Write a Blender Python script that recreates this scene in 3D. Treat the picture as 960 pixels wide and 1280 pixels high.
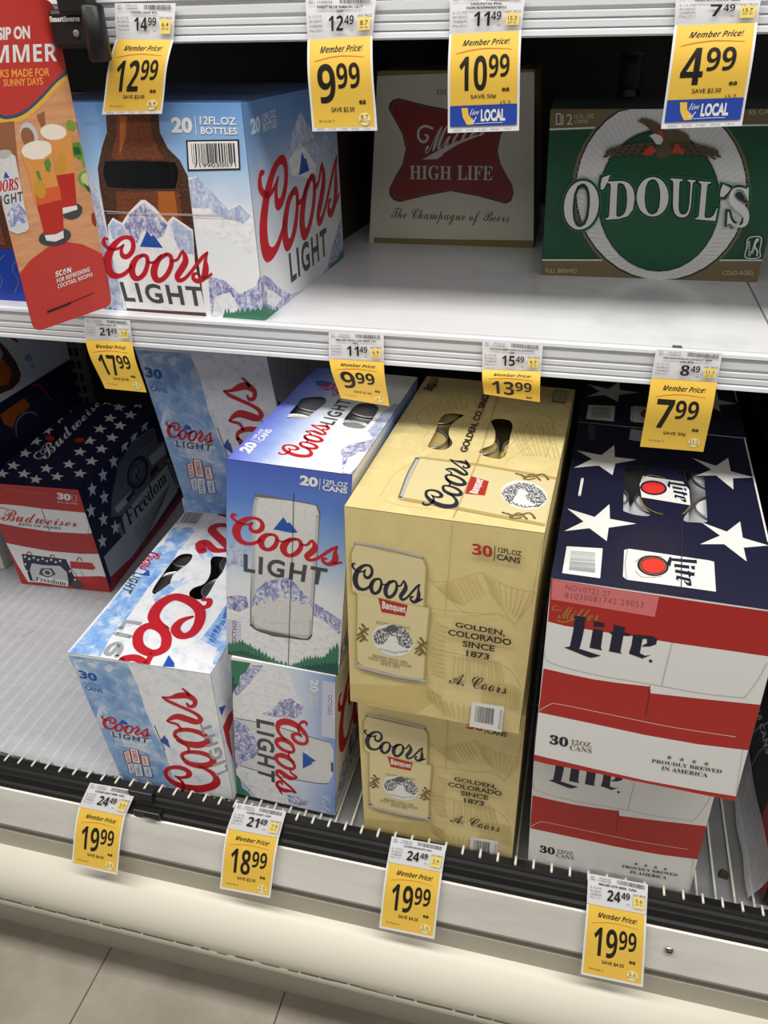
import bpy, bmesh, math, random
from mathutils import Vector, Matrix
from mathutils.geometry import tessellate_polygon
for o in list(bpy.data.objects): bpy.data.objects.remove(o)
SC = bpy.context.scene; COL = SC.collection
# ------------------------------------------------------------------ camera, world, lamps, exposure
cam = bpy.data.cameras.new('camera'); cam_o = bpy.data.objects.new('camera', cam); COL.objects.link(cam_o)
cam.sensor_fit = 'VERTICAL'; cam.sensor_height = 36; cam.lens = 999.1/1280*36; cam.clip_start = .02
R_, U_, F_ = Vector((.9705,.2404,-.0174)), Vector((-.1107,.5086,.8538)), Vector((-.2141,.8268,-.5202))
mw = Matrix((R_, U_, -F_)).transposed().to_4x4(); mw.translation = (.2489,-.7041,.9189)
cam_o.matrix_world = mw; SC.camera = cam_o
w = bpy.data.worlds.new('store'); SC.world = w; w.use_nodes = True
w.node_tree.nodes['Background'].inputs[0].default_value = (1,.985,.95,1); w.node_tree.nodes['Background'].inputs[1].default_value = .078
def area(name, loc, rot, sx, sy, power, col=(1,.97,.91)):
    l = bpy.data.lights.new(name,'AREA'); l.shape = 'RECTANGLE'; l.size = sx; l.size_y = sy; l.energy = power; l.color = col
    o = bpy.data.objects.new(name,l); COL.objects.link(o); o.location = loc; o.rotation_euler = rot
area('aisle_lamp_row', (0,-.62,2.30), (math.radians(16),0,0), 5.5, .30, 84)
area('far_aisle_lamp_row', (.3,-2.6,2.3), (math.radians(42),0,0), 6, .40, 34)
vs = SC.view_settings; vs.view_transform = 'Standard'; vs.look = 'None'; vs.gamma = 1; vs.use_curve_mapping = False; vs.exposure = .06
SC.display_settings.display_device = 'sRGB'
# ------------------------------------------------------------------ materials
def lin(c): return tuple((x/12.92 if x<=.04045 else ((x+.055)/1.055)**2.4) for x in (v/255 for v in c))+(1,)
MATS = {}
FLAT = {  # printed inks and plain stocks: sRGB, roughness
 'paper':((230,230,228),.45),'ink_black':((18,18,20),.5),'ink_grey':((92,90,92),.5),'grey_ink':((74,75,78),.45),'grey_soft':((160,164,170),.45),
 'ink_brown':((58,46,36),.5),'ink_navy':((44,46,70),.45),'navy_ink':((38,40,58),.4),'olive_ink':((122,104,60),.5),'banner_red':((176,48,40),.45),'maroon':((100,42,34),.5),
 'gold_dark':((205,185,122),.5),'gold_light':((226,208,150),.5),'gold_deep':((182,160,100),.5),'can_gold':((220,206,158),.42),
 'silver':((186,184,176),.3),'silver_dark':((112,112,112),.35),'coors_red':((190,30,44),.42),'logo_blue':((34,84,172),.42),
 'water_grey':((176,192,214),.5),'pale_label':((206,206,226),.45),'fir_green':((58,122,96),.5),'fir_dark':((34,84,72),.5),'frost_blue':((206,220,240),.45),
 'lite_red':((176,40,36),.38),'label_pink':((218,120,122),.45),'ink_rose':((140,76,84),.5),'lite_gold':((160,126,62),.45),'lite_navy':((26,28,54),.4),'can_red':((222,56,48),.4),
 'lite_dim':((44,46,72),.4),'fold_grey':((188,188,188),.5),'fold_light':((226,200,196),.5),
 'bud_navy':((28,30,62),.42),'bud_dark':((12,12,18),.6),'bud_red_can':((190,40,44),.42),'bud_pale':((206,110,100),.5),'steel_print':((196,198,202),.4),'steel_dark':((112,114,120),.45),'bud_side_red':((176,34,42),.42),
 'cream_stock':((204,200,182),.45),'box_top_blue':((74,100,146),.45),'amber_light':((172,96,42),.35),
 'high_red':((128,30,22),.4),'high_gold':((120,78,58),.4),'high_silver':((206,204,198),.4),'high_ink':((96,84,60),.5),'high_gold_band':((128,116,70),.45),
 'odoul_gold':((116,102,72),.42),'odoul_white':((222,222,222),.42),'odoul_dark':((10,44,30),.42),'odoul_green':((10,82,50),.4),'odoul_rib':((196,196,198),.45),'odoul_shade':((44,38,28),.5),'odoul_brown':((96,78,52),.5),'odoul_red':((190,60,50),.45),'odoul_dim':((36,78,50),.45),'odoul_tan':((206,194,164),.45),'odoul_leaf':((44,122,74),.42),
 'sign_red':((192,58,50),.4),'sign_navy':((56,80,116),.4),'sign_yellow':((228,178,62),.4),'sign_orange':((242,164,72),.4),'mint':((84,142,52),.5),'mint_dark':((40,92,38),.5),'lime':((118,158,58),.5),'lime_pale':((196,206,140),.5),'lime_drink':((202,150,50),.5),'berry':((150,46,36),.5),'coaster':((64,66,68),.5),'amber_drink':((222,150,76),.4),'orange_drink':((218,96,44),.4),'red_drink':((186,42,30),.4),'wood_dark':((150,96,64),.45),'foam':((238,228,214),.6),
 'can_shade':((188,189,190),.42),'tag_yellow':((236,194,78),.42),'tag_white':((230,230,234),.42),'tag_pale':((252,226,130),.42),'tag_ink':((30,26,20),.45),'tag_orange':((206,112,44),.5),'tag_blue':((40,72,168),.42),'tag_circle':((252,232,160),.42),'tag_grey':((110,108,112),.5),
 'black_plastic':((22,22,23),.38),'black_rubber':((28,28,29),.5),'slot_black':((8,8,8),.8),'shelf_white':((226,227,230),.3),'lip_alu':((214,216,220),.3),'lip_dark':((150,152,156),.35),
 'bumper_cream':((226,221,206),.4),'kick_beige':((186,179,164),.5),'scuff':((84,76,64),.8),'wire_white':((222,218,204),.35),'upright_grey':((150,148,142),.4),'carton_inner':((70,58,44),.8),'leaf_brown':((70,52,40),.8),
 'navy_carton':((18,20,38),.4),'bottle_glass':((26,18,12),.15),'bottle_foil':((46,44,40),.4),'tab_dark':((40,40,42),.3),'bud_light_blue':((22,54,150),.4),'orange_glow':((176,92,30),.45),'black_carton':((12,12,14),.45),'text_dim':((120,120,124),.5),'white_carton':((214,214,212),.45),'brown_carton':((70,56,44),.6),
}
def new_mat(name, rough=.45, metal=0.0):
    m = bpy.data.materials.new(name); m.use_nodes = True; nt = m.node_tree; b = nt.nodes['Principled BSDF']
    b.inputs['Roughness'].default_value = rough; b.inputs['Metallic'].default_value = metal
    return m, nt, b
def N(nt, typ, **kw):
    n = nt.nodes.new(typ)
    for k,v in kw.items(): setattr(n,k,v)
    return n
def uvnoise(nt, scale, detail=5, rough=.6, coord='UV', stretch=(1,1,1), dist=0.0):
    tc = N(nt,'ShaderNodeTexCoord'); mp = N(nt,'ShaderNodeMapping'); mp.inputs['Scale'].default_value = stretch
    no = N(nt,'ShaderNodeTexNoise'); no.inputs['Scale'].default_value = scale; no.inputs['Detail'].default_value = detail; no.inputs['Roughness'].default_value = rough; no.inputs['Distortion'].default_value = dist
    nt.links.new(tc.outputs[coord],mp.inputs[0]); nt.links.new(mp.outputs[0],no.inputs['Vector']); return no
def ramp(nt, src, stops):
    r = N(nt,'ShaderNodeValToRGB'); el = r.color_ramp.elements
    while len(el)<len(stops): el.new(.5)
    for e_,(p_,c_) in zip(el,stops): e_.position = p_; e_.color = lin(c_)
    nt.links.new(src,r.inputs[0]); return r
def noise_mat(name, stops, scale, rough=.45, detail=6, nrough=.65, coord='UV', stretch=(1,1,1), dist=0.0, metal=0.0, bump=0.0):
    m,nt,b = new_mat(name,rough,metal); no = uvnoise(nt,scale,detail,nrough,coord,stretch,dist)
    r = ramp(nt,no.outputs['Fac'],stops); nt.links.new(r.outputs[0],b.inputs['Base Color'])
    if bump:
        bp = N(nt,'ShaderNodeBump'); bp.inputs['Strength'].default_value = bump; bp.inputs['Distance'].default_value = .002; nt.links.new(no.outputs['Fac'],bp.inputs['Height']); nt.links.new(bp.outputs[0],b.inputs['Normal'])
    return m
def grad_mat(name, axis, stops, mottle=.12, scale=4, rough=.42):
    "printed sky: colour runs along the panel (UV in decimetres), broken up by cloud noise"
    m,nt,b = new_mat(name,rough); tc = N(nt,'ShaderNodeTexCoord'); sp = N(nt,'ShaderNodeSeparateXYZ'); nt.links.new(tc.outputs['UV'],sp.inputs[0])
    no = uvnoise(nt,scale,5,.6); ma = N(nt,'ShaderNodeMath',operation='MULTIPLY_ADD'); ma.inputs[1].default_value = mottle; nt.links.new(no.outputs['Fac'],ma.inputs[0]); nt.links.new(sp.outputs[axis],ma.inputs[2])
    hi = stops[-1][0]+.2; dv = N(nt,'ShaderNodeMath',operation='DIVIDE'); dv.inputs[1].default_value = hi; nt.links.new(ma.outputs[0],dv.inputs[0])
    r = ramp(nt,dv.outputs[0],[((p_+mottle*.5)/hi,c_) for p_,c_ in stops]); nt.links.new(r.outputs[0],b.inputs['Base Color']); return m
PROC = {
 'amber':lambda n:noise_mat(n,[(.36,(100,55,36)),(.52,(112,63,41)),(.62,(130,78,52)),(.68,(106,60,40))],34,detail=3,rough=.35),
 'amber_dark':lambda n:noise_mat(n,[(.36,(66,41,31)),(.54,(76,47,35)),(.63,(102,76,62)),(.68,(72,45,34))],40,detail=3,rough=.35),
 'snow':lambda n:noise_mat(n,[(.3,(196,198,216)),(.42,(226,227,233)),(.58,(238,238,240))],11,stretch=(1,1.5,1),dist=.5),
 'snow_white':lambda n:noise_mat(n,[(.35,(222,224,232)),(.5,(238,238,240))],5),
 'peak':lambda n:noise_mat(n,[(.37,(98,100,160)),(.46,(138,142,190)),(.53,(192,195,220)),(.62,(234,234,241))],12,detail=10,nrough=.72,dist=1.4,stretch=(1.25,.8,1)),
 'peak_soft':lambda n:noise_mat(n,[(.34,(138,152,196)),(.5,(180,192,220)),(.64,(222,227,238))],13,detail=9,nrough=.72,dist=.9,stretch=(1.3,.8,1)),
 'can_frost':lambda n:noise_mat(n,[(.35,(206,207,208)),(.6,(218,218,217)),(.75,(230,230,230))],22,rough=.4),
 'engrave':lambda n:noise_mat(n,[(.44,(58,62,84)),(.5,(120,124,134)),(.55,(222,220,212))],34,stretch=(1.8,.8,1)),
 'water_blue':lambda n:noise_mat(n,[(.34,(104,154,226)),(.5,(150,188,236)),(.64,(222,230,242))],4.5,dist=.6),
 'water_sky':lambda n:noise_mat(n,[(.34,(110,150,206)),(.52,(146,180,220)),(.68,(204,216,232))],4,dist=.6),
 'cloud':lambda n:noise_mat(n,[(.42,(146,180,220)),(.56,(206,218,234)),(.7,(226,232,240))],6,dist=.5),
 'ice_white':lambda n:noise_mat(n,[(.34,(202,214,232)),(.48,(232,235,240)),(.6,(240,240,240))],5,dist=.5),
 'kraft_gold':lambda n:noise_mat(n,[(.3,(214,195,134)),(.6,(221,203,144))],6),
 'kraft_gold_top':lambda n:noise_mat(n,[(.36,(219,200,140)),(.5,(223,205,146)),(.58,(229,212,154))],3,dist=1.2),
 'c20_sky':lambda n:grad_mat(n,1,[(.75,(240,240,240)),(1.2,(226,232,240)),(1.75,(150,182,226)),(2.3,(92,130,206)),(2.75,(76,100,190))]),
 'c20_top':lambda n:grad_mat(n,0,[(.0,(96,108,206)),(.35,(150,172,228)),(.62,(224,232,240)),(1.0,(238,240,242))],.25),
 'c20_side_sky':lambda n:grad_mat(n,0,[(.4,(240,240,242)),(.95,(206,218,238)),(1.45,(118,150,212))]),
 'bottle_sky':lambda n:grad_mat(n,1,[(.5,(238,240,242)),(1.1,(222,230,240)),(1.6,(150,186,226)),(2.15,(104,150,208))],.3,2.5),
 'bottle_side_sky':lambda n:grad_mat(n,1,[(.4,(232,234,238)),(1.2,(200,210,226)),(1.8,(120,156,206)),(2.15,(96,140,200))],.3,2.5),
 'odoul_field':lambda n:noise_mat(n,[(.3,(8,70,42)),(.7,(12,80,50))],3),
 'sign_wood':lambda n:noise_mat(n,[(.3,(196,136,92)),(.5,(212,152,108)),(.7,(222,168,124))],3,stretch=(.5,4,1)),
 'floor_tile':lambda n:noise_mat(n,[(.35,(150,143,131)),(.5,(160,152,140)),(.65,(168,161,149))],9,rough=.38,coord='Object'),
 'steel':lambda n:noise_mat(n,[(.3,(216,213,206)),(.5,(234,232,226)),(.72,(242,240,236))],5,rough=.3,coord='Object',stretch=(.6,3,3),metal=.3),
 'shelf_pan':lambda n:noise_mat(n,[(.3,(206,207,212)),(.45,(226,227,230)),(.7,(232,233,236))],5,rough=.22,coord='Object'),
 'deck_grey':lambda n:noise_mat(n,[(.3,(120,122,124)),(.7,(150,152,154))],6,rough=.4,coord='Object'),
 'dark_wall':lambda n:noise_mat(n,[(.3,(48,47,43)),(.7,(62,60,55))],3,rough=.6,coord='Object'),
}
def film_mat(n):
    m,nt,b = new_mat(n,.2); b.inputs['Base Color'].default_value = lin((226,226,232)); b.inputs['Alpha'].default_value = .62
    no = uvnoise(nt,16,6,.6,'Object',(1.2,.8,1),1.2); bp = N(nt,'ShaderNodeBump'); bp.inputs['Strength'].default_value = .8; bp.inputs['Distance'].default_value = .008
    nt.links.new(no.outputs['Fac'],bp.inputs['Height']); nt.links.new(bp.outputs[0],b.inputs['Normal']); return m
PROC['film'] = film_mat
def can_mat(n, col, rough, metal):
    m,nt,b = new_mat(n,rough,metal); b.inputs['Base Color'].default_value = lin(col); return m
for _n,_c,_r,_m in (('can_gold_metal',(206,186,120),.35,.3),('can_silver_metal',(200,200,204),.32,.6),('can_white_metal',(226,228,232),.35,.1),('can_dark_metal',(120,116,112),.28,.8),('lid_metal',(196,196,196),.3,.9),('chrome',(200,200,200),.2,1),('steel_edge_shade',(120,118,112),.35,.8)):
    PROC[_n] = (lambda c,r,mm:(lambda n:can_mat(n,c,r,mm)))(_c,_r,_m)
def M(name):
    if name not in MATS:
        if name in PROC: MATS[name] = PROC[name](name)
        else:
            c,r = FLAT[name]; m,nt,b = new_mat(name,r); b.inputs['Base Color'].default_value = lin(c); MATS[name] = m
    return MATS[name]
# ------------------------------------------------------------------ things and parts
def thing(name, label, cat, loc=(0,0,0), group=None):
    o = bpy.data.objects.new(name,None); COL.objects.link(o); o.empty_display_size = .02; o.location = loc
    o['label'] = label; o['category'] = cat
    if group: o['group'] = group
    return o
def tag(o, label, cat, group=None, kind=None):
    if label: o['label'] = label
    if cat: o['category'] = cat
    if group: o['group'] = group
    if kind: o['kind'] = kind
    return o
def link(name, me, parent=None):
    o = bpy.data.objects.new(name,me); COL.objects.link(o)
    if parent is not None: o.parent = parent
    return o
class MB:
    "collects plain shapes into one mesh"
    def __init__(s): s.bm = bmesh.new(); s.mats = []
    def mi(s,m):
        if m not in s.mats: s.mats.append(m)
        return s.mats.index(m)
    def hexa(s, c, m, bevel=0, skip=()):
        "c: fbl fbr bbr bbl ftl ftr btr btl"
        v = [s.bm.verts.new(p) for p in c]; fs = []
        for n,ix in (('bottom',(3,2,1,0)),('top',(4,5,6,7)),('front',(0,1,5,4)),('right',(1,2,6,5)),('back',(2,3,7,6)),('left',(3,0,4,7))):
            if n in skip: continue
            f = s.bm.faces.new([v[i] for i in ix]); f.material_index = s.mi(m); fs.append(f)
        if bevel:
            es = list({e_ for f in fs for e_ in f.edges})
            r = bmesh.ops.bevel(s.bm,geom=es,offset=bevel,segments=2,affect='EDGES',profile=.5)
            for f in r['faces']: f.material_index = s.mi(m)
        return s
    def box(s, lo, hi, m, bevel=0):
        (a,b,c),(d,e_,f) = lo,hi
        return s.hexa([(a,b,c),(d,b,c),(d,e_,c),(a,e_,c),(a,b,f),(d,b,f),(d,e_,f),(a,e_,f)],m,bevel)
    def prism(s, prof, x0, x1, m, smooth=False):
        "profile of (y,z) points run along x"
        a = [s.bm.verts.new((x0,y,z)) for y,z in prof]; b = [s.bm.verts.new((x1,y,z)) for y,z in prof]; n = len(prof)
        for i in range(n):
            f = s.bm.faces.new((a[i],a[(i+1)%n],b[(i+1)%n],b[i])); f.material_index = s.mi(m); f.smooth = smooth
        for loop in (list(reversed(a)),b):
            f = s.bm.faces.new(loop); f.material_index = s.mi(m)
        return s
    def tube(s, pts, r, m, n=8):
        pts = [Vector(p_) for p_ in pts]; rings = []
        for i,p_ in enumerate(pts):
            d = (pts[min(i+1,len(pts)-1)]-pts[max(i-1,0)]).normalized(); a = d.orthogonal().normalized(); b = d.cross(a)
            if rings and True:
                a = (prev-d*prev.dot(d)).normalized(); b = d.cross(a)
            prev = a
            rings.append([s.bm.verts.new(p_+a*r*math.cos(2*math.pi*k/n)+b*r*math.sin(2*math.pi*k/n)) for k in range(n)])
        for A,B in zip(rings,rings[1:]):
            for k in range(n):
                f = s.bm.faces.new((A[k],A[(k+1)%n],B[(k+1)%n],B[k])); f.material_index = s.mi(m); f.smooth = True
        for q in (list(reversed(rings[0])),rings[-1]): s.bm.faces.new(q).material_index = s.mi(m)
        return s
    def lathe(s, prof, m, n=32, axis=None):
        rings = [[s.bm.verts.new((r*math.cos(2*math.pi*k/n),r*math.sin(2*math.pi*k/n),z)) for k in range(n)] for r,z in prof]
        for A,B in zip(rings,rings[1:]):
            for k in range(n):
                f = s.bm.faces.new((A[k],A[(k+1)%n],B[(k+1)%n],B[k])); f.material_index = s.mi(m); f.smooth = True
        s.bm.faces.new(list(reversed(rings[0]))).material_index = s.mi(m); s.bm.faces.new(rings[-1]).material_index = s.mi(m)
        if axis is not None: bmesh.ops.transform(s.bm,matrix=axis,verts=[v for q in rings for v in q])
        return s
    def build(s, name, parent=None):
        bmesh.ops.recalc_face_normals(s.bm,faces=s.bm.faces)
        me = bpy.data.meshes.new(name); s.bm.to_mesh(me); s.bm.free()
        for m in s.mats: me.materials.append(M(m))
        return link(name,me,parent)
# ------------------------------------------------------------------ lettering
def style(txt, st):
    if st in ('','mono','sp'): return txt
    o = ''
    base = {'sb':(0x1D400,0x1D41A,0x1D7CE),'sbi':(0x1D468,0x1D482,0x1D7CE),'sc':(0x1D4D0,0x1D4EA,None),'fr':(0x1D56C,0x1D586,None),'b':(0x1D5D4,0x1D5EE,0x1D7EC),'bi':(0x1D63C,0x1D656,0x1D7EC)}[st]
    for ch in txt:
        if 'A'<=ch<='Z': o += chr(base[0]+ord(ch)-65)
        elif 'a'<=ch<='z': o += chr(base[1]+ord(ch)-97)
        elif ch.isdigit() and base[2]: o += chr(base[2]+ord(ch)-48)
        else: o += ch
    return o
TXT = {}; PEN = []
def text_mesh(txt, st, bold):
    k = (txt,st,bold)
    if k not in TXT:
        if not PEN:  # one text curve is kept and rewritten, so that the built-in font is read only once
            PEN.append(bpy.data.curves.new('lettering','FONT')); PEN.append(bpy.data.objects.new('lettering',PEN[0])); COL.objects.link(PEN[1])
        c,o = PEN; c.body = style(txt,st); c.offset = bold; c.resolution_u = 3; c.fill_mode = 'FRONT'
        c.space_character = {'mono':1.15,'sp':1.22}.get(st,1.0)
        me = o.to_mesh(); vs_ = [(v.co.x,v.co.y) for v in me.vertices]; fs = [tuple(p_.vertices) for p_ in me.polygons]; o.to_mesh_clear()
        x0 = min(v[0] for v in vs_); x1 = max(v[0] for v in vs_); y0 = min(v[1] for v in vs_); y1 = max(v[1] for v in vs_)
        TXT[k] = ([((x-x0)/(x1-x0),(y-y0)/(y1-y0)) for x,y in vs_],fs)
    return TXT[k]
LOGOS = {  # hand-drawn wordmarks in a 885-wide frame: stroke points (x, y, width); 'lite' is made of outlines
 'coors':[[(205,122,10),(186,150,24),(194,190,32),(235,203,30),(275,175,34),(284,130,34),(262,92,28),(215,78,22),(160,90,32),(105,132,50),(72,195,64),(76,250,64),(105,298,50),(160,320,30),(215,312,26),(270,276,20)],
   [(74,64,8),(46,60,20),(38,82,30),(60,112,20),(110,138,16),(160,140,14),(205,124,10)],
   [(350,216,20),(305,232,36),(272,288,52),(288,345,44),(330,362,30),(375,335,34),(400,280,32),(396,235,28),(372,217,22),(350,216,20)],
   [(400,262,14),(440,276,15),(480,264,18),(510,242,20)],
   [(548,240,22),(492,262,36),(453,325,54),(465,382,46),(505,402,32),(555,375,34),(590,320,34),(590,265,30),(568,243,22),(548,240,22)],
   [(596,290,15),(640,286,17),(668,252,18),(684,236,10)],
   [(684,238,12),(700,272,34),(704,312,46),(672,356,46),(640,395,42),(652,424,30),(690,424,24),(735,396,22),(785,350,22),(840,300,22),(877,276,10)],
   [(877,277,10),(862,325,22),(864,375,44),(852,428,44),(806,454,30),(768,432,28),(770,404,22),(796,402,12)],
   [(850,440,20),(880,436,18),(910,422,12)]],
 'lite':[[(222,172),(318,185),(300,300),(272,415),(262,422),(432,482),(360,498),(330,490),(150,412),(195,405),(220,290),(235,190)],
   [(362,212),(460,230),(455,262),(375,258),(380,228)],[(372,272),(450,285),(432,415),(440,440),(345,418),(360,340)],
   [(515,240),(612,262),(605,300),(655,315),(645,330),(600,328),(578,455),(592,470),(492,448),(515,320),(490,298),(520,295),(530,255)],
   [(672,318),(740,322),(775,350),(742,352),(722,465),(760,485),(805,480),(740,508),(640,468),(660,400)],[(740,322),(820,330),(850,355),(840,395),(795,412),(738,412),(740,404),(775,385),(772,348)]]}
def catmull(pts, closed=False, k=5):
    if len(pts)<3: return pts
    out = []; n = len(pts); rng = range(n if closed else n-1)
    for i in rng:
        g = (lambda j:pts[j%n]) if closed else (lambda j:pts[max(0,min(n-1,j))])
        a,b,c,d = g(i-1),g(i),g(i+1),g(i+2)
        for q in range(k):
            t = q/k; out.append(tuple(.5*(2*b[m]+(c[m]-a[m])*t+(2*a[m]-5*b[m]+4*c[m]-d[m])*t*t+(3*b[m]-a[m]-3*c[m]+d[m])*t**3) for m in range(len(b))))
    if not closed: out.append(pts[-1])
    return out
def ribbon(pts, closed=False):
    "outline strips of a stroke of (x, y, width): vertices and faces"
    n = len(pts); V = []; Fc = []
    for i in range(n):
        a = pts[(i-1)%n] if closed else pts[max(0,i-1)]; b = pts[(i+1)%n] if closed else pts[min(n-1,i+1)]
        dx,dy = b[0]-a[0],b[1]-a[1]; L = math.hypot(dx,dy) or 1; nx,ny = -dy/L,dx/L; x,y,wd = pts[i]; wd = max(wd,.01)
        V += [(x+nx*wd/2,y+ny*wd/2),(x-nx*wd/2,y-ny*wd/2)]
    for i in range(n if closed else n-1):
        j = (i+1)%n; Fc.append((2*i,2*i+1,2*j+1,2*j))
    if not closed:
        for e_ in (0,n-1):
            x,y,wd = pts[e_]; b0 = len(V); V += [(x+wd/2*math.cos(math.pi*k/5),y+wd/2*math.sin(math.pi*k/5)) for k in range(10)]; Fc.append(tuple(range(b0,b0+10)))
    return V,Fc
def split_long(V, Fc, lim=4.0):
    "cut faces that are long in y so that ink follows a curled card"
    V = list(V); out = []; todo = [t for f in Fc for t in ([f] if len(f)==3 else [(f[0],f[i],f[i+1]) for i in range(1,len(f)-1)])]
    while todo:
        f = todo.pop(); d = [abs(V[f[i]][1]-V[f[(i+1)%3]][1]) for i in range(3)]; i = d.index(max(d))
        if d[i]<=lim: out.append(f); continue
        a,b,c = f[i],f[(i+1)%3],f[(i+2)%3]; V.append(((V[a][0]+V[b][0])/2,(V[a][1]+V[b][1])/2)); m = len(V)-1; todo += [(a,m,c),(m,b,c)]
    return V,out
class Sheet:
    "one printed face: paper quad (bl br tr tl) of size W x H mm, inks laid over it"
    def __init__(s, quad, W, H, step=.00002, bend=None, lift=.0004):
        s.q = [Vector(p_) for p_ in quad]; s.W,s.H = W,H; s.step = step; s.bend = bend; s.n = (s.q[1]-s.q[0]).cross(s.q[3]-s.q[0]).normalized()
        s.holes = []; s.v = []; s.uv = []; s.f = []; s.fm = []; s.mats = []; s.k = lift
    def P(s, x, y):
        a,b = x/s.W,y/s.H; q = s.q; p_ = q[0]*((1-a)*(1-b))+q[1]*(a*(1-b))+q[2]*(a*b)+q[3]*((1-a)*b)
        h = s.k+(s.bend(a,b) if s.bend else 0); return p_+s.n*h
    def add(s, V, Fc, mat):
        V = [(min(max(x,0),s.W),min(max(y,0),s.H)) for x,y in V]
        if s.bend: V,Fc = split_long(V,Fc)
        if mat not in s.mats: s.mats.append(mat)
        mi = s.mats.index(mat); b = len(s.v); s.k += s.step
        s.v += [s.P(x,y) for x,y in V]; s.uv += [(x/100,y/100) for x,y in V]
        for f in Fc:
            A = sum(V[f[i]][0]*V[f[(i+1)%len(f)]][1]-V[f[(i+1)%len(f)]][0]*V[f[i]][1] for i in range(len(f)))
            f = f if A>0 else tuple(reversed(f)); s.f.append(tuple(b+i for i in f)); s.fm.append(mi)
    def poly(s, mat, pts, holes=()):
        loops = [list(pts)]+[list(h) for h in holes]; V = [p_ for lp in loops for p_ in lp]
        s.add(V,[tuple(t) for t in tessellate_polygon([[Vector((x,y,0)) for x,y in lp] for lp in loops])],mat)
    def grid(s, mat, nx=1, ny=1, x0=0, y0=0, x1=None, y1=None):
        x1 = s.W if x1 is None else x1; y1 = s.H if y1 is None else y1
        V = [(x0+(x1-x0)*i/nx,y0+(y1-y0)*j/ny) for j in range(ny+1) for i in range(nx+1)]
        s.add(V,[(j*(nx+1)+i,j*(nx+1)+i+1,(j+1)*(nx+1)+i+1,(j+1)*(nx+1)+i) for j in range(ny) for i in range(nx)],mat)
    def stroke(s, mat, pts, ws, closed=0, smooth=1):
        p3 = [(x,y,w_) for (x,y),w_ in zip(pts,ws)]
        if smooth: p3 = catmull(p3,closed)
        s.add(*ribbon(p3,closed),mat)
    def warp(s, quad, V):
        tl,tr,br,bl = quad
        return [tuple(bl[i]*(1-a)*(1-b)+br[i]*a*(1-b)+tr[i]*a*b+tl[i]*(1-a)*b for i in (0,1)) for a,b in V]
    def text(s, mat, txt, quad, st='', bold=0):
        V,Fc = text_mesh(txt,st,bold); s.add(s.warp(quad,V),Fc,mat)
    def logo(s, mat, name, quad, grow=0):
        if name=='lite':
            for o in LOGOS['lite']:
                V = [((x-150)/706,1-(y-165-(x-150)*.163)/245) for x,y in o]; s.poly(mat,s.warp(quad,V)); s.k -= s.step
            s.k += s.step; return
        Va,Fa = [],[]
        for st in LOGOS[name]:
            p3 = catmull([((x-25)/885,(305-(y-.2*(x-25)))/885/.3,w_/885+grow) for x,y,w_ in st])
            p3 = [(x,y*.3,w_) for x,y,w_ in p3]; V,Fc = ribbon(p3); b = len(Va)
            Va += [(x,y/.3) for x,y in V]; Fa += [tuple(b+i for i in f) for f in Fc]
        s.add(s.warp(quad,Va),Fa,mat)
    def draw(s, items):
        for it in items:
            if it[0]=='p': s.poly(it[1],it[2],s.holes if len(it)>3 else ())
            elif it[0]=='s': s.stroke(*it[1:])
            elif it[0]=='t': s.text(*it[1:])
            elif it[0]=='l': s.logo(*it[1:])
    def build(s, name, parent=None):
        me = bpy.data.meshes.new(name); me.from_pydata([tuple(p_) for p_ in s.v],[],s.f)
        for m in s.mats: me.materials.append(M(m))
        me.polygons.foreach_set('material_index',s.fm)
        u = me.uv_layers.new(name='UVMap')
        for lp in me.loops: u.data[lp.index].uv = s.uv[lp.vertex_index]
        me.update(); return link(name,me,parent)
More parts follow.
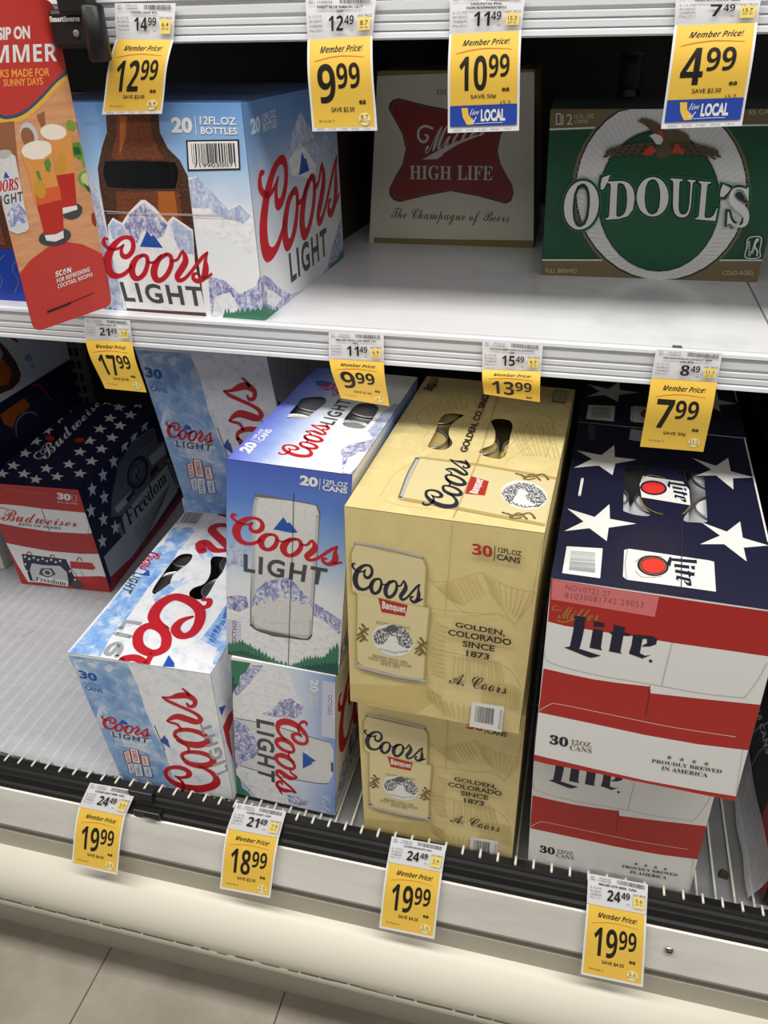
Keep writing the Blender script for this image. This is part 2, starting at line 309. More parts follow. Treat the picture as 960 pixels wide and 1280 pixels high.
# ------------------------------------------------------------------ layout
# every carton: origin of its front left foot, yaw, width, depth, height and how far each front corner leans (metres)
#             x       y       z      yaw     depth  height  bottom-left bottom-right top-left top-right
CARTONS = {
 'banquet_upper': (0.0388,-0.0665,0.2590,-0.037, 0.347, 0.260, 0.001, 0.193, 0.0052, 0.1985),
 'banquet_lower': (0.0429,-0.0450,0.0,0.0,0.345,0.2588,0.0,0.1949,-0.0018,0.1938),
 'miller_upper':  (0.2479,-0.0907,0.2410,-0.032, 0.347, 0.2410, 0.0028, 0.205, -0.0004, 0.198),
 'miller_lower': (0.2582,-0.0450,0.0,0.0035,0.345,0.2408,0.0,0.1948,-0.0092,0.1896),
 'light20_upper': (-0.1114,-0.0220,0.2572,-0.042,0.268,0.2760,-0.0214,0.1255,0.0145,0.1530),
 'light20_lower': (-0.1485,-0.0250,0.0,-0.030,0.270,0.2570,0.0,0.1453,0.0231,0.1592),
 'light30_front': (-0.3193,-0.0400,0.0,0.020,0.360,0.2330,0.0,0.1700,-0.0304,0.1680),
 'light30_base':  (-0.3700, 0.3450,0.0,   0.000, 0.355, 0.2398, 0.000, 0.195, -0.006, 0.189),
 'light30_rear':  (-0.3700, 0.3430,0.2400,0.000, 0.355, 0.2650, 0.000, 0.205, -0.0410, 0.1740),
 'budweiser':     (-0.7657, 0.3454,0.0,   0.070, 0.365, 0.2245, 0.0087, 0.1955, -0.006, 0.1805),
 'bottles':       (-0.3423, 0.1070,0.6425,-0.0229,0.285,0.2150, 0.0, 0.2515, 0.0, 0.2485),
 'high_life':     (-0.0625, 0.4796,0.6425, 0.0249,0.180,0.2240, -0.0095, 0.2324, 0.0084, 0.2160),
 'odouls':        (0.1889, 0.3430,0.6425, 0.045, 0.180, 0.1900, 0.0030, 0.2622, -0.0025, 0.2660),
 'ultra':         (-1.010, 0.36, 0.318, 0, 0.36, 0.225, 0, 0.2, 0, 0.2),
 'blue_case':     (-1.010, 0.36, 0.160, 0, 0.36, 0.157, 0, 0.2, 0, 0.2),
 'white_base':    (-1.030, 0.38, 0.0, 0, 0.34, 0.159, 0, 0.21, 0, 0.21),
 'right_lower':   (0.540,-0.030, 0.0, 0, 0.365, 0.24, 0, 0.2, 0, 0.2),
 'right_upper':   (0.545,-0.020, 0.241, 0, 0.355, 0.24, 0, 0.2, 0, 0.2),
 'right_rear_lower':(0.540, 0.345, 0.0, 0, 0.36, 0.24, 0, 0.2, 0, 0.2),
 'right_rear_upper':(0.540, 0.345, 0.241, 0, 0.36, 0.24, 0, 0.2, 0, 0.2),
 'miller_rear_lower':(0.252, 0.330, 0.0, -0.02, 0.345, 0.2408, 0, 0.199, 0, 0.199),
 'miller_rear_upper':(0.2585, 0.258, 0.241, -0.03, 0.345, 0.241, 0, 0.2, 0, 0.2),
 'bottles_rear':  (-0.358, 0.415, 0.6425, -0.05, 0.27, 0.205, 0, 0.24, 0, 0.24),
 'left_blue':     (-0.625, 0.115, 0.6425, 0, 0.28, 0.205, 0, 0.245, 0, 0.245),
}
def corners(k):
    x,y,z,a,d,h,bl,br,tl,tr = CARTONS[k]
    u=(math.cos(a),math.sin(a)); v=(-math.sin(a),math.cos(a))
    def P(uu,vv,zz): return (x+u[0]*uu+v[0]*vv, y+u[1]*uu+v[1]*vv, z+zz)
    return dict(fbl=P(bl,0,0),fbr=P(br,0,0),ftl=P(tl,0,h),ftr=P(tr,0,h),bbl=P(bl,d,0),bbr=P(br,d,0),btl=P(tl,d,h),btr=P(tr,d,h))
FACES={'front':('fbl','fbr','ftr','ftl'),'top':('ftl','ftr','btr','btl'),'right':('fbr','bbr','btr','ftr'),'left':('bbl','fbl','ftl','btl')}
def face(k,f):
    c=corners(k); return [c[n] for n in FACES[f]]
SIGN=[(-0.3075,-0.0035,0.650),(-0.2665,0.085,0.655),(-0.2665,0.085,0.945),(-0.3075,-0.0035,0.945)]
TAGS = {
'T1': [(-0.2038, 0.0885, 0.9405), (-0.1424, 0.0885, 0.9392), (-0.2086, 0.0885, 0.9118), (-0.1491, 0.0885, 0.9104), (-0.2378, 0.0885, 0.8477), (-0.172, 0.0885, 0.8487)] ,
'T2': [(-0.0178, 0.0885, 0.9418), (0.0466, 0.0885, 0.9403), (-0.0179, 0.0885, 0.9086), (0.0423, 0.0885, 0.9108), (-0.0184, 0.0885, 0.8342), (0.045, 0.0885, 0.8354)] ,
'T3': [(0.1106, 0.0885, 0.9405), (0.1736, 0.0885, 0.939), (0.1107, 0.0885, 0.911), (0.1722, 0.0885, 0.913), (0.1112, 0.0885, 0.8339), (0.1755, 0.0885, 0.8364)] ,
'T4': [(0.2925, 0.0885, 0.9373), (0.3564, 0.0885, 0.9358), (0.295, 0.0885, 0.9144), (0.3577, 0.0885, 0.9155), (0.2963, 0.0885, 0.8386), (0.3608, 0.0885, 0.8415)] ,
'M1': [(-0.3077, 0.0885, 0.637), (-0.2494, 0.0885, 0.6377), (-0.3129, 0.0885, 0.6109), (-0.2515, 0.0885, 0.6121), (-0.3001, 0.0885, 0.5508), (-0.2449, 0.0885, 0.5503)] ,
'M2': [(-0.0134, 0.0885, 0.6388), (0.0476, 0.0885, 0.641), (-0.0146, 0.0885, 0.6091), (0.0471, 0.0885, 0.6099), (-0.0031, 0.0885, 0.5639), (0.0525, 0.0885, 0.5592)] ,
'M3': [(0.1517, 0.0885, 0.641), (0.2133, 0.0885, 0.6409), (0.1532, 0.0885, 0.6099), (0.2134, 0.0885, 0.6119), (0.1562, 0.0885, 0.5822), (0.2153, 0.0885, 0.5782)] ,
'M4': [(0.3222, 0.0885, 0.6435), (0.3834, 0.0885, 0.6437), (0.3222, 0.0885, 0.6135), (0.3839, 0.0885, 0.6138), (0.3223, 0.0885, 0.5373), (0.385, 0.0885, 0.5378)] ,
'B1': [(-0.3487, -0.0692, 0.0191), (-0.2769, -0.0683, 0.0211), (-0.365, -0.0853, -0.0167), (-0.2923, -0.0851, -0.0163), (-0.3735, -0.122, -0.0984), (-0.3009, -0.122, -0.0982)] ,
'B2': [(-0.1291, -0.0634, 0.0321), (-0.0588, -0.0626, 0.0336), (-0.1406, -0.0794, -0.0037), (-0.0662, -0.0787, -0.002), (-0.1458, -0.1159, -0.0848), (-0.0727, -0.1148, -0.0823)] ,
'B3': [(0.0852, -0.0646, 0.0294), (0.1557, -0.0638, 0.0311), (0.0819, -0.0794, -0.0036), (0.154, -0.0787, -0.0021), (0.0791, -0.1176, -0.0884), (0.1523, -0.1168, -0.0866)] ,
'B4': [(0.3303, -0.063, 0.0328), (0.4003, -0.0625, 0.0339), (0.3333, -0.079, -0.0028), (0.4032, -0.0785, -0.0016), (0.3368, -0.1177, -0.0887), (0.4105, -0.117, -0.0871)] ,
}
# ------------------------------------------------------------------ printed art: one list per carton face, in millimetres on that face
ART = {
 'banquet_front': ((192.6, 260.0), [
  ('p','gold_light',[(120.6,108),(137.1,113.4),(159.3,111.2),(173.9,100.1),(190,74.4),(192.6,38.4),(167.4,6),(114.3,0),(106.8,30.4),(113.9,71.1)]),
  ('p','gold_dark',[(0,26.9),(46.1,35.2),(85.4,44.9),(106.6,34.3),(77.4,0),(58.9,0),(30.3,0),(1.5,0)]),
  ('s','gold_dark',[(85.6,188.8),(95.1,186.6),(105.8,189.9),(118.8,195.6),(137.9,206.2),(149.9,200.8),(166,194.2),(190.4,192.4)],[1.16,1.16,1.16,1.16,1.16,1.16,1.16,1.16],0,1),
  ('s','gold_dark',[(137.9,206.2),(147.7,196.5),(147.1,185.7),(154.4,175.6),(172.2,151.8)],[1.16,1.16,1.16,1.16,1.16],0,1),
  ('s','gold_dark',[(85.6,188.8),(101,175.2),(120.8,157.2),(134.7,152.2),(155.6,159.9),(175,150.3)],[1.2,1.2,1.2,1.2,1.2,1.2],0,1),
  ('s','gold_dark',[(140.5,203.1),(146.4,189.5),(152.3,177.7)],[0.87,0.87,0.87],0,1),
  ('s','gold_dark',[(142.7,202.1),(148.5,188.4),(153.7,176.3)],[0.87,0.87,0.87],0,1),
  ('s','gold_dark',[(144.9,201),(150.3,187.2),(155.1,175)],[0.87,0.87,0.87],0,1),
  ('s','gold_dark',[(147.2,200),(151.4,185.8),(156.6,173.6)],[0.87,0.87,0.87],0,1),
  ('s','gold_dark',[(149.4,199),(153,184.6),(158,172.2)],[0.87,0.87,0.87],0,1),
  ('s','gold_dark',[(151.7,198),(155.4,183.5),(159.4,170.8)],[0.87,0.87,0.87],0,1),
  ('s','gold_dark',[(155.8,196.9),(158.5,182.1),(161.7,169.1)],[0.87,0.87,0.87],0,1),
  ('s','gold_dark',[(162,195.7),(164,180.6),(165,167)],[0.87,0.87,0.87],0,1),
  ('s','gold_dark',[(168.1,194.6),(168.5,178.9),(168.2,164.8)],[0.87,0.87,0.87],0,1),
  ('s','gold_dark',[(174.2,193.4),(173.1,177.3),(171.5,162.7)],[0.87,0.87,0.87],0,1),
  ('s','gold_dark',[(180.2,192.3),(177.7,175.7),(174.7,160.6)],[0.87,0.87,0.87],0,1),
  ('s','gold_dark',[(186.3,191.2),(182.5,174.1),(178,158.4)],[0.87,0.87,0.87],0,1),
  ('s','gold_dark',[(96.4,181.4),(102.2,174.2),(108,169)],[0.9,0.9,0.9],0,1),
  ('s','gold_dark',[(98.6,182.9),(105,174.4),(110.8,167.9)],[0.9,0.9,0.9],0,1),
  ('s','gold_dark',[(100.8,184.3),(107.5,174.6),(113.6,166.7)],[0.9,0.9,0.9],0,1),
  ('s','gold_dark',[(103,185.7),(109.1,174.6),(116.3,165.6)],[0.9,0.9,0.9],0,1),
  ('s','gold_dark',[(105.2,187.1),(111.4,174.7),(119.1,164.5)],[0.9,0.9,0.9],0,1),
  ('s','gold_dark',[(107.4,188.5),(114.4,174.9),(121.9,163.3)],[0.89,0.89,0.89],0,1),
  ('s','gold_dark',[(110.7,190.3),(117.5,176.4),(125,164.5)],[0.89,0.89,0.89],0,1),
  ('s','gold_dark',[(115,192.6),(122.2,179.5),(128.4,168)],[0.89,0.89,0.89],0,1),
  ('s','gold_dark',[(119.3,194.8),(125.8,182.3),(131.7,171.4)],[0.88,0.88,0.88],0,1),
  ('s','gold_dark',[(123.6,197.1),(129.5,185.1),(135.1,174.9)],[0.88,0.88,0.88],0,1),
  ('s','gold_dark',[(127.9,199.3),(133.3,187.9),(138.4,178.3)],[0.87,0.87,0.87],0,1),
  ('s','gold_dark',[(132.1,201.5),(137.2,190.7),(141.7,181.7)],[0.87,0.87,0.87],0,1),
  ('s','gold_dark',[(117.7,94.7),(116.6,74.6),(116.8,56.5)],[0.98,0.98,0.98],0,1),
  ('s','gold_dark',[(121.6,96.2),(121.9,76.1),(121.3,57.6)],[0.98,0.98,0.98],0,1),
  ('s','gold_dark',[(125.6,97.6),(126,77.3),(125.8,58.7)],[0.98,0.98,0.98],0,1),
  ('s','gold_dark',[(129.6,99),(130.7,78.7),(130.3,59.8)],[0.98,0.98,0.98],0,1),
  ('s','gold_dark',[(133.5,100.5),(133.8,79.7),(134.8,60.9)],[0.97,0.97,0.97],0,1),
  ('s','gold_dark',[(137.4,101.9),(138,81),(139.3,62)],[0.97,0.97,0.97],0,1),
  ('s','gold_dark',[(141.3,103.3),(142.9,82.4),(143.7,63.1)],[0.97,0.97,0.97],0,1),
  ('s','gold_dark',[(144.9,103.6),(146.7,82.9),(147.9,63.9)],[0.96,0.96,0.96],0,1),
  ('s','gold_dark',[(148.1,102.8),(149.8,82.6),(152,64.3)],[0.96,0.96,0.96],0,1),
  ('s','gold_dark',[(151.3,101.9),(154,82.5),(156,64.7)],[0.96,0.96,0.96],0,1),
  ('s','gold_dark',[(154.6,101.1),(157.2,82.2),(160,65.2)],[0.96,0.96,0.96],0,1),
  ('s','gold_dark',[(157.8,100.3),(161.4,82.2),(164,65.6)],[0.96,0.96,0.96],0,1),
  ('s','gold_dark',[(161,99.5),(163.9,81.7),(168,66.1)],[0.96,0.96,0.96],0,1),
  ('s','gold_dark',[(164.2,98.7),(167.7,81.5),(172,66.5)],[0.96,0.96,0.96],0,1),
  ('s','gold_dark',[(96.2,137.2),(102,133.8),(107.8,132.6)],[1.25,1.25,1.25],0,1),
  ('s','gold_dark',[(95,131),(101.4,127.8),(107.1,126.5)],[1.26,1.26,1.26],0,1),
  ('s','gold_dark',[(93.8,124.9),(100.5,121.7),(106.5,120.4)],[1.26,1.26,1.26],0,1),
  ('s','gold_dark',[(92.6,118.6),(98.6,115.3),(105.8,114.3)],[1.27,1.27,1.27],0,1),
  ('s','gold_dark',[(91.4,112.4),(97.5,109),(105.1,108.1)],[1.28,1.28,1.28],0,1),
  ('s','gold_dark',[(90.2,106),(97.1,102.8),(104.4,101.9)],[1.29,1.29,1.29],0,1),
  ('s','gold_dark',[(89.9,99.9),(96.8,96.6),(104.4,95.8)],[1.3,1.3,1.3],0,1),
  ('s','gold_dark',[(90.6,93.9),(98.4,90.8),(105.1,89.8)],[1.3,1.3,1.3],0,1),
  ('s','gold_dark',[(91.2,87.8),(98.9,84.7),(105.8,83.7)],[1.31,1.31,1.31],0,1),
  ('s','gold_dark',[(91.9,81.7),(99.5,78.6),(106.6,77.6)],[1.32,1.32,1.32],0,1),
  ('s','gold_dark',[(92.6,75.6),(100.1,72.4),(107.3,71.5)],[1.32,1.32,1.32],0,1),
  ('s','gold_dark',[(93.3,69.4),(101,66.3),(108.1,65.3)],[1.33,1.33,1.33],0,1),
  ('s','gold_dark',[(3.9,7.4),(14.2,0),(26,0)],[1.47,1.47,1.47],0,1),
  ('s','gold_dark',[(8,6.7),(19.4,0),(30.1,0)],[1.47,1.47,1.47],0,1),
  ('s','gold_dark',[(12.1,5.9),(23.4,0),(34.2,0)],[1.47,1.47,1.47],0,1),
  ('s','gold_dark',[(16.2,5.2),(28,0),(38.3,0)],[1.47,1.47,1.47],0,1),
  ('s','gold_dark',[(20.2,4.5),(30.8,0),(42.4,0)],[1.47,1.47,1.47],0,1),
  ('s','gold_dark',[(24.3,3.7),(34.9,0),(46.5,0)],[1.46,1.46,1.46],0,1),
  ('s','gold_dark',[(28.4,3),(39.9,0),(50.6,0)],[1.46,1.46,1.46],0,1),
  ('s','gold_dark',[(33.4,2.8),(44.5,0),(55.1,0)],[1.46,1.46,1.46],0,1),
  ('s','gold_dark',[(39.2,3.1),(49.2,0),(60,0)],[1.46,1.46,1.46],0,1),
  ('s','gold_dark',[(45.1,3.4),(55.3,0),(65,0)],[1.45,1.45,1.45],0,1),
  ('s','gold_dark',[(50.9,3.8),(60.2,0),(69.9,0)],[1.45,1.45,1.45],0,1),
  ('s','gold_dark',[(56.7,4.1),(66.2,0),(74.8,0)],[1.44,1.44,1.44],0,1),
  ('s','gold_dark',[(62.5,4.4),(70.3,0),(79.7,0)],[1.44,1.44,1.44],0,1),
  ('s','gold_dark',[(68.2,4.7),(75.9,0),(84.5,0)],[1.44,1.44,1.44],0,1),
  ('s','gold_dark',[(86.8,47.5),(89.4,36.9),(93.4,29)],[1.37,1.37,1.37],0,1),
  ('s','gold_dark',[(89.9,44.8),(93.6,34.2),(96.5,25.7)],[1.38,1.38,1.38],0,1),
  ('s','gold_dark',[(92.9,42.2),(96.6,31.3),(99.6,22.5)],[1.38,1.38,1.38],0,1),
  ('s','gold_dark',[(96,39.6),(100.2,28.5),(102.7,19.3)],[1.38,1.38,1.38],0,1),
  ('s','gold_dark',[(99.1,37),(102.1,25.3),(105.9,16)],[1.38,1.38,1.38],0,1),
  ('s','gold_dark',[(102.2,34.3),(105.2,22.3),(109,12.8)],[1.38,1.38,1.38],0,1),
  ('s','gold_dark',[(105.2,31.7),(109.1,19.6),(112.2,9.5)],[1.39,1.39,1.39],0,1),
  ('s','gold_dark',[(110.2,30.1),(113.6,17.9),(116.3,7.7)],[1.39,1.39,1.39],0,1),
  ('s','gold_dark',[(117,29.6),(119,17.2),(121.5,7.3)],[1.38,1.38,1.38],0,1),
  ('s','gold_dark',[(123.8,29.1),(125.6,17),(126.7,6.9)],[1.38,1.38,1.38],0,1),
  ('s','gold_dark',[(130.6,28.5),(131.1,16.4),(131.8,6.6)],[1.38,1.38,1.38],0,1),
  ('s','gold_dark',[(137.4,28),(137.7,16.1),(136.9,6.2)],[1.37,1.37,1.37],0,1),
  ('s','gold_dark',[(144.1,27.5),(142.5,15.3),(142.1,5.8)],[1.37,1.37,1.37],0,1),
  ('s','gold_dark',[(150.8,26.9),(148.6,14.9),(147.2,5.4)],[1.37,1.37,1.37],0,1),
  ('s','gold_dark',[(153.6,65.5),(152,48.4),(150.3,33.3)],[1.33,1.33,1.33],0,1),
  ('s','gold_dark',[(157.8,66.5),(156.8,49.3),(155.1,33.9)],[1.32,1.32,1.32],0,1),
  ('s','gold_dark',[(161.9,67.6),(161.3,50.1),(159.9,34.5)],[1.32,1.32,1.32],0,1),
  ('s','gold_dark',[(166.1,68.6),(164.9,50.7),(164.6,35)],[1.31,1.31,1.31],0,1),
  ('s','gold_dark',[(170.2,69.6),(169.1,51.4),(169.4,35.6)],[1.31,1.31,1.31],0,1),
  ('s','gold_dark',[(174.3,70.6),(174.1,52.4),(174.1,36.2)],[1.31,1.31,1.31],0,1),
  ('s','gold_dark',[(177.4,70.7),(177.2,52.5),(177.7,36.5)],[1.31,1.31,1.31],0,1),
  ('s','gold_dark',[(179.3,69.9),(180.3,52.4),(180.1,36.4)],[1.3,1.3,1.3],0,1),
  ('s','gold_dark',[(181.2,69.2),(182.2,51.9),(182.4,36.4)],[1.3,1.3,1.3],0,1),
  ('s','gold_dark',[(183.1,68.4),(184.2,51.4),(184.8,36.4)],[1.3,1.3,1.3],0,1),
  ('s','gold_dark',[(185.1,67.6),(186.3,51),(187.2,36.3)],[1.3,1.3,1.3],0,1),
  ('s','gold_dark',[(187,66.8),(188.6,50.6),(189.5,36.3)],[1.3,1.3,1.3],0,1),
  ('p','gold_deep',[(10,218.7),(5.1,207.8),(4.6,161.4),(11,158),(84.5,154),(85.2,204.5),(81,213.8)]),
  ('p','can_gold',[(11.6,218.4),(7.2,207.9),(6.5,161.8),(11,158),(82.2,155.1),(83.1,203.4),(79.8,212.9)]),
  ('s','silver',[(10.4,220.5),(29.5,221.1),(47.8,219.7),(81,215.2)],[2.89,2.89,2.89,2.89],0,1),
  ('s','silver_dark',[(10.3,219),(29.5,219.4),(47.8,218),(81,213.5)],[0.79,0.79,0.79,0.79],0,1),
  ('p','gold_deep',[(10.7,158),(90.4,154),(87.4,95.8),(87.2,57.8),(79.4,51.6),(15.8,56.4),(8.4,63.4),(8.5,88.2)]),
  ('p','can_gold',[(12.5,157.7),(88,153.9),(85.4,95.4),(84.9,58.1),(78.7,53.2),(16.5,58.4),(10.5,65.6),(10.4,88.6)]),
  ('s','silver',[(8.7,61.2),(17.2,55.9),(48.5,52.9),(80.7,53.6),(87.3,57.3)],[4.6,4.6,4.6,4.6,4.6],0,1),
  ('s','silver_dark',[(14.4,53.8),(48.5,50.8),(80.8,51.6)],[1.23,1.23,1.23],0,1),
  ('l','navy_ink','coors',[(6.7,197.3),(80.4,190.1),(81.3,157),(5.9,163.8)],0.002),
  ('p','banner_red',[(34.5,156.7),(66,153.7),(63.2,138.2),(38.1,138.8)]),
  ('t', 'paper', 'Banquet', [(38.9, 153.4), (63.9, 150.7), (63.4, 140.5), (38.5, 140.7)], 'b', 0.02),
  ('t', 'olive_ink', 'GOLDEN, COLORADO', [(32.0, 126.1), (68.8, 125.5), (68.9, 120.7), (32.0, 121.6)], '', 0),
  ('p','paper',[(72.7,103.7),(72.2,107.4),(71.2,111),(69.5,114.3),(67.2,117.3),(64.5,119.9),(61.3,121.9),(57.8,123.4),(54,124.3),(50.2,124.6),(46.3,124.2),(42.5,123.2),(39,121.6),(35.8,119.4),(33,116.7),(30.7,113.6),(29,110.2),(28,106.5),(27.6,102.7),(27.9,98.9),(28.9,95.3),(30.6,91.8),(32.9,88.7),(35.7,86.1),(38.9,83.9),(42.6,82.4),(46.4,81.5),(50.4,81.3),(54.4,81.7),(58.2,82.8),(61.8,84.6),(65,86.9),(67.7,89.6),(69.9,92.8),(71.5,96.3),(72.4,100)]),
  ('p','engrave',[(28.3,101.7),(30.2,109.5),(35.2,115.5),(40.4,118.2),(46.9,123.6),(51.4,124.9),(58.6,123.3),(66.3,118.9),(71,111.8),(72.4,104.8),(69.3,96.7),(61.5,94.1),(53.6,103.1),(48.9,107.8),(44.4,102.7),(39.1,94.1),(32.4,92.7)]),
  ('p','ink_grey',[(40.4,115.8),(46.9,123.1),(51.5,124.5),(57.3,121),(52.2,114.2),(48.3,115),(44.4,112.6)]),
  ('p','paper',[(46.3,108.1),(54.2,109.8),(55.6,98.6),(69.3,94.2),(64.2,88.1),(52.4,83.7),(39.1,84.9),(32.4,91),(43.1,97.5)]),
  ('s','ink_grey',[(35.7,88.7),(37,87.9),(38.3,88.2)],[0.9,0.9,0.9],0,1),
  ('s','ink_grey',[(39.5,88.4),(40.8,87.5),(42.2,87.6)],[0.9,0.9,0.9],0,1),
  ('s','ink_grey',[(43.4,88.1),(44.4,87),(46,87)],[0.89,0.89,0.89],0,1),
  ('s','ink_grey',[(47.2,87.9),(48.8,86.7),(49.9,86.3)],[0.89,0.89,0.89],0,1),
  ('s','ink_grey',[(51,87.6),(52,86.1),(53.7,85.7)],[0.89,0.89,0.89],0,1),
  ('s','ink_grey',[(54.5,88.6),(55.7,87.6),(56.9,87.6)],[0.89,0.89,0.89],0,1),
  ('s','ink_grey',[(58.1,89.6),(59.4,89.1),(60.1,89.4)],[0.89,0.89,0.89],0,1),
  ('s','ink_grey',[(61.5,90.6),(62.1,90.3),(63.3,91.2)],[0.89,0.89,0.89],0,1),
  ('s','ink_grey',[(65,91.5),(65.8,91.8),(66.5,93)],[0.88,0.88,0.88],0,1),
  ('s','olive_ink',[(16.8,118.1),(20,112.2),(15.3,106.3),(19.2,100.6),(14.4,94.5)],[2.67,2.67,2.67,2.67,2.67],0,1),
  ('s','olive_ink',[(11.2,102.1),(17.3,107.6),(23.3,113.8)],[2.07,2.07,2.07],0,1),
  ('s','olive_ink',[(13.4,112.5),(18,109.4),(22.6,105.4)],[1.77,1.77,1.77],0,1),
  ('s','olive_ink',[(10.4,96.2),(15.9,101.5),(21.8,97)],[1.79,1.79,1.79],0,1),
  ('s','olive_ink',[(80.5,113.1),(83.9,107.3),(79.6,101.5),(83.6,95.8),(79.2,89.8)],[2.61,2.61,2.61,2.61,2.61],0,1),
  ('s','olive_ink',[(75.8,97.3),(81.5,102.7),(87.1,108.8)],[2.03,2.03,2.03],0,1),
  ('s','olive_ink',[(77.5,107.5),(82.1,104.5),(86.7,100.6)],[1.73,1.73,1.73],0,1),
  ('s','olive_ink',[(75.2,91.4),(80.3,96.7),(86.3,92.3)],[1.75,1.75,1.75],0,1),
  ('t', 'olive_ink', 'BREWED WITH 100%', [(28.3, 79.1), (67.0, 77.8), (66.8, 74.0), (28.0, 75.3)], '', 0),
  ('t', 'olive_ink', 'ROCKY MOUNTAIN WATER', [(23.6, 74.6), (71.7, 73.0), (71.5, 69.4), (23.2, 71.1)], '', 0),
  ('t', 'olive_ink', 'SINCE 1873', [(37.0, 70.0), (58.5, 69.4), (58.3, 65.6), (36.8, 66.4)], '', 0),
  ('s','gold_deep',[(107.6,260),(106.9,224.6),(105.2,152.3)],[0.58,0.58,0.58],0,0),
  ('s','gold_deep',[(191.3,255.5),(188.9,182.4),(175,150.3)],[0.56,0.56,0.56],0,0),
  ('s','gold_deep',[(86.5,157.1),(96.3,154.6),(134.4,157.6),(155.7,159.2)],[0.61,0.61,0.61,0.61],0,1),
  ('s','gold_deep',[(86.8,100.4),(126.7,100.2),(171.7,94.1),(189,70.4)],[0.64,0.64,0.64,0.64],0,1),
  ('t', 'banner_red', '30', [(127.2, 240.4), (146.5, 240.0), (147.5, 227.3), (128.0, 227.6)], 'b', 0.01),
  ('s','ink_brown',[(149.2,240.7),(149.5,223.7)],[0.83,0.83],0,1),
  ('t', 'ink_brown', '12FL.OZ', [(152.1, 240.0), (174.1, 238.9), (174.4, 233.2), (152.3, 234.3)], '', 0.025),
  ('t', 'ink_brown', 'CANS', [(151.6, 232.6), (174.0, 231.6), (173.9, 224.6), (151.7, 225.6)], '', 0.03),
  ('t', 'ink_brown', 'GOLDEN,', [(116.1, 142.5), (166.9, 142.1), (167.1, 133.5), (116.2, 134.8)], '', 0.03),
  ('t', 'ink_brown', 'COLORADO', [(109.4, 131.6), (173.9, 132.2), (174.1, 123.8), (109.2, 123.8)], '', 0.03),
  ('t', 'ink_brown', 'SINCE', [(124.8, 120.0), (158.1, 120.2), (158.4, 112.1), (124.9, 111.8)], '', 0.03),
  ('t', 'ink_brown', '1873', [(129.3, 108.1), (153.5, 108.1), (153.5, 100.1), (129.5, 100.1)], '', 0.03),
  ('t', 'ink_brown', 'A. Coors', [(113.1, 74.0), (175.5, 75.4), (174.8, 56.3), (113.0, 57.5)], 'sc', 0),
  ('p','paper',[(139.5,37.6),(174,39),(174.2,0.5),(138.8,0)]),
  ('p','ink_grey',[(143.9,32.5),(144.3,32.5),(144.1,8.8),(143.6,8.8)]),
  ('p','ink_grey',[(145,32.6),(145.3,32.6),(145.1,8.8),(144.8,8.8)]),
  ('p','ink_grey',[(145.8,32.6),(146.1,32.6),(145.9,8.9),(145.6,8.9)]),
  ('p','ink_grey',[(146.7,32.7),(147.2,32.7),(147.1,8.9),(146.6,8.9)]),
  ('p','ink_grey',[(147.9,32.8),(148.6,32.8),(148.5,9),(147.7,9)]),
  ('p','ink_grey',[(149.2,32.8),(150,32.9),(149.9,9.1),(149.2,9)]),
  ('p','ink_grey',[(150.4,32.9),(151.1,32.9),(151.1,9.2),(150.4,9.1)]),
  ('p','ink_grey',[(151.8,33),(152.3,33),(152.3,9.2),(151.8,9.2)]),
  ('p','ink_grey',[(152.6,33),(153,33),(153.1,9.3),(152.6,9.2)]),
  ('p','ink_grey',[(153.3,33.1),(153.6,33.1),(153.7,9.3),(153.4,9.3)]),
  ('p','ink_grey',[(154.3,33.1),(154.8,33.1),(154.8,9.3),(154.3,9.3)]),
  ('p','ink_grey',[(155.4,33.2),(155.9,33.2),(156,9.4),(155.5,9.4)]),
  ('p','ink_grey',[(156.2,33.2),(156.9,33.3),(157,9.5),(156.3,9.4)]),
  ('p','ink_grey',[(157.4,33.3),(157.8,33.3),(158,9.5),(157.5,9.5)]),
  ('p','ink_grey',[(158.3,33.4),(158.8,33.4),(158.9,9.6),(158.5,9.5)]),
  ('p','ink_grey',[(159.1,33.4),(159.8,33.4),(160,9.6),(159.2,9.6)]),
  ('p','ink_grey',[(160.2,33.5),(160.5,33.5),(160.7,9.7),(160.5,9.7)]),
  ('p','ink_grey',[(161.2,33.5),(161.7,33.5),(161.9,9.7),(161.4,9.7)]),
  ('p','ink_grey',[(161.9,33.6),(162.2,33.6),(162.5,9.8),(162.2,9.7)]),
  ('p','ink_grey',[(162.5,33.6),(163.2,33.6),(163.5,9.8),(162.8,9.8)]),
  ('p','ink_grey',[(163.5,33.7),(163.8,33.7),(164.1,9.8),(163.8,9.8)]),
  ('t', 'ink_grey', 'OCT1722', [(172.7, 33.5), (172.7, 5.4), (170.0, 5.5), (170.1, 33.6)], '', 0),
 ]),
 'banquet_top': ((193.3, 347.0), [
  ('s','gold_dark',[(16.5,221.2),(20.3,246.2),(30.7,273.8),(48.1,304.1),(87.1,296.1)],[1.56,1.56,1.56,1.56,1.56],0,1),
  ('s','gold_dark',[(28.1,28),(30.5,74.1),(40.8,101.1),(55.8,124)],[1.21,1.21,1.21,1.21],0,1),
  ('s','gold_dark',[(131.1,142.9),(145.4,207.9),(157.9,256),(186.8,247.7)],[1.39,1.39,1.39,1.39],0,1),
  ('s','gold_dark',[(138.6,132),(156.5,169),(172,186.4),(193.3,178.9)],[1.29,1.29,1.29,1.29],0,1),
  ('s','gold_dark',[(34.8,19),(57.7,14.3),(83.9,15.9)],[1.09,1.09,1.09],0,1),
  ('s','gold_dark',[(16.5,221.2),(29.8,193.8),(40.5,189.1),(39.4,167.2)],[1.42,1.42,1.42,1.42],0,1),
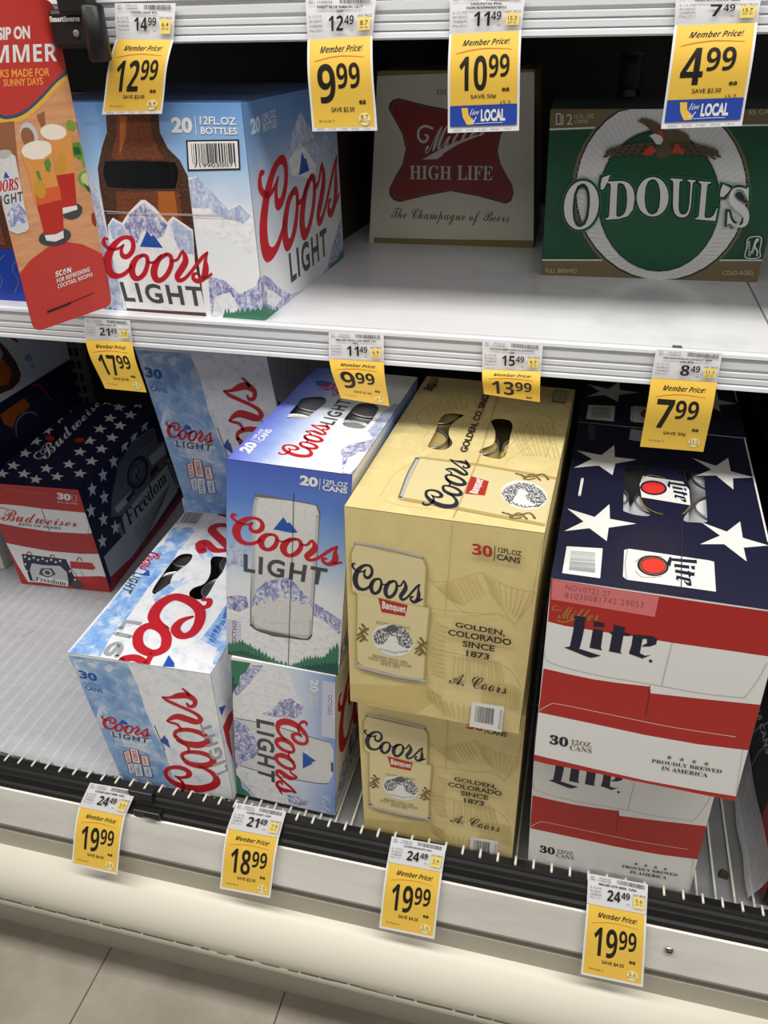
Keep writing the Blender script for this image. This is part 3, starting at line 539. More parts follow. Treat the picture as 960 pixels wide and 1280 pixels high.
  ('s','gold_dark',[(87.1,296.1),(124,271.6),(141.7,284.1),(191.7,226.6)],[1.5,1.5,1.5,1.5],0,1),
  ('s','gold_dark',[(138.6,235.8),(158,203.9),(150,174.1)],[1.37,1.37,1.37],0,1),
  ('s','gold_dark',[(161.4,226.5),(177,194.5),(178.3,154.8)],[1.34,1.34,1.34],0,1),
  ('s','gold_dark',[(133.4,200.6),(145.6,168.9),(155,148.9)],[1.32,1.32,1.32],0,1),
  ('s','gold_dark',[(136.7,207.2),(148.2,172.3),(158.4,149.8)],[1.32,1.32,1.32],0,1),
  ('s','gold_dark',[(140.1,213.8),(152.3,176),(161.7,150.6)],[1.33,1.33,1.33],0,1),
  ('s','gold_dark',[(143.4,220.5),(153.9,179.1),(165,151.4)],[1.33,1.33,1.33],0,1),
  ('s','gold_dark',[(146.9,227.3),(160.1,183.4),(168.4,152.3)],[1.34,1.34,1.34],0,1),
  ('s','gold_dark',[(151.5,232.2),(164.6,185.6),(172.7,152.1)],[1.34,1.34,1.34],0,1),
  ('s','gold_dark',[(157.3,235.2),(169.3,186.1),(177.9,150.8)],[1.34,1.34,1.34],0,1),
  ('s','gold_dark',[(163.1,238.1),(172.6,186.2),(183.1,149.6)],[1.34,1.34,1.34],0,1),
  ('s','gold_dark',[(169,241.1),(179.7,187.3),(188.3,148.4)],[1.34,1.34,1.34],0,1),
  ('s','gold_dark',[(174.8,244),(184.3,187.8),(193.3,147.1)],[1.33,1.33,1.33],0,1),
  ('s','gold_dark',[(22.4,249.9),(30.6,230.6),(36,220.5)],[1.5,1.5,1.5],0,1),
  ('s','gold_dark',[(26.7,257.6),(34.5,237.1),(40.5,226.3)],[1.51,1.51,1.51],0,1),
  ('s','gold_dark',[(30.9,265.3),(39.4,243.9),(45.1,232.1)],[1.52,1.52,1.52],0,1),
  ('s','gold_dark',[(35.3,273.2),(42.5,250.4),(49.7,238)],[1.53,1.53,1.53],0,1),
  ('s','gold_dark',[(39.6,281.1),(49.3,257.8),(54.3,244)],[1.54,1.54,1.54],0,1),
  ('s','gold_dark',[(46.6,285.3),(56,261.5),(60.8,247.2)],[1.54,1.54,1.54],0,1),
  ('s','gold_dark',[(55.9,285.9),(64.2,261.8),(69.2,247.6)],[1.54,1.54,1.54],0,1),
  ('s','gold_dark',[(65.3,286.5),(71.2,261.9),(77.6,248.1)],[1.53,1.53,1.53],0,1),
  ('s','gold_dark',[(74.6,287),(81.3,262.8),(86,248.6)],[1.53,1.53,1.53],0,1),
  ('s','gold_dark',[(83.9,287.6),(89.4,263.1),(94.3,249)],[1.52,1.52,1.52],0,1),
  ('p','gold_deep',[(44.1,118.5),(112.4,117.9),(193.3,107.9),(192,11),(104,20),(48.5,24.6)]),
  ('p','can_gold',[(48.1,114.3),(113.4,112),(193.3,102.2),(191.9,15.8),(102.8,25.9),(49.4,30.2)]),
  ('s','silver',[(45,114.8),(45.3,77.9),(49.2,28)],[5.56,5.56,5.56],0,1),
  ('s','silver_dark',[(43.5,111.3),(43.6,74.5),(47.4,28.6)],[1.59,1.59,1.59],0,1),
  ('l','navy_ink','coors',[(71.2,20.4),(71.9,124.8),(102.5,121.7),(106.8,16.6)],0.002),
  ('p','banner_red',[(107.8,89),(127.8,82.4),(128.9,52.6),(109.1,51.4)]),
  ('t', 'paper', 'Banquet', [(112.9, 55.1), (113.5, 86.9), (124.9, 81.7), (123.9, 53.5)], 'b', 0.02),
  ('p','paper',[(188.8,58.3),(188.7,63.1),(187.9,67.9),(186.5,72.6),(184.4,77.1),(181.7,81.2),(178.5,84.7),(175,87.7),(171.1,89.9),(167,91.2),(162.9,91.8),(158.8,91.4),(155,90.1),(151.6,88),(148.6,85.1),(146.1,81.6),(144.3,77.5),(143.2,73),(142.8,68.2),(143.2,63.4),(144.2,58.5),(145.8,53.9),(148.1,49.6),(150.9,45.8),(154.1,42.5),(157.6,39.8),(161.4,37.9),(165.3,36.7),(169.1,36.3),(172.9,36.7),(176.5,37.9),(179.8,39.9),(182.7,42.5),(185.1,45.8),(186.9,49.6),(188.2,53.8)]),
  ('p','engrave',[(143.7,62.9),(147,76),(158.8,88),(172.4,86.9),(184.5,73.4),(188.8,58.3),(182.7,43.8),(171.2,53.9),(164.1,68.2),(161.2,51.3),(151.9,43.6)]),
  ('p','paper',[(160.5,75.5),(169.2,69.5),(166.8,58),(177.5,45),(165.1,41.8),(156.5,47.5)]),
  ('s','ink_grey',[(153.2,47.9),(154.6,44.2),(156.4,43.6)],[1.45,1.45,1.45],0,1),
  ('s','ink_grey',[(157.3,46.4),(159.8,43),(160.5,42.3)],[1.44,1.44,1.44],0,1),
  ('s','ink_grey',[(161.4,44.8),(162.6,41.3),(164.5,41)],[1.44,1.44,1.44],0,1),
  ('s','ink_grey',[(165.5,43.2),(167.5,40.1),(168.6,39.8)],[1.43,1.43,1.43],0,1),
  ('s','ink_grey',[(169.5,42.6),(170.5,39.9),(172.3,40.4)],[1.43,1.43,1.43],0,1),
  ('s','ink_grey',[(173.3,43),(174.4,41.4),(175.8,43)],[1.43,1.43,1.43],0,1),
  ('s','ink_grey',[(177.1,43.3),(179.1,43.1),(179.3,45.5)],[1.43,1.43,1.43],0,1),
  ('s','ink_grey',[(180.8,43.6),(181.6,44.3),(182.9,48.1)],[1.43,1.43,1.43],0,1),
  ('s','olive_ink',[(152.3,105),(166.5,101.5),(179,110.6),(185.6,100.6)],[2.76,2.76,2.76,2.76],0,1),
  ('s','olive_ink',[(161.8,95.7),(168.4,107.9),(177.8,97.4)],[2.74,2.74,2.74],0,1),
  ('s','olive_ink',[(157.9,104.1),(164.6,95.2),(172.2,99.5)],[2.35,2.35,2.35],0,1),
  ('s','olive_ink',[(150.9,24.9),(164,22.3),(175.5,30.3),(181.6,21.9)],[2.44,2.44,2.44,2.44],0,1),
  ('s','olive_ink',[(159.6,17.2),(165.7,27.7),(174.4,19.1)],[2.43,2.43,2.43],0,1),
  ('s','olive_ink',[(156.1,24.3),(162.2,16.9),(169.2,20.7)],[2.08,2.08,2.08],0,1),
  ('t', 'ink_brown', 'GOLDEN, CO. SINCE', [(85.6, 140.6), (82.6, 308.1), (92.8, 306.2), (95.1, 139.1)], '', 0.03),
  ('t', 'maroon', '30', [(5.8, 299.2), (7.8, 321.6), (20.4, 319.1), (17.8, 294.1)], 'b', 0),
  ('t', 'ink_brown', '12 FL OZ', [(7.7, 323.4), (6.8, 344.1), (12.5, 341.6), (13.6, 321.2)], 'b', 0),
  ('t', 'ink_brown', 'CANS', [(13.6, 321.2), (12.5, 341.6), (18.1, 339.1), (19.8, 318.9)], 'b', 0),
  ('s','gold_deep',[(100.4,344),(108.9,137.3),(107.3,4.3)],[0.88,0.88,0.88],0,0),
  ('p','ink_grey',[(167.9,337.7),(184,335.4),(184.9,296.4),(168.5,299)]),
  ('p','paper',[(169.2,334.3),(169.4,334.3),(170,301.8),(169.8,301.8)]),
  ('p','paper',[(169.6,334.2),(170.1,334.2),(170.7,301.7),(170.2,301.7)]),
  ('p','paper',[(170.4,334.1),(170.6,334.1),(171.2,301.6),(171,301.6)]),
  ('p','paper',[(170.8,334.1),(171.2,334),(171.7,301.5),(171.4,301.5)]),
  ('p','paper',[(171.6,333.9),(171.8,333.9),(172.4,301.4),(172.2,301.4)]),
  ('p','paper',[(172.3,333.9),(172.7,333.8),(173.3,301.2),(172.8,301.3)]),
  ('p','paper',[(172.9,333.8),(173.3,333.7),(173.9,301.1),(173.5,301.2)]),
  ('p','paper',[(173.6,333.7),(173.9,333.6),(174.5,301),(174.2,301.1)]),
  ('p','paper',[(174.4,333.6),(174.7,333.5),(175.3,300.9),(175,301)]),
  ('p','paper',[(174.9,333.5),(175.4,333.4),(176,300.8),(175.5,300.9)]),
  ('p','paper',[(175.8,333.3),(176.1,333.3),(176.8,300.7),(176.5,300.7)]),
  ('p','paper',[(176.6,333.2),(176.8,333.2),(177.4,300.6),(177.2,300.6)]),
  ('p','paper',[(177.2,333.1),(177.4,333.1),(178.1,300.5),(177.9,300.5)]),
  ('p','paper',[(177.6,333.1),(178,333),(178.6,300.4),(178.3,300.4)]),
  ('p','paper',[(178.4,333),(178.6,333),(179.3,300.3),(179.1,300.3)]),
  ('p','paper',[(178.9,332.9),(179.2,332.9),(179.9,300.2),(179.6,300.2)]),
  ('p','paper',[(179.4,332.8),(179.6,332.8),(180.3,300.1),(180.1,300.1)]),
  ('p','paper',[(179.8,332.8),(180.3,332.7),(181,300),(180.5,300.1)]),
  ('p','paper',[(180.5,332.7),(181,332.6),(181.7,299.9),(181.2,300)]),
  ('p','paper',[(181.4,332.5),(181.6,332.5),(182.3,299.8),(182.1,299.8)]),
  ('p','paper',[(182,332.5),(182.3,332.4),(183,299.7),(182.6,299.7)]),
  ('p','paper',[(182.5,332.4),(183,332.3),(183.7,299.6),(183.2,299.7)]),
 ]),
 'light20_front': ((142.7, 277.8), [
  ('p','snow',[(0.4,96.1),(13.1,101.8),(26.4,99.9),(32.5,89.7),(105.2,106),(119.2,99.3),(134.5,89.9),(142.6,87.4),(142.7,0),(85.4,0),(0.3,0)]),
  ('p','peak',[(0.4,91.7),(11.9,96.4),(25.2,96.8),(28.3,80),(15.7,71.4),(0.4,74)]),
  ('p','peak',[(107.5,105.3),(119.2,99.3),(134.5,89.9),(141.6,85.7),(141.1,63.9),(129.6,72.9),(120,82.4),(108.3,85.6)]),
  ('p','peak_soft',[(0.5,161.6),(15.2,182.7),(24.7,163.2),(22.5,138.5),(8.2,141.3),(0.5,134.4)]),
  ('p','silver_dark',[(34,240.8),(106.5,237.2),(110.4,228.7),(108.6,135.9),(107.5,56.1),(102.7,46.6),(59.8,42.7),(37.9,47.7),(30,55),(30,100.7)]),
  ('p','can_frost',[(34.8,235.9),(73.6,237.3),(104.8,235.8),(108.8,224.6),(108.9,207.5),(107.3,138.7),(106.6,56.3),(100.3,48.3),(37.8,51.1),(31.4,58.7),(31.4,151.4),(32.2,218.8)]),
  ('s','silver_dark',[(34.7,237.6),(55.7,238),(78,238),(105.5,236.4)],[1.62,1.62,1.62,1.62],0,1),
  ('s','can_shade',[(35.9,234.1),(33.5,214),(33.3,151.7),(33.4,57.7)],[3.98,3.98,3.98,3.98],0,1),
  ('s','can_shade',[(107.1,223.1),(107.2,190.9),(105.7,138.4),(105.2,56)],[3.42,3.42,3.42,3.42],0,1),
  ('s','ink_grey',[(31,54.3),(42.8,47.3),(69.4,45.8),(100.3,47.9),(106.6,55.9)],[2.42,2.42,2.42,2.42,2.42],0,1),
  ('s','silver',[(32.9,57.8),(45.1,52.1),(71.7,50.9),(100.1,52.9),(106.5,59.5)],[2.14,2.14,2.14,2.14,2.14],0,1),
  ('p','peak',[(31.6,89.4),(38.3,110.9),(49.2,123.7),(60.4,129.2),(69.6,135.4),(80.1,132.5),(90.8,121.4),(104.7,105.9),(106.7,96.7),(106,85.1),(91.7,93.5),(82.2,100),(70.9,83.3),(58.9,86.5),(47.2,72.3),(31.7,74.8)]),
  ('l','coors_red','coors',[(5.3,212.3),(135.8,196),(137.7,159.5),(5.3,173.6)],0.004),
  ('p','can_frost',[(32.3,69),(31.7,79.2),(36.1,90.4),(38.6,85.1),(44.4,97.9),(48.1,90),(55,105.8),(58.8,95.1),(65.6,105.1),(68.9,117),(72.7,103.8),(78.4,110.6),(82.2,100),(88.9,107.1),(93.8,99.6),(100.6,103.9),(106.5,96.6),(106.2,79.4),(83.1,68.4),(54.6,63.5)]),
  ('p','logo_blue',[(56.7,197.8),(68.1,215.5),(73.4,207.9),(75.1,210.5),(85.4,198.5),(78.9,196.6)]),
  ('t', 'grey_ink', 'LIGHT', [(21.3, 158.6), (122.2, 156.2), (119.2, 131.6), (21.5, 133.2)], 'sp', 0.03),
  ('t', 'paper', '20', [(85.6, 270.7), (106.2, 269.6), (106.0, 258.1), (85.4, 258.4)], '', 0.045),
  ('s','paper',[(108.3,269.2),(108.1,256.1)],[0.67,0.67],0,1),
  ('t', 'paper', '12FL.OZ', [(112.2, 269.1), (139.2, 268.3), (139.1, 262.3), (112.3, 263.1)], '', 0.02),
  ('t', 'paper', 'CANS', [(111.4, 262.3), (139.2, 261.7), (138.7, 255.2), (111.3, 255.6)], '', 0.03),
  ('p','pale_label',[(0.9,57.6),(17.7,56.8),(18,3.2),(0.8,1.2)]),
  ('p','fir_green',[(1.4,15.8),(3.5,20.8),(5.7,17.5),(7.9,24.3),(10.1,19.3),(12.2,25),(14.4,21),(16.5,28.1),(18.7,22.7),(20.8,29.9),(22.5,22.8),(24.2,25),(25.8,21.1),(27.5,23),(29.2,19.5),(30.7,26.2),(32.5,17.8),(34.1,21.2),(35.8,16.2),(38,19),(40.2,13.7),(42.3,21.1),(44.6,11.3),(46.8,15.5),(49,8.9),(51.1,15.3),(53.5,6.4),(55.6,10.7),(58.3,4.4),(60.8,10.1),(63.5,2.9),(66,5.7),(68.7,1.4),(71.1,7.1),(73.9,0),(76.3,6.9),(79,0),(79.6,0),(49.4,0),(26,2.1),(1.3,0)]),
  ('p','fir_green',[(79.1,0),(80.4,2.3),(82,0),(83.4,3.6),(84.9,0.7),(86.2,8.1),(87.8,3),(89.1,8.6),(90.7,5.3),(92,10.2),(94,7.6),(95.6,15.1),(97.6,10.1),(99.1,21.3),(101.3,12.5),(102.8,22.8),(104.9,15),(106.4,25),(108.5,17.4),(109.9,22.8),(111.6,18.6),(112.9,26.3),(114.8,19.8),(116.1,25.6),(117.9,21),(119.2,26),(121,22.1),(122.3,26.7),(124.5,25.3),(126.3,32.6),(128.4,30.5),(130,42.8),(132.3,35.7),(133.9,47.2),(136.2,40.8),(137.8,52.1),(140.1,45.9),(141.2,23.4),(118.8,0),(98.4,0),(79.7,0)]),
  ('p','fir_dark',[(1.3,1.4),(3.8,6.5),(6.3,3),(8.7,8.6),(11.2,4.6),(13.6,10.4),(16.1,6.2),(18.5,12.6),(20.9,7.8),(23.4,12.2),(25.9,7),(28.4,12.1),(30.9,6.2),(33.4,7.8),(35.9,5.5),(38.4,8.7),(40.9,4.7),(43.3,9.3),(45.9,2.7),(48.3,6.2),(50.8,0.8),(53.2,5.2),(55.8,0),(58.2,0.1),(60.7,0),(63,0),(65.4,0),(67.6,0),(70,0),(72.3,0),(74.7,0),(76.9,0),(79.3,0),(79.6,0),(54.4,0),(27.7,0),(1.3,0)]),
  ('p','fir_dark',[(79.3,0),(80.8,0),(82.6,0),(84,0),(85.9,0),(87.3,0.1),(89.1,0),(90.6,1.4),(92.4,0),(94.4,2.1),(96.5,0.4),(98.4,7.9),(100.7,2.2),(102.6,8.6),(104.8,4.1),(106.6,12.1),(108.9,5.9),(110.5,11.4),(112.5,7.2),(114,15),(116,8.5),(117.6,13.3),(119.5,9.8),(120.9,17.7),(123,11),(125,18.8),(127.6,13),(129.7,18.9),(132.3,14.9),(134.3,21.6),(136.9,16.9),(138.8,24.3),(141.4,18.8),(142.3,0.3),(119.1,0),(98.5,0),(79.8,0)]),
  ('t', 'grey_ink', 'OCT2422', [(7.1, 22.9), (7.8, 57.0), (12.8, 57.5), (12.4, 23.5)], '', 0),
  ('s','ink_brown',[(79.2,247.4),(80,173),(79.4,73.5),(79.7,0)],[0.76,0.76,0.76,0.76],0,0),
 ]),
 'light20_top': ((138.5, 268.0), [
  ('p','peak',[(109.7,48.5),(115.3,64),(127.2,74.2),(135.3,83.6),(135.8,103.6),(138.5,61.9),(138.5,17.1),(138.5,0),(128.6,0),(118.8,28.2)]),
  ('p','peak_soft',[(125.3,116.3),(124.8,148.4),(132.5,178.6),(138.5,180.2),(138.5,105.2),(138.5,43.4),(135.3,83.6),(123.4,100.4)]),
  ('p','snow',[(123.2,33.8),(130.9,49.3),(138.5,51.3),(138.5,16.1),(135.8,0),(126.9,4.4)]),
  ('t', 'paper', '20', [(3.2, 21.3), (4.4, 42.9), (18.6, 40.3), (18.7, 16.0)], '', 0.045),
  ('s','paper',[(5.5,48.1),(19.1,44.2)],[0.94,0.94],0,1),
  ('t', 'paper', '12FL.OZ', [(5.3, 51.5), (5.6, 76.7), (10.2, 74.8), (9.8, 50.6)], '', 0.03),
  ('t', 'paper', 'CANS', [(11.9, 50.2), (11.5, 77.2), (20.3, 76.3), (20.3, 46.5)], '', 0.03),
  ('l','coors_red','coors',[(46.8,23.2),(49.7,102.4),(79.5,105.8),(84.7,19.4)],0.004),
  ('t', 'grey_ink', 'LIGHT', [(64.0, 107.7), (62.8, 176.5), (81.7, 175.2), (81.8, 104.3)], 'sp', 0.03),
  ('p','logo_blue',[(15.9,223.8),(25,227.3),(39.5,223),(34.3,208.9),(22.7,209.2)]),
  ('l','coors_red','coors',[(60.2,185.4),(28.6,189.8),(27.6,220.1),(58,221.1)],0.004),
 ]),
 'light20_turned_front': ((140.7, 257.7), [
  ('p','snow',[(0,186.1),(22.2,234.9),(44.3,254),(79.8,252.5),(84.1,225.8),(97.9,196),(90.6,175.6),(56.8,166.7),(32.4,166.7),(0,170.5)]),
  ('p','peak',[(57.1,182.5),(67.1,200.5),(81.5,207.1),(97.9,196),(96.6,186.5),(88.2,173.4),(71.3,170.5),(54.4,167.7),(39.8,168.6)]),
  ('p','peak',[(0,201.9),(14.7,230.2),(27.5,250.8),(44.3,254),(34.2,234.7),(21.5,213.7),(6,191.5)]),
  ('p','snow',[(0,170.2),(56.8,168.3),(92.7,154),(87.4,106.6),(77,58.6),(34.5,56),(0,51.3)]),
  ('p','can_frost',[(1.7,152.1),(56.5,152.2),(111.8,144.8),(133.1,142.7),(138.3,128),(137.2,80.8),(130.7,62.5),(111.3,58.1),(54.5,55.1),(4.1,60.2)]),
  ('s','silver_dark',[(1.7,151.5),(56.5,151.6),(111.8,144.2),(133.1,142.1)],[1.68,1.68,1.68,1.68],0,1),
  ('s','silver_dark',[(4.1,60.2),(54.5,55.1),(111.3,58.1),(130.7,62.5)],[1.78,1.78,1.78,1.78],0,1),
  ('s','ink_grey',[(136.2,104.2),(136.7,89.2)],[3.4,3.4],0,1),
  ('p','peak',[(0,147.6),(9.5,147.7),(19.2,140.5),(29.9,120.3),(35.6,99.9),(27.6,82.1),(12.1,70.4),(0,51.7),(0,101)]),
  ('p','snow',[(0,51.7),(34.5,56),(56.8,41.5),(71.5,20.8),(103.7,22.4),(96.1,0),(53.2,0),(27.6,0),(2.5,9.2)]),
  ('p','peak',[(71.5,20.8),(88.9,22.9),(103.8,23.5),(101.2,8.6),(86,0),(68.4,0),(76.2,3.9)]),
  ('p','peak_soft',[(0,33.3),(10.8,26.7),(28.1,2.6),(30.1,0),(14.8,0),(0,8.3)]),
  ('p','fir_green',[(0,253.4),(15.5,254),(27.6,254.3),(19.8,237.3),(12.3,229.6),(9.3,213.8),(1.4,199.7),(0,186.5)]),
  ('p','fir_dark',[(0,223.4),(4.9,227.9),(2,215.1),(8.1,213.5),(1.5,202.8),(0,192.8)]),
  ('p','fir_green',[(0,40.7),(5.8,32.5),(7.8,14.7),(17.9,6.8),(20,0),(28.8,0),(0,0)]),
  ('t', 'grey_ink', 'LIGHT', [(57.6, 158.0), (56.3, 40.6), (31.7, 44.3), (32.1, 158.3)], 'sp', 0.03),
  ('l','coors_red','coors',[(104.8,172.5),(95.1,25),(57.6,19.9),(60.5,171.5)],0.004),
  ('p','logo_blue',[(96.4,114.2),(114.4,102.1),(107.9,97.5),(109.6,95.3),(96.1,82)]),
  ('t', 'paper', '20', [(118.8, 247.1), (118.3, 225.7), (107.6, 225.5), (107.7, 246.0)], '', 0.045),
  ('s','paper',[(118.7,224),(107.5,223.7)],[0.79,0.79],0,1),
  ('t', 'paper', '12FL.OZ', [(118.7, 221.7), (117.7, 198.6), (113.5, 198.8), (114.1, 221.7)], '', 0.02),
  ('t', 'paper', 'CANS', [(112.7, 221.4), (112.1, 199.0), (106.4, 199.1), (107.1, 221.8)], '', 0.03),
  ('p','pale_label',[(123.9,247.4),(140.7,248.5),(140.7,150.8),(121.8,150.5)]),
  ('t', 'ink_grey', 'OCT2422', [(136.5, 226.0), (135.9, 192.0), (130.7, 191.3), (131.2, 225.3)], '', 0),
  ('t', 'frost_blue', 'Cold', [(134.3, 37.9), (136.1, -7.2), (120.9, -3.2), (121.9, 37.4)], 'sc', 0.0),
 ]),
 'light30_top': ((198.4, 360.0), [
  ('p','water_blue',[(2.3,0),(4.2,103.2),(0.1,183.8),(2.7,246.3),(14.5,272.6),(35.9,264.8),(43.2,220),(37.8,149.5),(42,91.9),(40.5,37.9),(46,1.6)]),
  ('p','water_blue',[(7.5,265.1),(1.5,307.3),(31.4,313.2),(40,302.3),(40.9,254),(35.1,229.7)]),
  ('p','water_blue',[(52.9,132.5),(66.7,170.7),(80.2,183.9),(79.3,157.9),(67.5,116)]),
  ('p','water_blue',[(159,58),(162.5,98.1),(163.9,135.6),(198.4,53.5),(198.4,18.4),(194.5,16.2),(187.1,47)]),
  ('p','water_blue',[(60.1,257.8),(76.8,267),(100.9,242.8),(84.4,233.9)]),
  ('p','paper',[(0,360),(35.7,360),(37.6,319.6),(3.3,320.5)]),
  ('p','ink_grey',[(1.4,356.5),(2.5,356.5),(7.2,324.3),(6.2,324.4)]),
  ('p','ink_grey',[(3,356.5),(3.8,356.5),(8.3,324.3),(7.6,324.3)]),
  ('p','ink_grey',[(4.5,356.5),(5,356.5),(9.4,324.3),(9,324.3)]),
  ('p','ink_grey',[(5.5,356.5),(5.9,356.5),(10.3,324.3),(9.9,324.3)]),
  ('p','ink_grey',[(7,356.6),(8.2,356.6),(12.3,324.2),(11.3,324.2)]),
  ('p','ink_grey',[(8.9,356.6),(10.1,356.6),(14,324.2),(13,324.2)]),
  ('p','ink_grey',[(10.9,356.6),(11.6,356.6),(15.4,324.1),(14.7,324.2)]),
  ('p','ink_grey',[(12.1,356.7),(12.8,356.7),(16.6,324.1),(15.9,324.1)]),
  ('p','ink_grey',[(13.6,356.7),(14.1,356.7),(17.7,324.1),(17.2,324.1)]),
  ('p','ink_grey',[(15.2,356.7),(15.9,356.7),(19.3,324.1),(18.6,324.1)]),
  ('p','ink_grey',[(17,356.7),(18.1,356.8),(21.4,324),(20.3,324)]),
  ('p','ink_grey',[(19.2,356.8),(19.7,356.8),(22.7,324),(22.3,324)]),
  ('p','ink_grey',[(20.1,356.8),(21.3,356.8),(24.2,323.9),(23.2,324)]),
  ('p','ink_grey',[(22.4,356.8),(23.5,356.8),(26.2,323.9),(25.2,323.9)]),
  ('p','ink_grey',[(24.6,356.9),(25.3,356.9),(27.9,323.9),(27.2,323.9)]),
  ('p','ink_grey',[(26.4,356.9),(27.6,356.9),(29.9,323.8),(28.8,323.8)]),
  ('p','ink_grey',[(28.6,356.9),(29.1,356.9),(31.3,323.8),(30.9,323.8)]),
  ('p','ink_grey',[(29.9,357),(30.6,357),(32.7,323.8),(32,323.8)]),
  ('p','ink_grey',[(31.1,357),(31.8,357),(33.8,323.7),(33.1,323.8)]),
  ('l','coors_red','coors',[(18.2,233.2),(21.1,183.7),(2,190.7),(-4.2,236.2)],0.006),
  ('t', 'grey_ink', 'LIGHT', [(14.6, 178.7), (20.6, 129.9), (2.3, 137.3), (-0.1, 181.1)], 'sp', 0.03),
  ('p','logo_blue',[(18,191.2),(27.4,176.5),(13.1,175.2)]),
  ('s','coors_red',[(128.9,100.4),(117.9,89),(117.8,71.2),(131.4,60),(142.9,67.5),(143.4,89.7),(133.1,115.1),(110.5,132),(86.1,136.8),(73.7,119.7),(74.8,94),(86.4,78.1),(103.5,68.2)],[5.01,10.74,12.89,12.89,13.6,14.32,15.04,15.75,16.47,17.18,16.47,15.04,12.89],0,1),
  ('s','coors_red',[(132.7,120.7),(140.3,127),(136.9,139.8),(127.9,138.9)],[8.91,8.91,8.17,6.68],0,1),
  ('s','coors_red',[(90.1,70.8),(109.7,58.6),(120.5,33.3),(109.2,20.7),(87.5,28.6),(73.9,51.2),(76.2,68)],[13.62,13.62,13.62,13.62,13.62,13.62,13.62],1,1),
  ('s','coors_red',[(109.2,20.7),(110.8,8.9),(111.4,0)],[8.43,7.78,8.43],0,1),
  ('s','coors_red',[(77.3,0),(80,3.7),(92.4,7.9),(110.5,0.9)],[9.69,12.92,12.27,11.63],0,1),
  ('s','coors_red',[(76.3,252.3),(65.4,270.7),(72.5,276.9),(94.2,258.7),(113.1,262.5)],[14.71,15.58,11.25,12.98,8.65],0,1),
  ('s','coors_red',[(86.5,329.3),(69.2,325.8),(67.7,310.9),(92.2,288),(114.1,268.6)],[10.81,12.61,14.41,14.41,12.61],0,1),
  ('s','coors_red',[(72.3,360),(61.3,360)],[14.36,9.57],0,1),
  ('s','grey_soft',[(64,72.6),(43.4,72.9),(44.7,58)],[7.06,7.06,7.06],0,0),
  ('s','grey_soft',[(65.5,44.8),(44.8,46.6)],[6.87,6.87],0,1),
  ('s','grey_soft',[(59.7,24.9),(57.2,7.9),(49.3,10.4),(48.9,22.7),(55.9,29.2),(64.9,21.8),(67.1,5.9)],[5.98,5.98,5.98,5.98,5.98,5.98,5.98],0,1),
  ('p','logo_blue',[(132.1,21.3),(145.4,9.3),(148.8,2.1),(134.3,0)]),
  ('t', 'logo_blue', 'Chill', [(178.5, 87.1), (181.2, 54.1), (170.6, 57.0), (166.5, 92.2)], 'sc', 0.0),
  ('t', 'logo_blue', 'BORN TO', [(172.1, 127.8), (178.6, 89.8), (172.9, 91.3), (165.5, 128.8)], '', 0.03),
 ]),
 'light30_front': ((184.2, 234.0), [
  ('p','water_sky',[(0,230.2),(78.2,231.3),(83.1,196.9),(82.2,148.9),(85.6,115.1),(92.1,78.9),(91.1,23),(101.7,0),(0,0)]),
  ('p','cloud',[(0,117.7),(17.1,150.5),(29.3,141.7),(16.6,112.2),(0,96.7),(0,89.4)]),
  ('p','cloud',[(1.2,223.5),(28.1,228.6),(59.9,224.3),(50.8,211.9),(23.3,213.7),(0,201.9)]),
  ('p','cloud',[(14.3,96.1),(56.2,108.9),(76.9,93.6),(81.4,62.4),(44.8,70.7),(16,72.6)]),
  ('t', 'logo_blue', '30', [(5.3, 206.7), (30.2, 204.4), (26.5, 190.0), (3.1, 191.9)], '', 0.045),
  ('s','logo_blue',[(4.7,185.7),(30.7,185)],[0.67,0.67],0,1),
  ('t', 'logo_blue', '12FL.OZ', [(5.3, 184.0), (29.4, 182.9), (28.6, 179.5), (4.4, 180.5)], '', 0),
  ('t', 'logo_blue', 'CANS', [(4.6, 179.5), (29.1, 178.1), (27.9, 170.9), (3.4, 171.9)], '', 0.02),
  ('s','water_grey',[(6.9,74.6),(50.2,77.9),(89.4,68.2)],[1.12,1.12,1.12],0,1),
  ('l','coors_red','coors',[(10.7,127.2),(80.6,121.8),(75.8,98.9),(4.4,102.7)],0.008),
  ('p','logo_blue',[(34.4,117.1),(42.2,126.5),(43.7,123.3),(46,124.5),(48.8,117.4)]),
  ('t', 'grey_ink', 'LIGHT', [(17.5, 97.9), (73.6, 97.7), (68.6, 86.3), (15.3, 87.6)], 'sp', 0.03),
  ('l','coors_red','coors',[(76.5,-17),(98.5,181.9),(157.2,207.7),(168.7,12.7)],0),
  ('p','logo_blue',[(89.5,96.3),(100.2,109.7),(100.2,103.4),(102.4,102.3),(102.3,84.8)]),
  ('t', 'grey_soft', 'LIGHT', [(164.0, 43.8), (156.1, 141.8), (171.0, 150.8), (187.3, 59.6)], 'sp', 0.03),
  ('s','ink_grey',[(88.5,124.3),(92.7,79.1)],[1.44,1.44],0,1),
  ('s','ink_navy',[(23.5,60.4),(33.6,65),(30.5,43),(20.4,37.9)],[2.31,2.31,2.31,2.31],1,0),
  ('p','paper',[(23.5,60.4),(33.6,65),(30.5,43),(20.4,37.9)]),
  ('s','coors_red',[(23.5,60.4),(33.6,65),(30.5,43),(20.4,37.9)],[1.15,1.15,1.15,1.15],1,0),
  ('t', 'coors_red', 'DAYS', [(22.9, 41.3), (25.4, 59.2), (31.1, 61.8), (28.6, 44.1)], 'b', 0.01),
  ('s','ink_navy',[(36.3,70.4),(48,70.6),(44.9,42.9),(32,42.5)],[2.29,2.29,2.29,2.29],1,0),
  ('p','paper',[(36.3,70.4),(48,70.6),(44.9,42.9),(32,42.5)]),
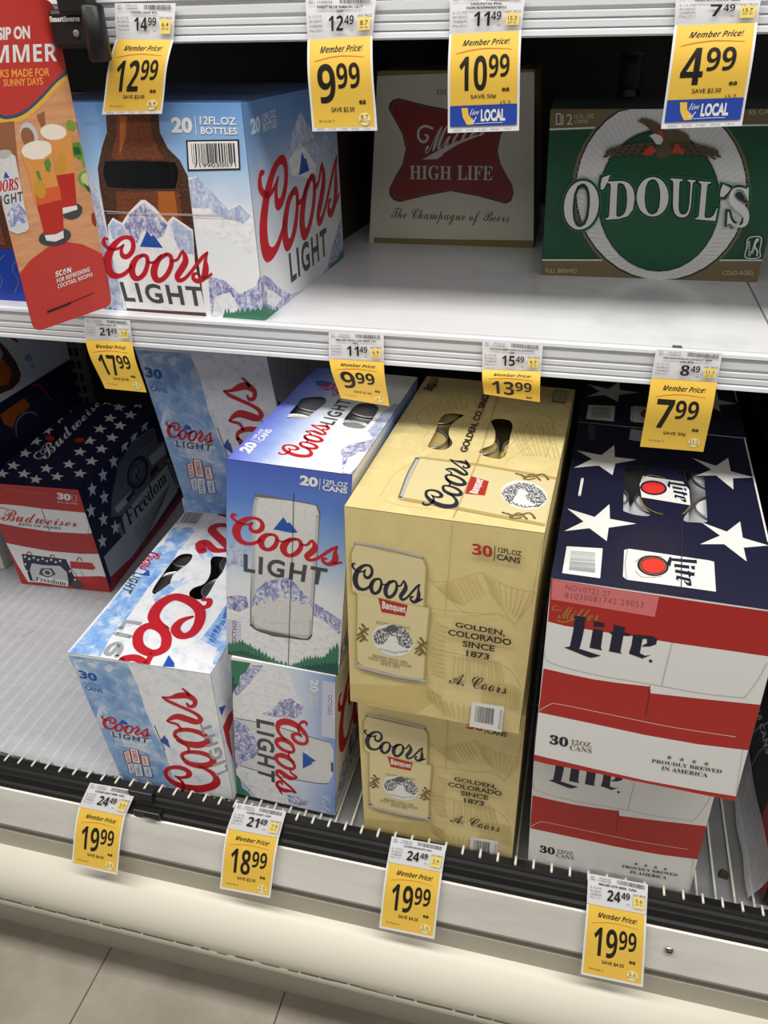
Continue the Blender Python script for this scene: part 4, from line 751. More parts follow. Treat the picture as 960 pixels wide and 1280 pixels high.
  ('s','coors_red',[(36.3,70.4),(48,70.6),(44.9,42.9),(32,42.5)],[1.14,1.14,1.14,1.14],1,0),
  ('t', 'coors_red', 'VIBES', [(35.3, 45.4), (38.5, 67.7), (45.1, 67.8), (42.4, 45.6)], 'b', 0.01),
  ('s','ink_navy',[(50.3,59.7),(60.7,60.3),(59.1,41),(47.4,40.1)],[2.29,2.29,2.29,2.29],1,0),
  ('p','paper',[(50.3,59.7),(60.7,60.3),(59.1,41),(47.4,40.1)]),
  ('s','coors_red',[(50.3,59.7),(60.7,60.3),(59.1,41),(47.4,40.1)],[1.15,1.15,1.15,1.15],1,0),
  ('t', 'coors_red', 'JAMS', [(50.2, 42.3), (52.3, 57.9), (58.2, 58.2), (56.7, 42.7)], 'b', 0.01),
  ('s','logo_blue',[(21.3,35.6),(31.3,40.3),(28.4,20.8),(19.2,17.1)],[2.36,2.36,2.36,2.36],1,0),
  ('p','paper',[(21.3,35.6),(31.3,40.3),(28.4,20.8),(19.2,17.1)]),
  ('t', 'logo_blue', 'CHILL', [(21.7, 19.9), (23.6, 34.9), (28.5, 37.2), (26.4, 21.8)], 'b', 0),
  ('s','logo_blue',[(32.5,39.7),(44.3,39.8),(40.6,15.9),(28.2,14)],[2.36,2.36,2.36,2.36],1,0),
  ('p','paper',[(32.5,39.7),(44.3,39.8),(40.6,15.9),(28.2,14)]),
  ('t', 'logo_blue', 'CHILL', [(31.8, 17.0), (35.0, 37.2), (41.0, 37.4), (37.9, 17.9)], 'b', 0),
  ('s','logo_blue',[(47.5,37.2),(58.9,38),(56.6,18.6),(45.1,16.9)],[2.35,2.35,2.35,2.35],1,0),
  ('p','paper',[(47.5,37.2),(58.9,38),(56.6,18.6),(45.1,16.9)]),
  ('t', 'logo_blue', 'CHILL', [(48.2, 19.4), (50.1, 35.4), (55.8, 35.9), (54.0, 20.2)], 'b', 0),
 ]),
 'light30_side': ((360.0, 233.0), [
  ('p','logo_blue',[(4.8,171.6),(24.4,157),(8.1,152.7)]),
  ('p','coors_red',[(6.4,135.1),(24.5,137.9),(39.3,134),(35.8,118.8),(20,111.3),(18.8,80.7),(17.3,57.8),(8.8,99.5)]),
 ]),
 'miller_front': ((200.3, 241.1), [
  ('p','lite_red',[(0,240.9),(60.8,239.6),(129.8,239.2),(197.7,239.8),(200.3,190.8),(196.2,190.8),(160.3,190.2),(114.2,189),(90.5,189.4),(42.1,188.9),(17.3,188.9),(0.9,190.8)]),
  ('p','lite_red',[(0.9,131.9),(22.3,130.2),(48,128.9),(73.2,129.7),(101.9,132.1),(103.7,123.9),(146.9,127.6),(200.3,133),(200.3,100.5),(200.2,73),(155.9,68.7),(105.8,67.9),(53.8,70),(0.3,71.8)]),
  ('p','lite_red',[(0,9.8),(1.8,9.4),(60,6.1),(113.7,4),(165.4,5.1),(200.3,7),(200.3,0),(168.8,0),(61.9,0),(0,0)]),
  ('s','fold_light',[(0.2,73.6),(10.1,84.8),(20.5,88.1),(78,86.4),(128.7,85.1),(186.9,87.5)],[0.76,0.76,0.76,0.76,0.76,0.76],0,1),
  ('p','label_pink',[(1.3,240.2),(96.2,238.8),(95.4,215.4),(1.8,217.6)]),
  ('t', 'ink_rose', 'NOV0722 27', [(14.0, 237.1), (54.1, 236.3), (54.3, 230.3), (13.8, 230.9)], 'mono', 0.0),
  ('t', 'ink_rose', '81030081742 29053', [(14.0, 227.9), (84.1, 230.2), (84.5, 223.6), (14.1, 221.2)], 'mono', 0.0),
  ('t', 'lite_gold', 'Miller', [(10.5, 211.8), (48.1, 214.4), (46.4, 200.8), (9.3, 195.7)], 'sc', 0.0),
  ('s','lite_gold',[(12.1,207.4),(7.9,205.7),(4,206.6),(5,210.4),(9.3,210.7)],[1.25,1.25,1.25,1.25,1.25],0,1),
  ('s','lite_gold',[(9.4,193.8),(15.7,193.4),(25.2,198.9)],[1.68,1.68,1.68],0,1),
  ('l','lite_navy','lite',[(15,202.4),(100.3,201.5),(105.1,165.7),(18.3,163.1)],0),
  ('p','lite_navy',[(100.1,163.6),(100,164),(99.9,164.3),(99.7,164.6),(99.5,164.9),(99.3,165.1),(99.1,165.3),(98.8,165.4),(98.5,165.5),(98.2,165.5),(98,165.5),(97.7,165.4),(97.5,165.3),(97.3,165.1),(97.1,164.8),(97,164.5),(96.9,164.2),(96.9,163.9),(96.9,163.6),(97,163.3),(97.1,162.9),(97.3,162.6),(97.5,162.4),(97.7,162.1),(97.9,161.9),(98.2,161.8),(98.5,161.7),(98.7,161.7),(99,161.7),(99.3,161.8),(99.5,162),(99.7,162.2),(99.8,162.4),(100,162.7),(100,163),(100.1,163.3)]),
  ('s','fold_grey',[(114.3,188.7),(113.1,162.6),(112.1,134.9)],[0.83,0.83,0.83],0,1),
  ('s','fold_grey',[(1,154.3),(5.9,141.7),(47.4,135.7),(112,135.6),(145.8,134.9),(185.3,138.2)],[0.72,0.72,0.72,0.72,0.72,0.72],0,1),
  ('s','fold_grey',[(185.3,138.2),(192.6,161.4),(196.9,184.7)],[0.67,0.67,0.67],0,1),
  ('s','ink_brown',[(101.8,133.1),(102.7,108.9),(102.5,94.5)],[0.73,0.73,0.73],0,1),
  ('t', 'lite_navy', '30', [(14.0, 43.9), (32.7, 44.0), (33.3, 30.4), (14.2, 30.2)], 'sb', 0.02),
  ('t', 'olive_ink', '12OZ.', [(35.5, 42.8), (56.9, 43.7), (57.0, 36.7), (35.6, 35.4)], 'sb', 0),
  ('t', 'olive_ink', 'CANS', [(35.2, 34.1), (57.2, 35.2), (57.3, 28.1), (35.2, 27.4)], 'sb', 0),
  ('p','olive_ink',[(131.4,47.1),(131.1,44.7),(129.2,44),(130.9,43),(130.6,40.6),(132.1,42.3),(133.8,41.5),(133,43.6),(134.3,45.5),(132.4,45.1)]),
  ('p','olive_ink',[(143.3,47.4),(142.9,45),(141.1,44.4),(142.7,43.4),(142.6,41),(143.9,42.7),(145.7,41.9),(144.9,44),(146.1,45.9),(144.2,45.4)]),
  ('p','olive_ink',[(154.8,47.7),(154.5,45.3),(152.6,44.7),(154.3,43.7),(154.1,41.3),(155.5,43),(157.2,42.2),(156.4,44.3),(157.6,46.1),(155.8,45.7)]),
  ('p','olive_ink',[(166.2,48),(165.9,45.6),(164.1,45),(165.8,43.9),(165.6,41.6),(167,43.3),(168.7,42.5),(167.9,44.6),(169.1,46.4),(167.2,46)]),
  ('t', 'lite_navy', 'PROUDLY BREWED', [(116.1, 37.2), (181.8, 40.7), (182.4, 35.5), (116.2, 32.2)], 'sb', 0.0),
  ('t', 'lite_navy', 'IN AMERICA', [(126.6, 29.8), (170.2, 31.9), (170.6, 26.1), (126.8, 24.0)], 'sb', 0.0),
  ('s','fold_grey',[(195.5,72.4),(199.6,12.6)],[0.6,0.6],0,1),
 ]),
 'miller_top': ((198.4, 347.0), [
  ('p','paper',[(46.1,291.2),(47.8,259.4),(72.5,258.6),(49,242.6),(47,213.8),(30.9,233.4),(4.1,221.4),(22.5,248.3),(3.9,266.3),(32.6,260.6)]),
  ('p','paper',[(174.5,288.5),(174.8,255.1),(198.4,245.8),(175.7,238.1),(174.1,211.9),(158.3,240.7),(136.8,234.8),(154.3,254),(133.9,279.2),(159.8,264.6)]),
  ('p','paper',[(46.1,147.8),(47.8,118),(73.7,115),(47.2,100.5),(46.4,75.2),(28.6,94.8),(4.5,83.1),(22.1,106.2),(3.9,128.3),(32.6,117.9)]),
  ('p','paper',[(175,144.8),(174.7,113.6),(197.3,105.3),(173.8,95.5),(174.4,71.6),(156.3,97.3),(133.9,91.6),(153.6,112.3),(137.3,133.7),(160.5,121.5)]),
  ('p','paper',[(9.3,56.1),(43.2,60.9),(43.2,10.4),(9,10.2)]),
  ('p','grey_soft',[(36.6,52.1),(36.7,50.8),(14.1,47.8),(14.1,49)]),
  ('p','grey_soft',[(36.7,50),(36.8,48.8),(14.1,45.8),(14.1,47)]),
  ('p','grey_soft',[(36.8,48),(36.9,46.7),(14.2,43.9),(14.2,45)]),
  ('p','grey_soft',[(36.9,45.6),(37,44.3),(14.2,41.6),(14.2,42.8)]),
  ('p','grey_soft',[(37,43.2),(37.1,42.7),(14.2,40),(14.2,40.5)]),
  ('p','grey_soft',[(37.1,41.9),(37.1,41.4),(14.2,38.8),(14.2,39.2)]),
  ('p','grey_soft',[(37.2,40.3),(37.2,39.8),(14.3,37.2),(14.2,37.7)]),
  ('p','grey_soft',[(37.2,39.3),(37.3,38.8),(14.3,36.3),(14.3,36.8)]),
  ('p','grey_soft',[(37.3,38),(37.3,37.2),(14.3,34.8),(14.3,35.5)]),
  ('p','grey_soft',[(37.4,36.7),(37.4,35.9),(14.3,33.5),(14.3,34.3)]),
  ('p','grey_soft',[(37.5,34.8),(37.5,34.3),(14.3,32),(14.3,32.5)]),
  ('p','grey_soft',[(37.5,33.2),(37.6,32.7),(14.3,30.5),(14.3,30.9)]),
  ('p','grey_soft',[(37.6,32.3),(37.7,31.1),(14.4,28.9),(14.3,30)]),
  ('p','grey_soft',[(37.7,30.6),(37.7,29.8),(14.4,27.7),(14.4,28.4)]),
  ('p','grey_soft',[(37.8,29),(37.8,28.5),(14.4,26.4),(14.4,26.9)]),
  ('p','grey_soft',[(37.8,27.7),(37.8,27.3),(14.4,25.2),(14.4,25.7)]),
  ('p','grey_soft',[(37.9,26.8),(37.9,26.3),(14.4,24.3),(14.4,24.8)]),
  ('p','grey_soft',[(37.9,25.2),(38,24.1),(14.4,22.1),(14.4,23.3)]),
  ('p','grey_soft',[(38,23.3),(38.1,22.8),(14.5,21),(14.4,21.4)]),
  ('p','grey_soft',[(38.1,22.3),(38.1,21.9),(14.5,20.1),(14.5,20.5)]),
  ('p','grey_soft',[(38.1,21.4),(38.2,20.9),(14.5,19.2),(14.5,19.6)]),
  ('p','grey_soft',[(38.2,20.5),(38.2,20),(14.5,18.3),(14.5,18.7)]),
  ('p','grey_soft',[(38.2,19.6),(38.3,18.8),(14.5,17.1),(14.5,17.8)]),
  ('p','grey_soft',[(38.3,18),(38.3,17.5),(14.5,15.9),(14.5,16.3)]),
  ('p','paper',[(63.2,62.6),(68.1,65.8),(140.9,63.9),(144.8,62.7),(143.3,14.5),(117.6,14.4),(66.7,13.4),(63.1,17.6)]),
  ('s','grey_soft',[(66.1,64.8),(64.7,37.7),(66.7,13.4)],[0.98,0.98,0.98],0,1),
  ('s','lite_gold',[(73.8,44.6),(82.9,56.9),(97.6,59.7)],[1,1,1],0,1),
  ('s','lite_gold',[(74,29.1),(80.7,20.9),(97.1,26.4)],[0.95,0.95,0.95],0,1),
  ('p','lite_navy',[(103.7,41.9),(103.8,44.9),(103.5,47.9),(102.7,50.6),(101.6,53.1),(100,55.3),(98.2,57.1),(96,58.4),(93.7,59.2),(91.2,59.5),(88.7,59.2),(86.2,58.4),(83.8,57.1),(81.7,55.3),(79.7,53.1),(78.1,50.6),(76.8,47.8),(76,44.9),(75.5,41.8),(75.5,38.8),(76,35.9),(76.8,33.3),(78,30.8),(79.6,28.8),(81.5,27.1),(83.6,25.9),(85.8,25.2),(88.2,24.9),(90.7,25.2),(93,26),(95.3,27.2),(97.5,28.9),(99.4,31),(101,33.4),(102.3,36.1),(103.2,39)]),
  ('p','lite_gold',[(101.6,41.8),(101.7,44.4),(101.4,46.8),(100.7,49.1),(99.7,51.3),(98.4,53.1),(96.8,54.6),(95,55.7),(93.1,56.4),(91,56.7),(88.9,56.5),(86.7,55.8),(84.7,54.7),(82.9,53.2),(81.2,51.4),(79.9,49.3),(78.8,47),(78.1,44.5),(77.7,41.9),(77.7,39.4),(78.1,37),(78.8,34.7),(79.8,32.6),(81.1,30.9),(82.7,29.5),(84.5,28.4),(86.4,27.8),(88.5,27.6),(90.5,27.8),(92.6,28.4),(94.5,29.5),(96.3,30.9),(97.9,32.6),(99.3,34.6),(100.4,36.9),(101.2,39.3)]),
  ('p','lite_navy',[(100.9,41.6),(101,44),(100.7,46.3),(100.1,48.5),(99.2,50.5),(98,52.3),(96.5,53.7),(94.8,54.8),(92.9,55.5),(91,55.8),(89,55.6),(87,55),(85.1,54),(83.4,52.7),(81.8,51),(80.5,49),(79.5,46.8),(78.8,44.5),(78.4,42.1),(78.4,39.8),(78.7,37.5),(79.4,35.3),(80.4,33.3),(81.6,31.7),(83.1,30.3),(84.7,29.3),(86.6,28.7),(88.5,28.4),(90.4,28.6),(92.3,29.2),(94.2,30.1),(95.9,31.4),(97.4,33),(98.7,34.9),(99.7,37),(100.5,39.3)]),
  ('p','can_red',[(100.4,42),(100.5,44.1),(100.3,46.2),(99.7,48.2),(98.9,49.9),(97.7,51.5),(96.3,52.7),(94.8,53.7),(93,54.2),(91.2,54.4),(89.3,54.3),(87.5,53.7),(85.7,52.8),(84.1,51.5),(82.6,49.9),(81.4,48.2),(80.4,46.2),(79.7,44.1),(79.4,41.9),(79.4,39.8),(79.6,37.7),(80.2,35.8),(81.1,34.1),(82.3,32.6),(83.7,31.4),(85.2,30.5),(86.9,30),(88.7,29.8),(90.5,30),(92.3,30.5),(94.1,31.4),(95.7,32.6),(97.1,34.1),(98.3,35.9),(99.3,37.8),(100,39.8)]),
  ('l','lite_navy','lite',[(129.1,67.8),(126.8,15.9),(110.4,18.4),(105.3,61.7)],0),
  ('p','paper',[(79.6,218.7),(122,215.4),(128,198.6),(127.8,164.9),(78.5,169.7),(76.3,197.9)]),
  ('s','lite_gold',[(78.2,212),(88.2,222.7),(103.8,218.4)],[1.27,1.27,1.27],0,1),
  ('p','lite_navy',[(104.8,193.4),(104.8,196.3),(104.5,199.1),(103.7,201.8),(102.6,204.2),(101.1,206.4),(99.2,208.1),(97.1,209.4),(94.8,210.2),(92.4,210.5),(89.9,210.3),(87.4,209.5),(85.1,208.3),(82.9,206.6),(81,204.6),(79.4,202.1),(78.2,199.5),(77.3,196.6),(76.9,193.7),(76.9,190.8),(77.3,188),(78.1,185.4),(79.3,183),(80.9,181),(82.7,179.4),(84.8,178.1),(87.1,177.4),(89.4,177.1),(91.8,177.4),(94.2,178.1),(96.5,179.3),(98.6,180.9),(100.5,182.9),(102.1,185.2),(103.4,187.8),(104.3,190.5)]),
  ('p','can_red',[(102.5,193.5),(102.6,195.7),(102.4,197.9),(101.8,200),(100.8,201.9),(99.6,203.6),(98.1,204.9),(96.3,205.9),(94.4,206.5),(92.4,206.8),(90.3,206.6),(88.2,206),(86.2,205.1),(84.4,203.7),(82.8,202.1),(81.4,200.2),(80.3,198.2),(79.6,195.9),(79.1,193.7),(79.1,191.4),(79.4,189.2),(80.1,187.1),(81,185.3),(82.3,183.7),(83.8,182.4),(85.6,181.5),(87.5,180.9),(89.4,180.7),(91.5,180.8),(93.5,181.4),(95.4,182.3),(97.2,183.6),(98.8,185.2),(100.2,187),(101.3,189),(102.1,191.2)]),
  ('l','lite_navy','lite',[(124.8,216.1),(127.9,168.3),(113,171.4),(107.4,214.2)],0),
  ('s','olive_ink',[(77.1,168.2),(81.3,152.1),(90.6,142.3),(99.1,139)],[1.93,1.93,1.93,1.93],0,1),
  ('s','olive_ink',[(127.7,163.8),(123.9,152.8),(119.6,144.2)],[1.91,1.91,1.91],0,1),
  ('t', 'olive_ink', '30', [(21.2, 340.6), (21.2, 316.9), (13.4, 318.1), (13.3, 341.9)], 'sb', 0),
  ('t', 'olive_ink', 'CANS', [(24.5, 316.1), (23.6, 296.8), (14.6, 298.4), (14.9, 315.3)], 'sb', 0),
  ('p','grey_soft',[(64.4,339.9),(82,337.9),(80.3,305.5),(62.8,308.7)]),
  ('s','paper',[(15,196.3),(14.3,157.2)],[2.9,2.9],0,1),
  ('s','lite_dim',[(123.1,284.9),(125.1,222.4)],[1.1,1.1],0,1),
  ('s','lite_dim',[(118.1,128.8),(113.4,0)],[0.84,0.84],0,1),
  ('s','paper',[(198.4,347),(198.4,242),(198.4,110.2)],[3.74,3.74,3.74],0,0),
 ]),
 'miller_side': ((347.0, 241.0), [
  ('s','lite_red',[(347,224.4),(347,166.4),(347,127.4),(347,111.9)],[21.16,21.16,21.16,21.16],0,1),
  ('s','lite_red',[(347,136.5),(347,165.1),(332.9,69.4),(347,122.1)],[12.37,12.37,12.37,12.37],0,1),
  ('s','lite_navy',[(319.1,71.6),(346.3,67.2)],[9.33,9.33],0,1),
 ]),
 'bud_front': ((186.6, 225.0), [
  ('p','paper',[(0,181.6),(58.6,181.2),(109.4,178.3),(185.7,177.3),(186.6,170.5),(186.6,134.2),(178.1,131.7),(101.4,128.9),(42.2,133.5),(0,138.7)]),
  ('p','paper',[(0,94.5),(3.7,93.8),(35.4,89.6),(87.1,84.3),(148.2,84.5),(186.6,87.7),(186.6,56.8),(186.6,35.6),(174.7,36),(132.1,30.5),(92.1,8.2),(15.4,5.6),(7.3,44),(3.4,69.1)]),
  ('p','bud_navy',[(24.5,72.1),(115,68.9),(117,55.4),(119.6,30.1),(133.7,8),(123.6,2.2),(98.6,8.9),(20.8,9),(21.7,24.4),(20.4,45.4)]),
  ('p','paper',[(30.7,69.6),(28.9,66.9),(26.1,66.6),(27.7,65.1),(26.1,62.4),(28.8,64.1),(30.6,62.9),(30.8,65.4),(33.5,67.3),(30.8,67.1)]),
  ('p','paper',[(38.4,65.5),(36.6,62.9),(33.9,62.5),(35.4,61),(33.8,58.3),(36.6,60),(38.4,58.8),(38.5,61.3),(41.2,63.2),(38.6,63)]),
  ('p','paper',[(48.8,69),(47,66.4),(44.2,66),(45.8,64.5),(44.2,61.9),(47,63.6),(48.7,62.3),(48.9,64.8),(51.6,66.7),(48.9,66.6)]),
  ('p','paper',[(56.5,64.9),(54.7,62.3),(52,61.9),(53.6,60.4),(52,57.8),(54.7,59.5),(56.5,58.2),(56.6,60.8),(59.3,62.6),(56.6,62.5)]),
  ('p','paper',[(66.8,68.4),(65,65.8),(62.3,65.4),(63.8,64),(62.3,61.3),(65,63),(66.8,61.8),(66.9,64.3),(69.6,66.2),(66.9,66)]),
  ('p','paper',[(74.5,64.3),(72.8,61.7),(70,61.3),(71.6,59.9),(70,57.2),(72.8,58.9),(74.6,57.7),(74.7,60.2),(77.3,62.1),(74.7,61.9)]),
  ('p','paper',[(84.7,67.9),(83,65.3),(80.2,64.9),(81.8,63.4),(80.3,60.8),(83,62.5),(84.8,61.2),(84.9,63.7),(87.5,65.6),(84.9,65.5)]),
  ('p','paper',[(92.5,63.8),(90.7,61.2),(88,60.8),(89.6,59.3),(88.1,56.7),(90.8,58.4),(92.6,57.1),(92.7,59.7),(95.3,61.5),(92.6,61.4)]),
  ('p','paper',[(102.6,67.3),(100.9,64.7),(98.2,64.3),(99.8,62.9),(98.2,60.2),(100.9,61.9),(102.7,60.7),(102.8,63.2),(105.4,65),(102.8,64.9)]),
  ('p','paper',[(26,52),(24.3,49.4),(21.8,49),(23.1,47.5),(21.6,44.8),(24.1,46.5),(25.7,45.2),(25.9,47.8),(28.4,49.7),(26,49.5)]),
  ('p','paper',[(23.3,35.4),(21.6,32.7),(19.1,32.3),(20.4,30.8),(18.8,28.1),(21.4,29.8),(23,28.5),(23.2,31.1),(25.7,33),(23.3,32.9)]),
  ('p','paper',[(115.9,45.1),(114.3,42.5),(111.8,42.1),(113.2,40.6),(111.8,37.9),(114.2,39.6),(115.8,38.3),(115.9,40.9),(118.3,42.8),(116,42.6)]),
  ('p','paper',[(120.3,25.5),(118.6,22.8),(116.2,22.4),(117.6,20.9),(116.1,18.2),(118.6,19.9),(120.1,18.6),(120.3,21.2),(122.7,23.1),(120.3,23)]),
  ('p','steel_print',[(39.3,52),(63.6,49.8),(97.4,52),(107.6,38.2),(102.9,9.4),(62.9,8.9),(27.7,10.7),(29.3,34.6)]),
  ('p','grey_ink',[(54.8,41.9),(78.5,44.4),(82.5,30.8),(62.4,20.2),(45.7,26.9)]),
  ('p','steel_print',[(75.3,31.9),(75.8,33.4),(75.9,34.8),(75.8,36.2),(75.3,37.5),(74.5,38.6),(73.5,39.6),(72.2,40.3),(70.7,40.8),(69.1,41.1),(67.4,41.1),(65.6,40.9),(63.8,40.4),(62,39.7),(60.4,38.8),(58.9,37.7),(57.7,36.4),(56.6,35.1),(55.8,33.6),(55.4,32.2),(55.2,30.7),(55.4,29.3),(55.8,28.1),(56.6,26.9),(57.7,26),(58.9,25.2),(60.4,24.7),(62.1,24.4),(63.8,24.4),(65.6,24.6),(67.4,25.1),(69.2,25.8),(70.8,26.8),(72.3,27.9),(73.6,29.1),(74.6,30.5)]),
  ('p','grey_ink',[(71.2,32),(71.4,32.8),(71.5,33.7),(71.4,34.5),(71.2,35.3),(70.7,36),(70.1,36.6),(69.4,37.1),(68.5,37.5),(67.6,37.7),(66.6,37.7),(65.6,37.7),(64.5,37.4),(63.5,37.1),(62.6,36.6),(61.8,35.9),(61,35.2),(60.5,34.4),(60,33.6),(59.8,32.7),(59.7,31.9),(59.8,31),(60,30.3),(60.5,29.5),(61.1,28.9),(61.8,28.4),(62.7,28.1),(63.6,27.9),(64.6,27.8),(65.6,27.9),(66.7,28.1),(67.7,28.5),(68.6,29),(69.4,29.6),(70.2,30.3),(70.8,31.1)]),
  ('p','paper',[(37.3,23.2),(101.3,17.8),(99.8,3.4),(33,7.5)]),
  ('t', 'ink_black', 'Freedom', [(37.5, 21.3), (98.5, 15.6), (95.2, 4.8), (33.1, 10.4)], 'sb', 0.0),
  ('p','bud_red_can',[(122,65.1),(167,66),(171.7,54.2),(164.3,49.7),(119,48.7)]),
  ('p','bud_red_can',[(119.6,30.1),(169.9,33.6),(174.3,17.2),(143.7,13.9),(124.5,18.9)]),
  ('s','grey_ink',[(119,48.7),(126,30.8),(125.1,7.1)],[1.34,1.34,1.34],0,1),
  ('s','grey_ink',[(136.9,46.8),(140.9,32.4),(143,11.4)],[0.89,0.89,0.89],0,1),
  ('p','grey_ink',[(111.2,16),(133.5,21.3),(133,5.6),(119.3,1.7),(107.9,5.2)]),
  ('s','bud_red_can',[(35.5,71.4),(39.9,77.3),(45.1,77.9),(45.4,71.5)],[2.21,2.21,2.21,2.21],0,1),
  ('s','bud_red_can',[(82.7,69.3),(87.1,75.2),(92.2,75.7),(92.6,69.4)],[2.2,2.2,2.2,2.2],0,1),
  ('s','bud_red_can',[(137.7,68.5),(141.9,74.4),(146.9,74.9),(147.5,68.6)],[2.18,2.18,2.18,2.18],0,1),
  ('t', 'bud_red_can', 'Budweiser', [(21.2, 172.0), (167.3, 161.7), (160.2, 144.8), (10.4, 145.1)], 'sc', 0.0),
  ('s','bud_red_can',[(14.4,147.2),(8.4,151),(6.4,161.2),(15.6,173.2),(32.7,170.4)],[1.7,1.7,1.7,1.7,1.7],0,1),
  ('t', 'grey_ink', 'KING OF BEERS.', [(43.5, 143.3), (129.5, 141.5), (127.1, 136.5), (41.2, 137.8)], 'sb', 0),
  ('t', 'paper', '30', [(142.4, 216.6), (170.1, 214.7), (164.2, 200.6), (139.8, 202.3)], 'b', 0.03),
  ('s','paper',[(171.2,213.2),(179.5,212.6),(175.8,200.3),(168.2,200.9)],[0.81,0.81,0.81,0.81],1,0),
  ('t', 'paper', '12 FL OZ CANS', [(139.3, 198.1), (178.0, 197.2), (176.9, 193.8), (138.2, 194.7)], '', 0),
  ('t', 'bud_pale', 'PATRIOTIC EDITION', [(43.4, 217.6), (120.9, 214.0), (118.7, 209.7), (41.9, 213.4)], '', 0),
  ('s','ink_brown',[(100.8,178.8),(101.1,128)],[1.05,1.05],0,0),
  ('s','bud_pale',[(90,124.7),(87.1,84.3)],[0.69,0.69],0,1),
  ('s','grey_soft',[(186.6,170.5),(186.6,151.9),(177.9,130.8)],[1.25,1.25,1.25],0,0),
 ]),
 'bud_top': ((186.5, 365.0), [
  ('p','paper',[(0,365),(0,365),(0,365),(0,365),(0,365),(0,365),(0,365),(0,365),(0,365),(0,365)]),
  ('p','paper',[(0,365),(0,365),(0,365),(0,365),(0,359.1),(0,365),(1.1,357.6),(0,365),(0,365),(0,365)]),
  ('p','paper',[(0,365),(0,355.7),(0,355.9),(0,344.4),(0,328.3),(0,336.9),(0,326.9),(0,343.4),(0,353.4),(0,355.1)]),
  ('p','paper',[(0,348.8),(0,333.2),(0,333.3),(0,322.2),(0,306.4),(0,314.8),(6,305.1),(0,321.2),(0.6,331),(0,332.6)]),
  ('p','paper',[(0,318.3),(0,303.1),(0,303.2),(0,292.4),(0,277.1),(0,285.3),(0,275.8),(0,291.5),(0,301),(0,302.5)]),
  ('p','paper',[(0,293.8),(0,279),(0,279),(0,268.6),(0,253.7),(0,261.7),(12.1,252.5),(2.1,267.7),(6.9,277),(0,278.4)]),
  ('p','paper',[(0,262.7),(0,248.3),(0,248.4),(0,238.2),(0,223.7),(0,231.5),(0,222.6),(0,237.4),(0,246.4),(0,247.8)]),
  ('p','paper',[(0,240.7),(0,226.7),(0,226.7),(0,216.9),(0,202.8),(5,210.4),(18.3,201.7),(8.7,216.1),(13.4,224.9),(1.6,226.3)]),
  ('p','paper',[(0,209.9),(0,196.3),(0,196.3),(0,186.7),(0,173),(0,180.4),(0,172.1),(0,186),(0,194.6),(0,195.9)]),
  ('p','paper',[(0,189.3),(0,176),(0,175.9),(0,166.6),(3.5,153.3),(9.1,160.5),(22,152.4),(12.6,166),(17.2,174.4),(5.7,175.6)]),
  ('p','paper',[(0,158.4),(0,145.6),(0,145.5),(0,136.5),(0,123.5),(0,130.6),(0,122.7),(0,135.9),(0,144.1),(0,145.2)]),
  ('p','paper',[(4,135.8),(6.4,123.3),(0,123.2),(8.4,114.5),(11.8,101.9),(17.2,108.8),(29.8,101.1),(20.7,114),(25.2,121.9),(14.1,123)]),
  ('p','paper',[(0,111),(0,98.8),(0,98.7),(0,90.2),(0,77.9),(0,84.7),(0.6,77.2),(0,89.7),(0,97.5),(0,98.5)]),
  ('p','paper',[(10.8,84.3),(13.1,72.5),(2.7,72.4),(15,64.2),(18.2,52.3),(23.5,58.8),(35.7,51.7),(27,63.8),(31.4,71.3),(20.5,72.2)]),
  ('p','paper',[(7.6,51.6),(9.9,40.2),(0,40.1),(11.8,32.2),(15,20.7),(20.2,27.1),(32.1,20.2),(23.5,31.8),(27.8,39.1),(17.2,40)]),
  ('p','paper',[(0,71.1),(0,59.4),(0,59.2),(0,51.2),(0,39.4),(0,45.9),(0.2,38.8),(0,50.7),(0,58.2),(0,59.1)]),
  ('p','paper',[(1.8,35.1),(4,23.9),(0,23.7),(6,16),(9.2,4.8),(14.3,11),(26.2,4.2),(17.6,15.7),(21.9,22.8),(11.3,23.7)]),
  ('p','paper',[(80.3,81.9),(82.1,70.2),(71.9,70.1),(83.6,62),(86.4,50.2),(91.9,56.6),(103.6,49.5),(95.4,61.5),(100,69),(89.4,69.9)]),
  ('p','paper',[(114,104.6),(115.5,92.7),(105.3,92.5),(117,84.2),(119.5,72.2),(125.1,78.8),(136.7,71.5),(128.8,83.7),(133.6,91.3),(122.9,92.3)]),
  ('p','paper',[(116.8,55.3),(118.3,44),(108.3,43.8),(119.7,36),(122.1,24.6),(127.6,30.9),(138.9,24.1),(131.2,35.6),(135.8,42.8),(125.4,43.7)]),
  ('p','paper',[(153.6,72.3),(154.9,60.8),(144.9,60.6),(156.1,52.7),(158.3,41.1),(164,47.5),(175.1,40.5),(167.6,52.3),(172.5,59.6),(162.1,60.5)]),
  ('p','paper',[(151.1,122.3),(152.4,110.1),(142.1,110),(153.7,101.6),(156,89.3),(161.7,96),(173.2,88.6),(165.5,101.1),(170.5,108.8),(159.8,109.8)]),
  ('p','paper',[(109.5,155.7),(111.1,143.1),(100.5,143),(112.6,134.2),(115.2,121.4),(121,128.3),(133,120.6),(124.8,133.6),(129.7,141.6),(118.7,142.7)]),
  ('p','paper',[(145.7,173.9),(147,161.1),(136.5,161),(148.4,152),(150.8,139.1),(156.7,146.1),(168.5,138.2),(160.6,151.4),(165.6,159.5),(154.6,160.7)]),
  ('p','paper',[(103.6,206),(105.3,192.7),(94.5,192.6),(106.9,183.3),(109.7,169.8),(115.6,177.1),(127.9,168.9),(119.4,182.6),(124.4,191),(113.1,192.2)]),
